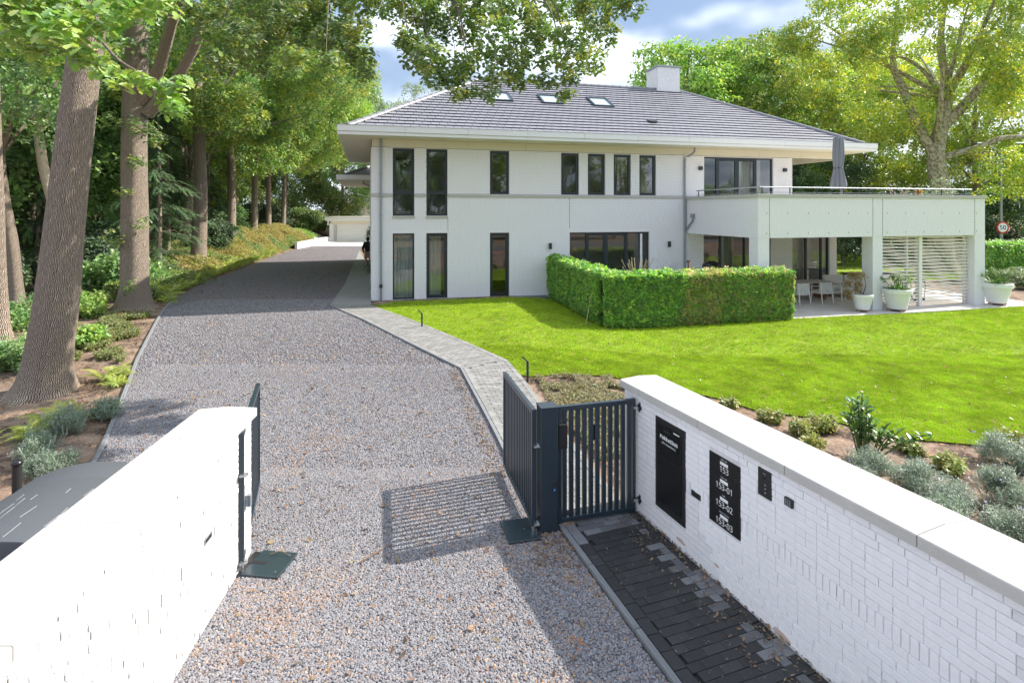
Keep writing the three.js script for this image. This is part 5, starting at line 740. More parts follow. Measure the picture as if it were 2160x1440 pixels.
{ // leaning oak in front, its low branch hangs into the top left of the view
  const t1 = tree({ seed: 101, x: -9.66, d: 11.83, label: 'thick leaning oak trunk standing nearest in the bed left of the drive', group: 'oaks along the drive', trunk: [[-9.74, 0.0, 0.56], [-9.66, 0.75, 0.435], [-9.53, 1.6, 0.40], [-9.33, 3.36, 0.35], [-9.06, 5.82, 0.325], [-8.82, 7.7, 0.30], [-8.6, 9.6, 0.27], [-8.3, 13, 0.2], [-8.0, 17, 0.1]], h: 17, seg: 44, sides: 36, rough: 0.05, flare: 0.32,
    limbs: [[[-8.7, 7.6, 11.8, 0.16], [-7.6, 8.4, 9.6, 0.11], [-6.0, 7.2, 7.4, 0.06], [-4.5, 6.1, 5.7, 0.02]], [[-5.6, 6.9, 7.2, 0.04], [-5.1, 5.9, 7.25, 0.02], [-4.4, 5.5, 7.2, 0.008]], [[-5.6, 6.9, 7.0, 0.03], [-4.8, 6.2, 6.2, 0.02], [-4.0, 5.95, 5.8, 0.008]]],
    blobs: dense(SPRAY, 330, 3), crown: { n: 12, y: 14.5, rx: 6, ry: 4.5, rz: 6, dx: 1, dd: 1, br: [0.9, 1.5], per: 60, limbs: 16, from: 0.8 }, kind: 'oak', pal: PAL.bright, leafOpt: { scale: [0.85, 1.15] } });
  { const stub = (r0, r1, y0, h) => { const c = cyl(r0, r1, h, 0, y0, 0, 18); c.rotateZ(-1.25); c.rotateY(-0.6); return c; }; const m = part('branch_stub', stub(0.12, 0.1, 0, 0.13), MAT.bark, t1), w = V(-8.64, 7.2, -11.66).sub(t1.position); m.position.copy(w); part('cut_face', stub(0.085, 0.085, 0.128, 0.008), MAT.cutWood, m).userData.label = 'fresh orange cut face'; }
  // second oak with the long limbs over the drive
  const limbs = [[[-13.0, 7.73, 20, 0.25], [-12.17, 8.82, 19.6, 0.2], [-11.5, 9.73, 19, 0.17], [-10.17, 10.6, 17.6, 0.13], [-7.5, 10.6, 15.6, 0.10], [-4.5, 10.0, 14, 0.08], [-1.5, 9.4, 13.4, 0.055], [1.5, 9.0, 13, 0.03]], [[-12.83, 7.32, 20, 0.22], [-11.67, 8.4, 19.7, 0.18], [-10.67, 9.57, 19.2, 0.15], [-9.33, 10.65, 18, 0.12], [-6.5, 10.2, 16, 0.06]]];
  seed(7); for (let i = 3; i < OVER.length; i += 2) { const [x, y, d] = OVER[i]; const sx = clamp(x - 0.8, -7.5, 1.2), t = (sx + 7.5) / 9; limbs.push([[sx, lerp(10.6, 9.05, t), lerp(15.6, 13.05, t), 0.035], [lerp(sx, x, 0.6), lerp(10.3, y, 0.5), lerp(lerp(15.6, 13.05, t), d, 0.6), 0.018], [x, y + 0.1, d, 0.006]]); }
  tree({ seed: 102, x: -13.3, d: 20, label: 'tall oak with dark upper trunk and long limbs reaching over the drive', group: 'oaks along the drive', trunk: [[-13.3, 0.4, 0.62], [-13.28, 1.3, 0.46], [-13.28, 4.65, 0.40], [-13.28, 7.48, 0.40], [-13.17, 10.32, 0.34], [-13.0, 13.82, 0.28], [-12.8, 18, 0.12]], h: 18, seg: 36, sides: 30, flare: 0.3, limbs, bark: MAT.bark, barkLimb: MAT.bark,
    blobs: [...dense(OVER, 230, 4), ...dense([[-13.6, 3.0, 19.4, 0.35], [-12.7, 3.5, 19.5, 0.25], [-13.2, 4.6, 19.3, 0.2], [-12.8, 5.6, 19.4, 0.25], [-13.7, 7.0, 19.3, 0.35], [-12.6, 6.8, 19.2, 0.4], [-11.9, 6.4, 19, 0.4], [-12.9, 1.4, 19.2, 0.2]], 110, 3)], crown: { n: 15, y: 15.5, rx: 6.5, ry: 4.5, rz: 6, dx: 1, br: [1.0, 1.7], per: 45, limbs: 18, from: 0.8 }, kind: 'oak', pal: PAL.oak });
  const row = [[-17.4, 31.5, 0.42, 17, 'third oak along the drive standing in the ferns'], [-20.8, 42, 0.36, 18, 'fourth oak along the drive, first one rising behind the pale border'], [-22.7, 50, 0.31, 18, 'fifth oak trunk along the drive, leaning slightly right'], [-24.0, 56, 0.29, 18, 'sixth oak trunk along the drive, dark and slender'], [-25.2, 62.5, 0.28, 18, 'farthest oak trunk along the drive before the garage']];
  row.forEach(([x, d, r, h, label], i) => tree({ seed: 110 + i, x, d, r, h, label, group: 'oaks along the drive', seg: 16, sides: 18, bark: MAT.bark, flare: 0.35, crown: { n: 62, y: 13.4 + i * 0.3, rx: 6.8, ry: 6.2, rz: 6.2, dx: 2.0 + i * 0.4, br: [1.1, 2.0], per: i < 1 ? 42 : 34, limbs: 7, from: 0.5 }, kind: 'mid', pal: i % 2 ? PAL.bright : PAL.mixed, leafOpt: { scale: [0.95, 1.5] } }));
  // other trunks at the left edge
  tree({ seed: 120, x: -16.93, d: 19.5, name: 'slender_tree', label: 'slender pale leaning tree at the left edge behind the leaning oak', trunk: [[-16.93, 0.4, 0.28], [-17.0, 1.2, 0.21], [-17.14, 2.68, 0.185], [-17.47, 4.63, 0.165], [-17.68, 7.07, 0.14], [-17.9, 12, 0.06]], h: 12, crown: { n: 20, y: 11, rx: 4, ry: 4, rz: 4, br: [0.9, 1.5], per: 40, limbs: 8, from: 0.7 }, kind: 'mid', pal: PAL.forest });
  tree({ seed: 121, x: -13.35, d: 14.8, name: 'slender_tree', label: 'bright bark trunk cut off by the left picture edge', trunk: [[-13.35, 0.29, 0.24], [-13.38, 2.48, 0.17], [-13.44, 4.7, 0.155], [-13.54, 8.15, 0.14], [-13.6, 12, 0.06]], h: 12, crown: { n: 16, y: 12, rx: 4, ry: 3.5, rz: 4, br: [0.9, 1.5], per: 40, limbs: 8, from: 0.75 }, kind: 'mid', pal: PAL.bright });
  tree({ seed: 122, x: -19.3, d: 24, name: 'birch_tree', label: 'pale birch trunk standing in the wood left of the leaning oak', trunk: [[-19.2, 0.5, 0.24], [-19.4, 4.2, 0.2], [-19.76, 5.6, 0.19], [-20.0, 7.2, 0.18], [-20.3, 9.8, 0.16], [-20.6, 15, 0.05]], h: 15, bark: MAT.birch, crown: { n: 26, y: 12, rx: 3.5, ry: 4.5, rz: 3.5, br: [0.9, 1.4], per: 40, limbs: 9, from: 0.6 }, kind: 'mid', pal: PAL.forest });
  tree({ seed: 123, x: -21.6, d: 37, name: 'slender_tree', label: 'pale forked trunk showing just left of the third oak', trunk: [[-21.6, 0.8, 0.42], [-21.34, 2.82, 0.37], [-21.03, 5.29, 0.34], [-20.81, 9.91, 0.31], [-20.6, 15, 0.08]], h: 15, crown: { n: 26, y: 13, rx: 4.5, ry: 4, rz: 4.5, br: [1, 1.6], per: 45, limbs: 12 }, kind: 'mid', pal: PAL.forest, leafOpt: { scale: [1, 1.6] } });
}
// ------------------------------------------------------------------ the wood behind
{
  seed(60); const spots = [];
  for (const [d0, xs] of [[23, [-24, -29, -35]], [29, [-23, -27.5, -33, -39]], [36, [-27, -31.5, -37, -44]], [45, [-29, -34, -40, -48]], [54, [-31, -36.5, -43, -52]], [64, [-32, -38, -46]], [76, [-16, -22, -29, -36, -44, -54]], [90, [-26, -36, -48]]]) for (const x of xs) spots.push([x + R(-1, 1), d0 + R(-2, 2)]);
  for (const [i, [x, d]] of spots.entries()) tree({ seed: 200 + i, name: 'woodland_tree', x, d, r: R(0.16, 0.3), h: R(14, 19), label: 'green leafy tree in the dense wood behind the drive oaks', group: 'woodland trees behind the oaks', seg: 8, sides: 8, flare: 0.2, bark: MAT.barkSlim, crown: { n: 40, y: R(8.5, 10.5), rx: R(3.6, 4.6), ry: 7, rz: 4, br: [1.2, 2.1], per: d < 40 ? 16 : 10, limbs: 8 }, kind: d < 34 ? 'mid' : 'far', pal: pick([PAL.forest, PAL.forest, PAL.mixed, PAL.oakDark]), leafOpt: { scale: d < 34 ? [1.2, 2.0] : [0.85, 1.35] } });
  // conifers with drooping feathery boughs
  const spray = (() => { const l = []; for (let i = 0; i < 26; i++) { const t = i / 26; for (const s of [-1, 1]) l.push({ o: V(t * 0.6, -0.12 * t * t + R(-0.02, 0.02), R(-0.02, 0.02)), dir: V(0.7, R(-0.4, 0.2), s * (0.8 - 0.3 * t) * R(0.6, 1.2)), up: V(0, 1, R(-0.3, 0.3)), len: 0.15 * (1 - 0.5 * t) * R(0.6, 1.2), wid: 0.022, lobes: 0 }); } return leafMesh(l); })();
  for (const [k, [x, d, h, r]] of [[-16.8, 27, 8.5, 2.6], [-20.3, 33.5, 10, 3.0], [-24.6, 46, 9, 3.2], [-22.5, 27, 9, 2.8]].entries()) {
    seed(300 + k); const y0 = H(x, -d) - 0.1, t = thing('hemlock_tree', ['dark feathery hemlock between the second and third oaks', 'dark feathery hemlock behind the third oak trunk', 'dark feathery hemlock behind the fourth oak', 'dark feathery hemlock deep in the wood left of the second oak'][k], 'tree', [x, y0, -d]);
    part('trunk', limb([V(0, 0, 0), V(0.05, h * 0.5, 0), V(0, h, 0)], [0.16, 0.1, 0.02], 8, 8), MAT.barkSlim, t); const br = [], list = [];
    for (let i = 0; i < 95; i++) { const f = rnd(), y = 0.4 + f * (h - 0.6), L = r * (1 - f) * R(0.75, 1.1) + 0.3, a = R(0, 6.28), ca = Math.cos(a), sa = Math.sin(a); if (i < 40) br.push(limb([V(0, y, 0), V(ca * L * 0.5, y + 0.05, sa * L * 0.5), V(ca * L, y - 0.28 * L, sa * L)], [0.03, 0.02, 0.006], 4, 5)); const n = Math.round(5 + L * 6); for (let q = 0; q < n; q++) { const u = (q + rnd()) / n; const c = tint(PAL.dark, 0.2); if (u > 0.75) c.multiplyScalar(1.5); list.push({ m: M4(ca * L * u, y + 0.05 - 0.33 * L * u * u, sa * L * u, R(-0.25, 0.25), -a + R(-0.9, 0.9), -0.25 + R(-0.3, 0.2), R(0.7, 1.15)), c }); } }
    part('branches', br, MAT.twig, t); stuff('needles', spray, leafMat(0.9, 0.2), list, t);
  }
  // understorey shrubs
  const shrubs = [];
  for (const [x, d, h, w, p, label] of [[-15.6, 23.5, 1.6, 1.1, PAL.forest, 'rounded green shrub behind the second oak'], [-18.6, 25.0, 2.6, 1.6, PAL.dark, 'dark evergreen shrub left of the second oak'], [-17.4, 23.0, 1.3, 0.9, PAL.forest, 'low green shrub between the leaning tree and second oak'], [-22.0, 29.5, 3.2, 2.0, PAL.dark, 'big dark evergreen shrub deep in the left wood'], [-19.6, 37.5, 2.2, 1.3, PAL.dark, 'dark evergreen shrub between the third and fourth oaks'], [-22.8, 40.0, 3.4, 1.8, PAL.dark, 'tall dark evergreen shrub behind the fourth oak'], [-24.0, 47.5, 3.0, 1.6, PAL.forest, 'ivy green shrub between the fourth and fifth oaks'], [-26.5, 54.5, 3.0, 1.9, PAL.dark, 'dark shrub behind the fifth and sixth oaks'], [-27.5, 64.0, 3.2, 2.4, PAL.dark, 'dark shrub behind the farthest oak'], [-23.6, 66.5, 2.6, 2.0, PAL.oakDark, 'shrub beside the back corner of the garage'], [-13.9, 18.4, 0.75, 0.6, PAL.bright, 'small bright green shrub left of the second oak foot'], [-11.3, 15.1, 0.5, 0.45, PAL.bright, 'small light green shrub between the leaning oak and second oak'], [-11.6, 13.2, 0.7, 0.6, PAL.forest, 'small rhododendron at the left picture edge beside the leaning oak'], [-14.6, 16.6, 0.9, 0.7, PAL.forest, 'low shrub beside the trunk at the left edge'], [-20.8, 21.5, 2.2, 1.6, PAL.dark, 'dark shrub behind the leaning pale tree'], [-25.5, 24.0, 3.0, 2.2, PAL.dark, 'dark shrub at the far left behind the birch']]) shrubs.push([x, d, h, w, p, label]);
  for (const [k, [x, d, h, w, p, label]] of shrubs.entries()) { seed(400 + k); const s = thing('shrub', label, 'shrub', [x, H(x, -d), -d]); part('stems', [0, 1, 2, 3, 4].map((i) => limb([V(0, -0.05, 0), V(R(-0.3, 0.3) * w, h * 0.4, R(-0.3, 0.3) * w), V(R(-0.7, 0.7) * w, h * 0.8, R(-0.7, 0.7) * w)], [0.03, 0.02, 0.008], 5, 5)), MAT.twig, s); const b = []; const n = Math.round(8 + 8 * w); for (let i = 0; i < n; i++) { const f = Math.sqrt(rnd()); const a = R(0, 6.28); b.push([Math.cos(a) * w * f * 0.8, h * (0.18 + 0.65 * rnd()), Math.sin(a) * w * f * 0.8, 0.35 * w + 0.1, Math.round((d < 20 ? 60 : 42) * Math.max(0.5, w))]); } foliage('leaves', b, d < 20 ? 'small' : 'mid', p, s, { scale: d < 20 ? [1.1, 1.9] : [0.7, 1.3] }); }
}
// ------------------------------------------------------------------ trees behind the house and to the right
{
  const list = [[14.2, 46, 18.5, 5.0, PAL.bright, 'fresh green tree rising behind the chimney'], [20.0, 48, 19, 5.2, PAL.mixed, 'green tree behind the right hip of the roof'], [25, 52, 19, 5.5, PAL.mixed, 'yellowing green tree behind the folded parasol'], [17, 56, 19, 5.5, PAL.forest, 'darker green tree behind the roof between two brighter trees'], [33, 54, 20, 7, PAL.yellow, 'yellow leaved tree behind the pale plane tree'], [41, 50, 18, 7, PAL.yellow, 'yellow leaved tree behind the street lamp'], [49, 54, 18, 7, PAL.mixed, 'broad tree at the far right picture edge'], [28, 62, 22, 7, PAL.mixed, 'tall tree far behind the plane tree'], [38, 64, 22, 8, PAL.yellow, 'tall yellowing tree far behind the street lamp'], [-13.5, 92, 25, 6, PAL.pale, 'pale hazy tree far behind the left roof hip'], [-20.5, 96, 24, 6, PAL.pale, 'pale hazy tree beyond the garage']];
  list.forEach(([x, d, h, r, pal, label], i) => tree({ seed: 500 + i, name: 'garden_tree', x, d, r: 0.35, h, label, seg: 10, sides: 10, bark: MAT.barkSlim, crown: { n: 70, y: h * 0.58, rx: r, ry: h * 0.42, rz: r, br: [1.1, 1.9], per: d > 80 ? 16 : 22, limbs: 16 }, kind: d > 58 ? 'far' : 'mid', pal, leafOpt: { scale: d > 58 ? [0.7, 1.1] : [1.2, 1.9] } }));
  // plane tree with pale mottled limbs
  const q = (a) => a.map((p) => [p[0], p[1], 36, p[2] * 0.75]);
  tree({ seed: 520, name: 'plane_tree', x: 27.15, d: 36, label: 'big plane tree with pale mottled limbs and yellow green leaves right of the house', bark: MAT.barkPale, trunk: [[27.15, 0.1, 0.75], [27.15, 3.15, 0.63], [27.15, 5.25, 0.55], [26.85, 7.2, 0.5], [27.15, 9.15, 0.38], [27.6, 11.25, 0.27], [27.15, 14.55, 0.2], [27.6, 18, 0.1]], h: 18, seg: 26, sides: 18, flare: 0.3,
    limbs: [q([[26.64, 7.6, 0.39], [25.5, 9.75, 0.36], [24.69, 11.85, 0.3], [24.15, 13.05, 0.24], [24.3, 15.45, 0.18], [24.54, 18.15, 0.1]]), q([[24.3, 12.7, 0.18], [23.1, 13.65, 0.15], [21.6, 14.55, 0.12], [19.8, 15.75, 0.06]]), q([[27.3, 9.2, 0.45], [28.8, 10.8, 0.39], [30.15, 12.45, 0.3], [31.2, 14.25, 0.21], [31.8, 17.25, 0.1]]), q([[27.3, 7.3, 0.3], [29.4, 7.89, 0.26], [30.9, 8.49, 0.24], [32.4, 8.61, 0.21], [34.5, 9.15, 0.1]]), q([[27.3, 10.8, 0.21], [26.1, 12.75, 0.17], [24.6, 13.65, 0.12], [23.1, 13.5, 0.05]]), [[27.4, 11, 36, 0.2], [27.8, 14, 34, 0.14], [28, 17, 32.5, 0.05]], [[26.9, 8, 36, 0.2], [25.8, 10.5, 34.2, 0.14], [25, 13.5, 32.8, 0.05]]],
    crown: { n: 74, y: 15.0, rx: 9.2, ry: 5.8, rz: 6.5, dx: 0.2, dd: 2.0, br: [0.9, 1.6], per: 52, limbs: 9, from: 0.7 }, blobs: dense([[31, 7.2, 35.4, 1.0], [33, 7.4, 35, 1.2], [29.6, 6.4, 35.5, 0.9], [31.6, 5.6, 35.3, 1.1], [34, 5.8, 35.6, 1.3], [30, 5.0, 36, 0.8], [28.9, 7.5, 35, 0.7], [25, 7.5, 37, 0.9], [23.6, 8.6, 37, 1.0], [22.6, 10.2, 37, 1.0], [24, 10.4, 37.4, 1.0], [26, 9.5, 37.5, 0.9]], 46), kind: 'mid', pal: PAL.yellow, leafOpt: { scale: [0.8, 1.3] } });
  // evergreens behind the balcony and hedge behind the terrace
  for (const [i, [x, d, h, w, label]] of [[16.5, 41, 6.5, 2.2, 'dark holly like evergreen behind the end of the upper wall'], [19.6, 40, 7.5, 2.4, 'dark evergreen behind the folded parasol'], [23.0, 39.5, 7.8, 2.3, 'tall dark yew left of the plane tree trunk'], [28.9, 41, 5.5, 2.4, 'dark evergreen right of the plane tree trunk'], [33.5, 43, 5.0, 2.6, 'dark shrub below the yellow leaves at the street lamp'], [38.2, 44, 5.0, 2.6, 'dark shrub at the right picture edge']].entries()) { seed(540 + i); const s = thing('evergreen', label, 'evergreen', [x, H(x, -d), -d]); part('trunk', limb([V(0, 0, 0), V(0, h * 0.5, 0), V(0, h * 0.95, 0)], [0.14, 0.1, 0.02], 6, 7), MAT.barkSlim, s); const b = []; for (let k = 0; k < 34; k++) { const f = rnd(), a = R(0, 6.28), q2 = Math.sqrt(rnd()) * w * (1.1 - 0.75 * f * f); b.push([Math.cos(a) * q2, h * (0.08 + 0.87 * f), Math.sin(a) * q2, R(0.6, 0.95), 40]); } foliage('leaves', b, 'mid', PAL.dark, s, { scale: [0.8, 1.3], mat: leafMat(0.8, 0.15) }); }
  const hedgeRow = (name, label, a, b, h, w, kind, pal, n, sc, mat = LEAF) => { const g = thing(name, label, 'hedge'); const A = V(a[0], 0, -a[1]), B = V(b[0], 0, -b[1]), L = A.distanceTo(B), D = B.clone().sub(A).normalize(), X = V(-D.z, 0, D.x); const st = []; for (let s = 0.2; s < L; s += 0.45) { const p = A.clone().addScaledVector(D, s); p.y = H(p.x, p.z); st.push(limb([p.clone().add(V(0, -0.05, 0)), p.clone().add(V(R(-0.05, 0.05), h * 0.5, R(-0.05, 0.05))), p.clone().add(V(R(-0.1, 0.1), h * 0.95, R(-0.1, 0.1)))], [0.025, 0.018, 0.006], 4, 5)); } part('stems', st, MAT.twig, g); const set = []; for (let i = 0; i < n; i++) { const s = R(0, L), f = rnd(), side = rnd(); let u, y; if (i % 60 === 0) { y = h + R(0, 0.16); u = R(-0.5, 0.5); } else if (side < 0.3) { y = h - R(0, 0.1); u = R(-0.5, 0.5); } else { y = 0.08 + Math.pow(rnd(), 0.85) * (h - 0.08); u = (1 - 0.25 * S(0.35 - y, 0, 0.3)) * (1 + 0.1 * noise(s * 1.7, y * 1.7, 4)) * (rnd() < 0.62 ? 1 : -1) * (0.5 - R(0, 0.3) * rnd()); } const p = A.clone().addScaledVector(D, s).addScaledVector(X, u * w); set.push({ m: M4(p.x, H(p.x, p.z) + y + 0.04 * noise(s * 2, y * 2, u), p.z, R(-0.6, 0.6), R(0, 6.28), R(-0.6, 0.6), R(...sc)), c: tint(typeof pal === 'function' ? pal(s / L, y / h) : pal) }); } stuff('leaves', CL[kind][0], mat, set, g); return g; };
  seed(560);
  hedgeRow('laurel_hedge', 'clipped laurel hedge behind the right end of the terrace', [24.8, 30.6], [40, 35], 2.0, 1.1, 'mid', PAL.hedge, 9000, [0.55, 0.9]);
  hedgeRow('back_hedge', 'dark hedge along the back garden seen through the terrace', [14, 49], [40, 56], 3.6, 1.6, 'far', PAL.dark, 5200, [0.6, 1.0]);
  for (const [x, d, h, w, p, l] of [[18.6, 43.5, 1.5, 1.6, PAL.forest, 'rounded shrub on the back lawn seen through the terrace'], [25.2, 27.5, 0.9, 0.9, PAL.pale, 'pale grey shrub beside the right hand pot'], [27.4, 28.6, 1.1, 1.0, PAL.forest, 'low shrub in front of the laurel hedge']]) { seed(570 + x); const s = thing('shrub', l, 'shrub', [x, H(x, -d), -d]); part('stems', [0, 1, 2, 3].map(() => limb([V(0, -0.05, 0), V(R(-0.4, 0.4) * w, h * 0.5, R(-0.4, 0.4) * w), V(R(-0.8, 0.8) * w, h * 0.9, R(-0.8, 0.8) * w)], [0.03, 0.02, 0.008], 5, 5)), MAT.twig, s); const b = []; for (let i = 0; i < 16; i++) { const f = Math.sqrt(rnd()), a = R(0, 6.28); b.push([Math.cos(a) * w * f * 0.8, h * R(0.2, 0.8), Math.sin(a) * w * f * 0.8, 0.4 * w, 40]); } foliage('leaves', b, 'mid', p, s, { scale: [0.45, 0.8] }); }
  // clipped beech hedge in front of the house
  seed(580);
  const hp = (s, t) => { const p = houseWorld(s, 0, t); return [p.x, -p.z]; };
  hedgeRow('beech_hedge', 'clipped green beech hedge standing in front of the terrace and lawn', hp(7.1, -5.55), hp(14.1, -5.5), 1.66, 0.72, 'hedge', (u, v) => u > 0.36 + 0.05 * v && rnd() < (u < 0.6 ? 0.75 : 0.35) ? PAL.hedgeBrown : PAL.hedge, 26000, [0.8, 1.25]);
  hedgeRow('beech_hedge', 'shaded arm of the clipped beech hedge running back to the house wall', hp(7.35, -5.5), hp(7.35, -0.35), 1.66, 0.72, 'hedge', PAL.hedge, 17000, [0.8, 1.25]);
  // trees across the road, mirrored in the windows
  for (const [i, [x, d, h]] of [[-2, -34, 13], [7, -33, 14], [14.5, -32, 14], [21.5, -30, 14], [28, -28, 14], [34.5, -25, 14], [41, -21, 14], [58, -15, 9]].entries()) tree({ seed: 600 + i, name: 'roadside_tree', x, d, r: 0.3, h, label: 'leafy tree across the road behind the viewer', group: 'trees across the road', seg: 8, sides: 8, bark: MAT.barkSlim, crown: { n: 46, y: h * 0.56, rx: 4.6, ry: h * 0.42, rz: 4.2, br: [1.2, 2.0], per: 10, limbs: 8 }, kind: 'far', pal: pick([PAL.forest, PAL.oakDark, PAL.mixed]) });
}
// ------------------------------------------------------------------ ferns, border plants, pots
const frond = (() => { const l = []; for (let i = 1; i < 22; i++) { const t = i / 22, y = 0.55 * t - 0.62 * t * t, x = 0.72 * t; for (const s of [-1, 1]) l.push({ o: V(x, y, 0), dir: V(0.35, -0.12, s), up: V(0.1, 1, 0), len: (0.17 * Math.sin(Math.PI * (0.18 + 0.8 * t)) + 0.02) * R(0.8, 1.15), wid: 0.03, lobes: 0, curl: 0.35 }); } return leafMesh(l); })();
const FERN = [[0.38, 0.46, 0.03], [0.44, 0.50, 0.035], [0.30, 0.42, 0.03]], FERNG = [[0.16, 0.30, 0.03], [0.20, 0.34, 0.03]];
function fern(label, x, d, size, pal, n = 15) { const g = thing('fern', label, 'fern', [x, H(x, -d) - 0.01, -d], R(0, 6)); part('crown', new THREE.SphereGeometry(0.05 * size, 8, 6).translate(0, 0.02, 0), MAT.twig, g); const list = []; for (let i = 0; i < n * 2; i++) list.push({ m: M4(R(-0.22, 0.22) * size, 0.02, R(-0.22, 0.22) * size, R(-0.25, 0.25), i / n * 6.283 + R(-0.3, 0.3), R(0.05, 0.85), size * R(0.45, 0.8)), c: tint(pal) }); stuff('fronds', frond, LEAF, list, g); return g; }
seed(70);
fern('big yellow green fern in front of the leaning oak', -8.25, 10.35, 0.95, FERN, 18); fern('yellow green fern below the big fern behind the left wall', -8.15, 9.75, 0.8, FERN); fern('small deep green fern beside the garden spotlight', -7.75, 10.7, 0.6, FERNG, 11); fern('yellow green fern cut by the left picture edge', -8.75, 9.25, 0.7, FERN, 12); fern('bright fern at the foot of the leaning oak towards the drive', -8.85, 12.6, 0.85, FERN, 16); fern('second bright fern beside the drive edging', -8.5, 12.15, 0.65, FERN, 13); fern('rust brown withered fern below the second oak', -12.35, 18.4, 0.75, [[0.26, 0.075, 0.03], [0.32, 0.10, 0.04]], 8); fern('yellow green fern left of the second oak foot', -14.1, 19.2, 0.9, FERN, 13); fern('fern right of the second oak foot at the drive edge', -12.9, 21.4, 0.8, FERN, 14);
// grey leaved lavender and cotton lavender
const stem = (() => { const l = []; for (let i = 0; i < 15; i++) { const y = 0.08 + i * 0.028; for (let k = 0; k < 3; k++) { const a = i * 1.9 + k * 2.09; l.push({ o: V(0, y, 0), dir: V(Math.cos(a) * 0.8, 0.7, Math.sin(a) * 0.8), up: V(-Math.cos(a), 0.4, -Math.sin(a)), len: 0.05 - i * 0.0012, wid: 0.011, lobes: 0, curl: 0 }); } } l.push({ o: V(0, 0, 0), dir: V(0, 1, 0.02), up: V(1, 0, 0), len: 0.5, wid: 0.006, lobes: 0, curl: 0 }); return leafMesh(l); })();
const flower = (() => { const l = []; for (let i = 0; i < 6; i++) { const a = i * 1.05; l.push({ o: V(0, i * 0.006, 0), dir: V(Math.cos(a), 0.7, Math.sin(a)), up: V(0, 1, 0), len: 0.022, wid: 0.016, lobes: 0, curl: 0 }); } return leafMesh(l); })();
function greyShrub(label, x, d, h, w, n, pal = PAL.grey, blue = 0) { const g = thing('lavender', label, 'plant', [x, H(x, -d), -d]); part('base', new THREE.SphereGeometry(0.05, 8, 6), MAT.twig, g); const list = [], fl = []; for (let i = 0; i < n; i++) { const a = R(0, 6.28), q = Math.sqrt(rnd()), lean = q * 0.6; const m = M4(Math.cos(a) * q * w * 0.45, 0, Math.sin(a) * q * w * 0.45, Math.sin(a) * lean, 0, -Math.cos(a) * lean, h / 0.6 * R(0.55, 0.95)); m.multiply(new THREE.Matrix4().makeRotationY(R(0, 6.28))); list.push({ m, c: tint(pal) }); if (i < blue) { const p = V(0, 0.52, 0).applyMatrix4(m); fl.push({ m: M4(p.x, p.y, p.z, R(-0.4, 0.4), R(0, 6), 0, R(0.8, 1.3)), c: tint([[0.28, 0.27, 0.55], [0.35, 0.33, 0.6]]) }); } } stuff('stems', stem, leafMat(0.9, 0.2), list.filter((e, i) => i % 3 === 0), g); { const b = []; for (let i = 0; i < 18; i++) { const a = R(0, 6.28), q = Math.sqrt(rnd()); b.push([Math.cos(a) * q * w * 0.5, h * (0.25 + 0.5 * rnd() * (1 - 0.5 * q)), Math.sin(a) * q * w * 0.5, 0.12, Math.round(n / 7)]); } foliage('leaves', b, 'tiny', pal, g, { scale: [0.8, 1.3], flat: 1.2 }); } if (fl.length) stuff('flowers', flower, leafMat(0.9, 0.2), fl, g); }
seed(71);
greyShrub('grey green lavender in front of the big fern', -7.75, 9.85, 0.5, 0.5, 90); greyShrub('pale grey lavender nearest the drive edging', -7.45, 10.45, 0.5, 0.4, 80); greyShrub('upright grey lavender behind the bollard lamp', -7.35, 8.75, 0.65, 0.4, 80); greyShrub('low rounded grey shrub beside the bollard lamp', -6.85, 8.45, 0.36, 0.5, 110);
for (const [x, d, h, w, n, b, l] of [[5.25, 8.45, 0.4, 0.5, 90, 4, 'silver lavender clump nearest the laurel bush behind the wall'], [5.65, 8.0, 0.42, 0.55, 110, 5, 'grey green lavender clump second along the wall from the laurel'], [5.75, 7.45, 0.42, 0.5, 100, 6, 'lavender clump halfway along the bed behind the wall'], [6.6, 7.55, 0.5, 0.6, 130, 12, 'wide lavender clump with blue flowers near the right edge'], [5.35, 7.1, 0.36, 0.4, 90, 4, 'soft green lavender clump close behind the coping'], [5.95, 6.7, 0.4, 0.5, 110, 9, 'lavender with blue flowers at the right end of the coping'], [7.6, 8.75, 0.5, 0.6, 120, 14, 'blue flowering lavender at the right picture edge'], [4.9, 7.85, 0.32, 0.36, 70, 0, 'small grey lavender against the back of the wall']]) greyShrub(l, x, d, h, w, n, PAL.grey, b);
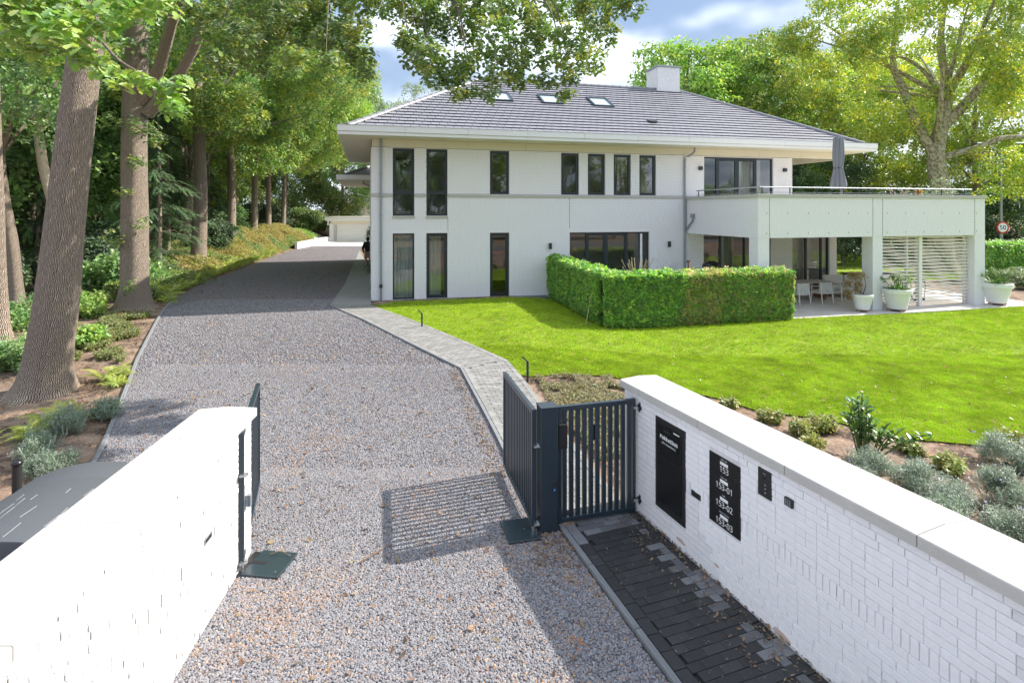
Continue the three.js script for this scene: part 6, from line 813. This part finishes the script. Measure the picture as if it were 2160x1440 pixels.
// cherry laurel with large glossy leaves, each its own part
{
  seed(72); const g = thing('cherry_laurel', 'young cherry laurel bush with large glossy leaves behind the garden wall', 'bush', [5.55, 0.01, -9.0]);
  const mats = [[0.045, 0.13, 0.022], [0.07, 0.19, 0.03], [0.035, 0.10, 0.02], [0.11, 0.24, 0.03]].map((c) => phy({ color: lin(...c), roughness: 0.35, transmission: 0.15, thickness: 0 }));
  const leaf = leafMesh([{ o: V(0, 0, 0), dir: V(1, 0.1, 0), up: V(0, 1, 0), len: 0.16, wid: 0.062, curl: 0.25 }]); const st = []; let count = 0;
  for (let i = 0; i < 26; i++) { const a = R(0, 6.28), q = i < 18 ? R(0, 0.32) : R(0.35, 0.7), side = i >= 18 ? 0.55 : 0; const top = V(Math.cos(a) * q + side, i >= 18 ? R(0.35, 0.6) : R(0.6, 1.05) - q * 0.5, Math.sin(a) * q * 0.8), base = V(Math.cos(a) * 0.06 + side * 0.35, 0, Math.sin(a) * 0.06), mid = base.clone().lerp(top, 0.5).add(V(0, 0.08, 0)); st.push(limb([base, mid, top], [0.012, 0.009, 0.005], 6, 5)); const cv = new THREE.CatmullRomCurve3([base, mid, top]); for (let k = 0; k < 11 && count < 295; k++, count++) { const t = 0.3 + 0.7 * (k / 10), p = cv.getPoint(t), m = part('leaf', leaf, pick(mats), g); m.position.copy(p); m.rotation.set(R(-0.4, 0.4), k * 2.4 + i, R(0.25, 0.9), 'YXZ'); m.scale.setScalar(R(0.7, 1.15)); } }
  part('stems', st, std({ color: lin(0.10, 0.14, 0.04) }), g);
}
function smallPlant(label, x, d, r, pal, n = 40, name = 'perennial') { const g = thing(name, label, 'plant', [x, H(x, -d), -d]); part('base', new THREE.SphereGeometry(0.03, 8, 6), MAT.twig, g); const b = []; for (let i = 0; i < 7; i++) b.push([R(-r, r) * 0.6, r * R(0.3, 0.6), R(-r, r) * 0.6, r * 0.5, Math.round(n / 7)]); foliage('leaves', b, 'small', pal, g, { scale: [0.8, 1.4] }); }
seed(73); const YG = [[0.30, 0.33, 0.04], [0.22, 0.30, 0.03], [0.36, 0.34, 0.06]];
for (const [x, d, r, l] of [[4.75, 10.5, 0.2, 'small yellow perennial left of the laurel near the coping'], [5.1, 10.0, 0.24, 'yellow leaved perennial in front of the laurel'], [5.55, 10.1, 0.28, 'cream and green perennial behind the laurel'], [4.3, 11.3, 0.14, 'tiny seedling at the lawn edge above the coping'], [4.95, 9.3, 0.2, 'light green perennial between coping and laurel'], [6.5, 9.2, 0.16, 'low yellow perennial in bare soil near the lawn edge'], [6.65, 8.5, 0.24, 'cream flowered perennial amid the lavender'], [8.1, 9.3, 0.35, 'yellow green leafy perennial at the right picture edge']]) smallPlant(l, x, d, r, YG, 90);
// ground covers and borders (nobody could count them)
function cover(name, label, pts, kind, mat, pal, sc) { const set = []; pts.forEach(([x, d, y], i) => set.push({ m: M4(x, H(x, -d) + y, -d, R(-0.5, 0.5), R(0, 6.28), R(-0.5, 0.5), R(...sc)), c: tint(typeof pal === 'function' ? pal(x, d) : pal) })); const g = new THREE.Group(); g.name = numbered(name); scene.add(g); tag(g, label, 'ground cover', null, 'stuff'); stuff('leaves', CL[kind][0], mat, set, g); return g; }
{
  seed(74); const bedP = [[0.55, 12.65], [1.2, 12.9], [2.2, 12.9], [2.9, 12.5], [2.9, 10.6], [2.2, 9.0], [1.35, 8.9], [1.05, 10.2], [0.75, 11.3]], a = [];
  for (let i = 0; i < 9000; i++) { const x = R(0.4, 3), d = R(8.8, 13); if (inPoly(x, d, bedP) && (d < 12.3 || noise(x * 2, d * 2) > 0.12) && noise(x * 1.3 + 4, d * 1.3) > -0.35) if (rnd() < 0.8) a.push([x, d, R(0.01, 0.07)]); }
  cover('ground_cover', 'low brownish green ground cover in the bed beside the pedestrian gate', a, 'small', LEAF, [[0.26, 0.24, 0.07], [0.22, 0.23, 0.06], [0.34, 0.27, 0.10], [0.36, 0.25, 0.12], [0.18, 0.21, 0.05]], [0.5, 0.8]);
  const b = []; for (let i = 0; i < 5200; i++) { const d = R(13.6, 18.6), x = edgeX(d) - R(0.35, 1.7); if (noise(x * 1.6, d * 1.1) > -0.02) b.push([x, d, R(0.03, 0.14)]); }
  cover('ground_cover', 'yellow green ground cover strip beside the drive edging', b, 'small', LEAF, [[0.24, 0.28, 0.05], [0.18, 0.25, 0.04], [0.30, 0.29, 0.07]], [0.7, 1.2]);
  const c = []; for (let i = 0; i < 30000; i++) { const d = 21.5 + 38 * Math.pow(rnd(), 1.25), o = R(0.05, 1), w = d < 26 ? 2.2 : 5.5; const x = edgeX(d) - 0.25 - o * w; const hh = (0.25 + 0.55 * clamp(0.5 + noise(x * 0.7, d * 0.5) * 1.3)) * S(o, 0, 0.25) * (d < 26 ? 0.8 : 1.15) + 0.12; if (noise(x * 0.9 + 9, d * 0.6) > -0.42) c.push([x, d, hh * Math.sqrt(rnd())]); }
  cover('border_planting', 'loose yellow green border of low plants along the far drive edge', c, 'mid', LEAF, (x, d) => noise(x * 0.35, d * 0.25) > 0.05 ? [[0.44, 0.40, 0.08], [0.36, 0.38, 0.07], [0.48, 0.37, 0.11]] : [[0.26, 0.38, 0.045], [0.20, 0.32, 0.04], [0.32, 0.36, 0.11]], [0.45, 0.9]);
  const fr = []; seed(75); for (let i = 0; i < 900; i++) { const d = 21.8 + 24 * Math.pow(rnd(), 1.3), x = edgeX(d) - R(0.25, 1.7); fr.push({ m: M4(x, H(x, -d), -d, R(-0.2, 0.2), R(0, 6.28), R(0.2, 0.9), R(0.7, 1.2)), c: tint(FERN) }); } const fg = new THREE.Group(); fg.name = numbered('fern_border'); scene.add(fg); tag(fg, 'band of bright ferns along the drive in front of the third oak', 'ground cover', null, 'stuff'); stuff('fronds', frond, LEAF, fr, fg);
  const bank = []; for (let i = 0; i < 1500; i++) { const d = R(55, 64), x = -20.8 - R(0.2, 4) - (d - 55) * 0.1; bank.push([x, d, 0.05 + R(0, 0.25)]); } cover('bank_planting', 'clipped green bank beside the garage', bank, 'mid', LEAF, PAL.bright, [0.6, 1]);
}
// white pots on trolleys with plants
function pot(label, s, t, r, h) {
  const g = atHouse('planter', label, 'pot', s, 0.12, t, R(0, 1)); const pr = [[r * 0.62, 0.09], [r * 0.64, 0.09], [r * 0.93, h * 0.78], [r, h * 0.78], [r * 1.02, h * 0.8], [r * 1.03, h - 0.015], [r * 1.0, h], [r * 0.95, h], [r * 0.93, h - 0.06], [0.001, h - 0.07]].map((p) => new THREE.Vector2(...p)); pr.unshift(new THREE.Vector2(0.001, 0.09));
  part('pot_body', toCreasedNormals(new THREE.LatheGeometry(pr, 40), 0.5), MAT.white, g); part('potting_soil', cyl(r * 0.92, r * 0.92, 0.02, 0, h - 0.06, 0, 24), MAT.twig, g); part('trolley', [rb(-r * 0.55, 0.06, -r * 0.55, r * 0.55, 0.085, r * 0.55, 0.006)], MAT.wood, g); for (const a of [0.8, 2.37, 3.94, 5.5]) part('castor', cyl(0.03, 0.03, 0.025, 0, 0, 0, 10).rotateZ(Math.PI / 2).translate(Math.cos(a) * r * 0.6, 0.03, Math.sin(a) * r * 0.6), MAT.steel, g); return g;
}
{
  seed(76);
  const p1 = pot('smaller white pot beside the middle pillar', 17.95, -4.95, 0.36, 0.66), p2 = pot('large white pot in front of the slat screen', 19.35, -5.15, 0.49, 0.84), p3 = pot('large white pot at the right end of the terrace', 24.55, -5.0, 0.52, 0.88);
  const plant = (name, label, base, fn) => { const g = thing(name, label, 'plant', base.position.toArray(), 0); fn(g); return g; };
  plant('dwarf_maple', 'small maple with orange and yellow leaves in the smaller white pot', p1, (g) => { g.position.y += 0.59; part('stems', [limb([V(0, 0, 0), V(0.12, 0.4, 0), V(0.05, 0.75, 0)], [0.02, 0.014, 0.006], 8, 6), limb([V(0, 0.1, 0), V(-0.25, 0.3, 0), V(-0.55, 0.35, 0)], [0.014, 0.01, 0.005], 8, 6), limb([V(0.02, 0.2, 0), V(-0.2, 0.55, 0.05), V(-0.35, 0.8, 0)], [0.012, 0.008, 0.004], 8, 6)], MAT.twig, g); foliage('leaves', [[-0.1, 0.75, 0, 0.22, 34], [-0.4, 0.75, 0, 0.16, 26], [-0.6, 0.45, 0, 0.15, 22], [-0.55, 0.15, 0, 0.14, 18], [-0.15, 0.45, 0.05, 0.16, 22], [-0.5, -0.05, 0.05, 0.1, 10], [-0.2, 0.2, 0, 0.15, 16]], 'small', [[0.42, 0.26, 0.05], [0.38, 0.32, 0.06], [0.30, 0.15, 0.05], [0.22, 0.24, 0.05]], g); });
  const blade = leafMesh([{ o: V(0, 0, 0), dir: V(0.35, 1, 0), up: V(-1, 0.35, 0), len: 0.45, wid: 0.03, lobes: 0, curl: 0.6 }]);
  const agap = (g, w, tall) => { const l = []; for (let i = 0; i < 150; i++) { const a = R(0, 6.28), q = Math.sqrt(rnd()) * w * 0.8; l.push({ m: M4(Math.cos(a) * q, 0, Math.sin(a) * q, 0, -a + R(-0.5, 0.5), R(-0.7, 0.2), R(0.6, 1)), c: tint([[0.10, 0.26, 0.03], [0.15, 0.32, 0.04], [0.08, 0.2, 0.03]]) }); } stuff('blades', blade, LEAF, l, g); const st = [], b = []; for (let i = 0; i < 22; i++) { const a = R(0, 6.28), q = R(0.2, 1.5) * w, x = Math.cos(a) * q, z = Math.sin(a) * q * 0.7, y = tall * R(0.75, 1.05) - 0.15 * q; st.push(limb([V(x * 0.2, 0, z * 0.2), V(x * 0.6, y * 0.6, z * 0.6), V(x, y, z)], [0.006, 0.005, 0.003], 5, 4)); b.push([x, y, z, 0.09, 9]); } part('stalks', st, std({ color: lin(0.14, 0.22, 0.04) }), g); foliage('seed_heads', b, 'small', [[0.13, 0.24, 0.05], [0.18, 0.28, 0.06]], g, { scale: [0.6, 0.9] }); };
  plant('agapanthus', 'green strappy plant with seed heads in the pot before the slat screen', p2, (g) => { g.position.y += 0.77; agap(g, 0.42, 0.55); });
  plant('agapanthus', 'green strappy plant with tall stalks in the pot at the terrace end', p3, (g) => { g.position.y += 0.81; agap(g, 0.4, 0.6); });
  // balcony planting
  const dry = atHouse('dried_branches', 'bare dried branches behind the balcony railing', 'plant', 20.6, 4.27, -4.15); seed(77); part('branches', Array.from({ length: 16 }, () => { const a = R(0, 6.28), L = R(0.4, 0.9); return limb([V(0, 0, 0), V(Math.cos(a) * L * 0.4, R(0.2, 0.4), Math.sin(a) * L * 0.3), V(Math.cos(a) * L, R(0.35, 0.8), Math.sin(a) * L * 0.4)], [0.016, 0.011, 0.004], 5, 5); }), std({ color: lin(0.42, 0.34, 0.24) }), dry); part('bowl', cyl(0.2, 0.28, 0.22, 0, 0, 0, 18), MAT.zinc, dry);
  const yf = atHouse('flower_bowl', 'small orange yellow flower on the balcony parapet', 'flower', 21.35, 4.27, -4.3); part('bowl', cyl(0.14, 0.2, 0.2, 0, 0, 0, 16), MAT.zinc, yf); foliage('petals', [[0, 0.42, 0, 0.12, 20], [0, 0.3, 0, 0.15, 12]], 'small', [[0.6, 0.36, 0.04], [0.55, 0.4, 0.06]], yf);
  const bp = atHouse('balcony_plants', 'green flowering plants in a trough at the right of the balcony', 'plants', 22.6, 4.27, -4.2); part('trough', rb(-0.7, 0, -0.15, 0.7, 0.24, 0.15, 0.01), MAT.zinc, bp); foliage('leaves', [[-0.5, 0.4, 0, 0.25, 26], [0, 0.45, 0, 0.25, 26], [0.5, 0.38, 0, 0.28, 30], [-0.25, 0.85, 0, 0.12, 8], [0.2, 0.95, 0, 0.1, 7], [0.45, 0.8, 0, 0.1, 6]], 'small', [[0.2, 0.28, 0.12], [0.26, 0.32, 0.16], [0.12, 0.2, 0.06]], bp);
  // grasses behind the hedge and at the wall
  const gg = atHouse('ornamental_grass', 'dry ornamental grass plumes behind the beech hedge', 'grass', 9.3, 0.15, -3.6); seed(78); part('stalks', Array.from({ length: 26 }, () => { const a = R(0, 6.28), L = R(0.2, 0.8); return limb([V(R(-0.1, 0.1), 0, 0), V(Math.cos(a) * L * 0.4, R(1.1, 1.4), Math.sin(a) * L * 0.4), V(Math.cos(a) * L, R(1.55, 2.1), Math.sin(a) * L)], [0.006, 0.006, 0.011], 8, 5); }), std({ color: lin(0.42, 0.36, 0.22) }), gg); const g2 = atHouse('ornamental_grass', 'grey feathery shrub behind the beech hedge before the wide doors', 'grass', 10.3, 0.15, -4.0); part('stalks', Array.from({ length: 90 }, () => { const a = R(0, 6.28), L = R(0.1, 0.6); return limb([V(R(-0.1, 0.1), 0.3, 0), V(Math.cos(a) * L * 0.4, R(1.0, 1.3), Math.sin(a) * L * 0.4), V(Math.cos(a) * L, R(1.3, 1.95), Math.sin(a) * L)], [0.007, 0.005, 0.003], 5, 4); }), std({ color: lin(0.30, 0.34, 0.30) }), g2);
  const cane = thing('bamboo_cane', 'thin yellowish cane leaning against the hedge corner', 'cane', [0, 0, 0]); const ca = houseWorld(6.55, 0, -5.6), cb = houseWorld(7.05, 1.5, -5.0); ca.y = H(ca.x, ca.z); part('cane', limb([ca, ca.clone().lerp(cb, 0.5), cb], [0.014, 0.013, 0.011], 4, 7), std({ color: lin(0.36, 0.36, 0.14) }), cane); part('tip', new THREE.SphereGeometry(0.012, 8, 6).translate(cb.x, cb.y, cb.z), MAT.twig, cane);
  const sq = atHouse('straw_pot', 'small straw coloured ball on the terrace beside the hedge', 'ornament', 14.95, 0.12, -4.55); const ball = new THREE.IcosahedronGeometry(0.13, 3), bp3 = ball.attributes.position; for (let i = 0; i < bp3.count; i++) { const v = V().fromBufferAttribute(bp3, i), k = 1 + 0.25 * noise(v.x * 30, v.y * 30, v.z * 30); bp3.setXYZ(i, v.x * k, v.y * k * 0.8 + 0.1, v.z * k); } ball.computeVertexNormals(); part('ball', ball, std({ color: lin(0.34, 0.28, 0.10), roughness: 1 }), sq); part('stalk', cyl(0.02, 0.015, 0.05, 0, 0.19, 0, 8), MAT.twig, sq);
}
// person walking along the side path, seen from behind, half hidden by the house corner
{
  const p = thing('person', 'person in dark jacket and beige shorts walking away along the side path', 'person', [-8.93, H(-8.9, -35.2), -35.2], 0.15);
  const J = (ax, ay, az, ar, b_, y, z, r) => [V(ax, ay, az), ar, V(b_, y, z), r];
  const sd = (list, q) => { let d = 9; for (const [a, ra, b, r] of list) { const ab = b.clone().sub(a), t = clamp(q.clone().sub(a).dot(ab) / ab.lengthSq()); const e = q.distanceTo(a.clone().addScaledVector(ab, t)) - lerp(ra, r, t); const k = 0.05, h = clamp(0.5 + 0.5 * (d - e) / k); d = lerp(d, e, h) - k * h * (1 - h); } return d; };
  const mesh = (name, list, mat, parent, res = 56, cy = 0.9, half = 0.95) => { const mc = new MarchingCubes(res, mat, false, false, 60000); mc.isolation = 0; const n = res; for (let z = 0; z < n; z++) for (let y = 0; y < n; y++) for (let x = 0; x < n; x++) mc.field[z * n * n + y * n + x] = -sd(list, V(((x - n / 2) / (n / 2)) * half, ((y - n / 2) / (n / 2)) * half + cy, ((z - n / 2) / (n / 2)) * half)); mc.update(); const c = mc.count, g = new THREE.BufferGeometry(); g.setAttribute('position', new THREE.BufferAttribute(mc.positionArray.slice(0, c * 3), 3)); g.setAttribute('normal', new THREE.BufferAttribute(mc.normalArray.slice(0, c * 3).map((v) => v), 3)); g.scale(half, half, half); g.translate(0, cy, 0); g.computeVertexNormals(); return part(name, g, mat, parent); };
  const skin = std({ color: lin(0.42, 0.24, 0.16), roughness: 0.6 }), dark = std({ color: lin(0.012, 0.013, 0.02), roughness: 0.9 }), beige = std({ color: lin(0.30, 0.22, 0.15), roughness: 0.95 }), hair = std({ color: lin(0.03, 0.018, 0.01), roughness: 0.8 });
  const body = mesh('body', [J(0, 1.5, 0, 0.055, 0, 1.58, -0.01, 0.055), J(0, 1.66, -0.01, 0.095, 0, 1.7, -0.01, 0.1), J(0, 1.0, 0, 0.14, 0, 1.35, 0, 0.16), J(-0.1, 0.95, 0, 0.085, -0.11, 0.5, 0.03, 0.058), J(-0.11, 0.5, 0.03, 0.058, -0.12, 0.09, 0.12, 0.042), J(0.1, 0.95, 0, 0.085, 0.11, 0.5, -0.06, 0.058), J(0.11, 0.5, -0.06, 0.058, 0.12, 0.09, -0.1, 0.042), J(-0.12, 0.05, 0.12, 0.045, -0.12, 0.04, -0.04, 0.04), J(0.12, 0.05, -0.08, 0.045, 0.12, 0.04, -0.22, 0.04), J(-0.19, 1.42, 0, 0.06, -0.29, 1.15, 0.03, 0.05), J(-0.29, 1.15, 0.03, 0.048, -0.28, 0.9, -0.06, 0.035), J(0.19, 1.42, 0, 0.06, 0.29, 1.15, -0.03, 0.05), J(0.29, 1.15, -0.03, 0.048, 0.28, 0.9, -0.12, 0.035), J(-0.28, 0.88, -0.06, 0.034, -0.27, 0.79, -0.08, 0.022), J(0.28, 0.88, -0.12, 0.034, 0.27, 0.79, -0.15, 0.022)], skin, p);
  mesh('jacket', [J(0, 0.98, 0, 0.175, 0, 1.34, 0, 0.19), J(-0.12, 1.42, 0, 0.09, 0.12, 1.42, 0, 0.09), J(-0.19, 1.42, 0, 0.085, -0.29, 1.15, 0.03, 0.07), J(-0.29, 1.15, 0.03, 0.07, -0.28, 0.93, -0.05, 0.055), J(0.19, 1.42, 0, 0.085, 0.29, 1.15, -0.03, 0.07), J(0.29, 1.15, -0.03, 0.07, 0.28, 0.93, -0.11, 0.055)], dark, body);
  mesh('shorts', [J(0, 0.92, 0, 0.16, 0, 0.98, 0, 0.165), J(-0.1, 0.9, 0, 0.12, -0.115, 0.55, 0.02, 0.105), J(0.1, 0.9, 0, 0.12, 0.115, 0.55, -0.05, 0.105)], beige, body);
  mesh('shoes', [J(-0.12, 0.05, 0.13, 0.055, -0.12, 0.045, -0.05, 0.05), J(0.12, 0.05, -0.07, 0.055, 0.12, 0.045, -0.24, 0.05)], dark, body, 64, 0.4, 0.5);
  mesh('hair', [J(0, 1.7, 0.015, 0.108, 0, 1.73, 0.0, 0.105), J(0, 1.62, 0.05, 0.07, 0, 1.68, 0.03, 0.09)], hair, body, 40, 1.65, 0.3);
  const t1 = thing('side_shrub', 'bushy green shrub standing beyond the person at the house side', 'shrub', [-9.35, H(-9.4, -37.5), -37.5]); part('stems', [limb([V(0, 0, 0), V(0.05, 0.8, 0), V(0, 1.9, 0)], [0.03, 0.025, 0.01], 5, 5)], MAT.twig, t1); foliage('leaves', [[0.1, 2.1, 0, 0.35, 34], [-0.05, 1.8, 0, 0.3, 24], [0.15, 2.4, 0, 0.2, 12]], 'mid', PAL.bright, t1, { scale: [0.4, 0.7] });
  const t2 = thing('standard_shrub', 'small round headed shrub on a stem at the house corner', 'shrub', [-6.05, H(-6, -24.3), -24.3]); part('stem', limb([V(0, 0, 0), V(0.02, 0.4, 0), V(0, 0.8, 0)], [0.02, 0.018, 0.014], 5, 6), MAT.twig, t2); foliage('leaves', [[0, 0.95, 0, 0.28, 60], [0, 1.2, 0, 0.2, 26]], 'small', PAL.dark, t2);
}
// ------------------------------------------------------------------ grass blades, pebbles, fallen leaves
{
  seed(80); const tuft = leafMesh([0, 1, 2, 3, 4].map((i) => { const a = i * 1.257 + R(-0.3, 0.3); return { o: V(Math.cos(a) * 0.012, 0, Math.sin(a) * 0.012), dir: V(Math.cos(a) * 0.45, 1, Math.sin(a) * 0.45), up: V(-Math.cos(a), 0.45, -Math.sin(a)), len: 0.05 * R(0.7, 1.15), wid: 0.008, lobes: 0, curl: 0.25 }; }));
  const GR = [[0.31, 0.50, 0.016], [0.37, 0.53, 0.018], [0.23, 0.43, 0.014], [0.42, 0.55, 0.03], [0.47, 0.49, 0.10]]; const list = [];
  const tryAdd = (x, d, sc) => { if (!inPoly(x + R(-0.06, 0.06), d + R(-0.06, 0.06), LAWN) || (noise(x * 1.1 + 5, d * 1.1) > 0.45 && rnd() < 0.4)) return; const k = 1 + 0.35 * fbm(x * 0.6, d * 0.6) + 0.3 * noise(x * 2.6, d * 2.6) + 0.15 * noise(x * 7, d * 7), c = tint(GR, 0.15).multiplyScalar(k); list.push({ m: M4(x, H(x, -d) + 0.002, -d, R(-0.25, 0.25), R(0, 6.28), R(-0.25, 0.25), sc * R(0.8, 1.25)), c }); };
  for (let i = 0; i < 150000; i++) tryAdd(R(-1, 15), R(9, 15), 1.0); for (let i = 0; i < 90000; i++) tryAdd(R(-5.2, 20), R(13, 24), 1.25); for (let i = 0; i < 14000; i++) tryAdd(R(15, 30), R(15, 30), 1.7);
  const g = new THREE.Group(); g.name = 'lawn_grass'; scene.add(g); tag(g, 'short bright green grass blades of the lawn', 'grass', null, 'stuff'); stuff('blades', tuft, phy({ color: lin(1, 1, 1), roughness: 1, transmission: 0.3, thickness: 0, specularIntensity: 0.2 }), list, g);
}
{
  seed(81); const geo = (k) => { const g = new THREE.IcosahedronGeometry(1, 1), p = g.attributes.position; for (let i = 0; i < p.count; i++) { const v = V().fromBufferAttribute(p, i), q = 1 + 0.28 * noise(v.x * 1.4 + k * 7, v.y * 1.4, v.z * 1.4); p.setXYZ(i, v.x * q, v.y * q * 0.68, v.z * q * 0.85); } g.computeVertexNormals(); g.deleteAttribute('uv'); return g; };
  const set = [];
  const TON = [[0.185, 0.184, 0.20], [0.225, 0.222, 0.24], [0.135, 0.133, 0.145], [0.27, 0.266, 0.28], [0.19, 0.18, 0.185], [0.24, 0.235, 0.25]], BR = [[0.34, 0.20, 0.12], [0.28, 0.19, 0.14], [0.40, 0.28, 0.18], [0.26, 0.17, 0.13]];
  const add = (x, d, s) => { if (!inPoly(x, d, DRIVE)) return; const w = fbm(x * 0.7 + 2, d * 0.7) + (d < 6.3 ? 0.32 * S(-x, 1.0, 2.6) : 0) + 0.12 * S(x, 0.1, 0.9); const br = rnd() < 0.05 + 0.3 * S(w + 0.25 * noise(x * 4, d * 4), 0.15, 0.6); const c = tint(br ? BR : TON, 0.2); const k = s * R(0.75, 1.3); set.push({ m: M4(x, H(x, -d) + k * R(0.1, 0.55), -d, R(-0.6, 0.6), R(0, 6.28), R(-0.6, 0.6), k), c }); };
  for (let i = 0; i < 190000; i++) add(R(-4.4, 2), R(3.6, 8.6), 0.0108); for (let i = 0; i < 170000; i++) add(R(-8.5, 0.8), R(8.2, 13.5), 0.0118); for (let i = 0; i < 80000; i++) add(R(-12, -0.5), R(13, 22), 0.017);
  const g = new THREE.Group(); g.name = 'gravel'; scene.add(g); tag(g, 'loose grey and brown pebbles covering the drive', 'gravel', null, 'stuff'); stuff('pebbles', geo(1), std({ roughness: 0.8 }), set, g);
}
{
  seed(82); const g1 = leafMesh([{ o: V(-0.5, 0, 0), dir: V(1, 0.05, 0), up: V(0.1, 1, 0.2), len: 1, wid: 0.62, lobes: 1, curl: -0.2 }]), g2 = leafMesh([{ o: V(-0.5, 0, 0), dir: V(1, 0.1, 0), up: V(0, 1, -0.3), len: 1, wid: 0.6, curl: -0.3 }]); const a = [], b = [];
  const C = [[0.26, 0.13, 0.06], [0.18, 0.095, 0.05], [0.36, 0.22, 0.10], [0.13, 0.075, 0.045], [0.38, 0.28, 0.12], [0.24, 0.16, 0.11]];
  const put = (x, d, s, y = 0.02) => (rnd() < 0.4 ? a : b).push({ m: M4(x, H(x, -d) + y, -d, R(-0.4, 0.4), R(0, 6.28), R(-0.4, 0.4), s * R(0.7, 1.3)), c: tint(C) });
  for (let i = 0; i < 1500; i++) { const x = R(-7, 1.4), d = R(3.8, 16); if (inPoly(x, d, DRIVE)) put(x, d, R(0.03, 0.075)); }
  for (let i = 0; i < 260; i++) { const d = R(8.3, 13), t = (d - 7.3) / 5.9; put(lerp(0.3, -1.12, t) - 0.12 - Math.abs(R(-0.25, 0.25)), d, 0.05); }
  for (let i = 0; i < 260; i++) put(0.55 + R(-0.3, 0.2), R(6.2, 7.0), 0.035); // drift by the post
  const A = WD.clone().negate(), Wv = V(-A.z, 0, A.x); if (Wv.x > 0) Wv.negate();
  for (let i = 0; i < 900; i++) { const q = R(-0.2, 4.2), w = Math.pow(rnd(), 2.2) * 0.5 + 0.01; put(1.62 + A.x * q + Wv.x * w, 7.35 - (A.z * q + Wv.z * w), R(0.012, 0.045), 0.045); }
  for (let i = 0; i < 170; i++) { const q = R(-0.2, 4), w = R(0.1, 1.05); put(1.62 + A.x * q + Wv.x * w, 7.35 - (A.z * q + Wv.z * w), R(0.01, 0.028), 0.042); }
  for (let i = 0; i < 500; i++) { const x = R(-3, 14), d = R(9.5, 21); if (inPoly(x, d, LAWN)) put(x, d, R(0.04, 0.08), 0.05); }
  for (let i = 0; i < 2600; i++) { const d = R(7.6, 24), x = edgeX(d) - R(0.1, 9); put(x, d, R(0.05, 0.1)); }
  for (let i = 0; i < 500; i++) { const d = R(22, 34), x = R(-13.5, -7.5); if (inPoly(x, d, DRIVE)) put(x, d, R(0.06, 0.1)); }
  const g = new THREE.Group(); g.name = 'fallen_leaves'; scene.add(g); tag(g, 'brown fallen leaves scattered over drive, paving and beds', 'leaf litter', null, 'stuff'); stuff('leaves', g1, LEAF, a, g); stuff('leaves', g2, LEAF, b, g);
  // a few single pieces one can pick out
  for (const [x, y, d, ry, l] of [[-2.95, 0.02, 7.45, 0.6, 'curled brown oak leaf lying on the gravel beside the left gate leaf'], [0.62, 0.045, 5.0, 2.0, 'clump of orange oak leaves on the gravel near the walkway kerb'], [-3.22, 1.66, 5.55, 1.0, 'tiny red leaf lying on the left wall coping']]) { const s = thing('fallen_leaf', l, 'leaf', [x, y, -d], ry); const n = l.includes('clump') ? 4 : 1; const k = l.includes('tiny') ? 0.035 : 0.055; for (let i = 0; i < n; i++) { const m = part('leaf_blade', g1, phy({ color: l.includes('tiny') ? lin(0.4, 0.06, 0.03) : lin(0.30, 0.13, 0.05), roughness: 0.9 }), s); m.scale.setScalar(k * R(0.8, 1.1)); m.rotation.set(R(-0.4, 0.4), R(0, 6), R(-0.3, 0.3)); m.position.set(i * 0.03, 0.01 + i * 0.012, R(-0.05, 0.05)); } }
  const tw = thing('twig', 'thin brown twig lying on the gravel before the gate shadow', 'twig', [-1.55, 0.025, -6.45], 0.9); part('stick', limb([V(-0.22, 0, 0), V(-0.05, 0.02, 0.03), V(0.2, 0, -0.02)], [0.007, 0.006, 0.003], 8, 6), std({ color: lin(0.2, 0.12, 0.07) }), tw); part('side_shoot', limb([V(-0.05, 0.015, 0.03), V(0.0, 0.02, 0.08), V(0.04, 0.0, 0.11)], [0.004, 0.003, 0.002], 5, 5), std({ color: lin(0.2, 0.12, 0.07) }), tw);
  const tw2 = thing('twig', 'small curved twig lying on the left motor cover plate', 'twig', [-2.62, 0.045, -6.42], 0.3); part('stick', limb([V(-0.1, 0, 0), V(0, 0.03, 0.02), V(0.12, 0, 0.1)], [0.005, 0.004, 0.002], 8, 6), std({ color: lin(0.3, 0.2, 0.12) }), tw2); part('side_shoot', limb([V(0, 0.028, 0.02), V(0.03, 0.03, -0.03), V(0.06, 0.01, -0.04)], [0.003, 0.002, 0.001], 5, 5), std({ color: lin(0.3, 0.2, 0.12) }), tw2);
}
renderer.render(scene, camera);
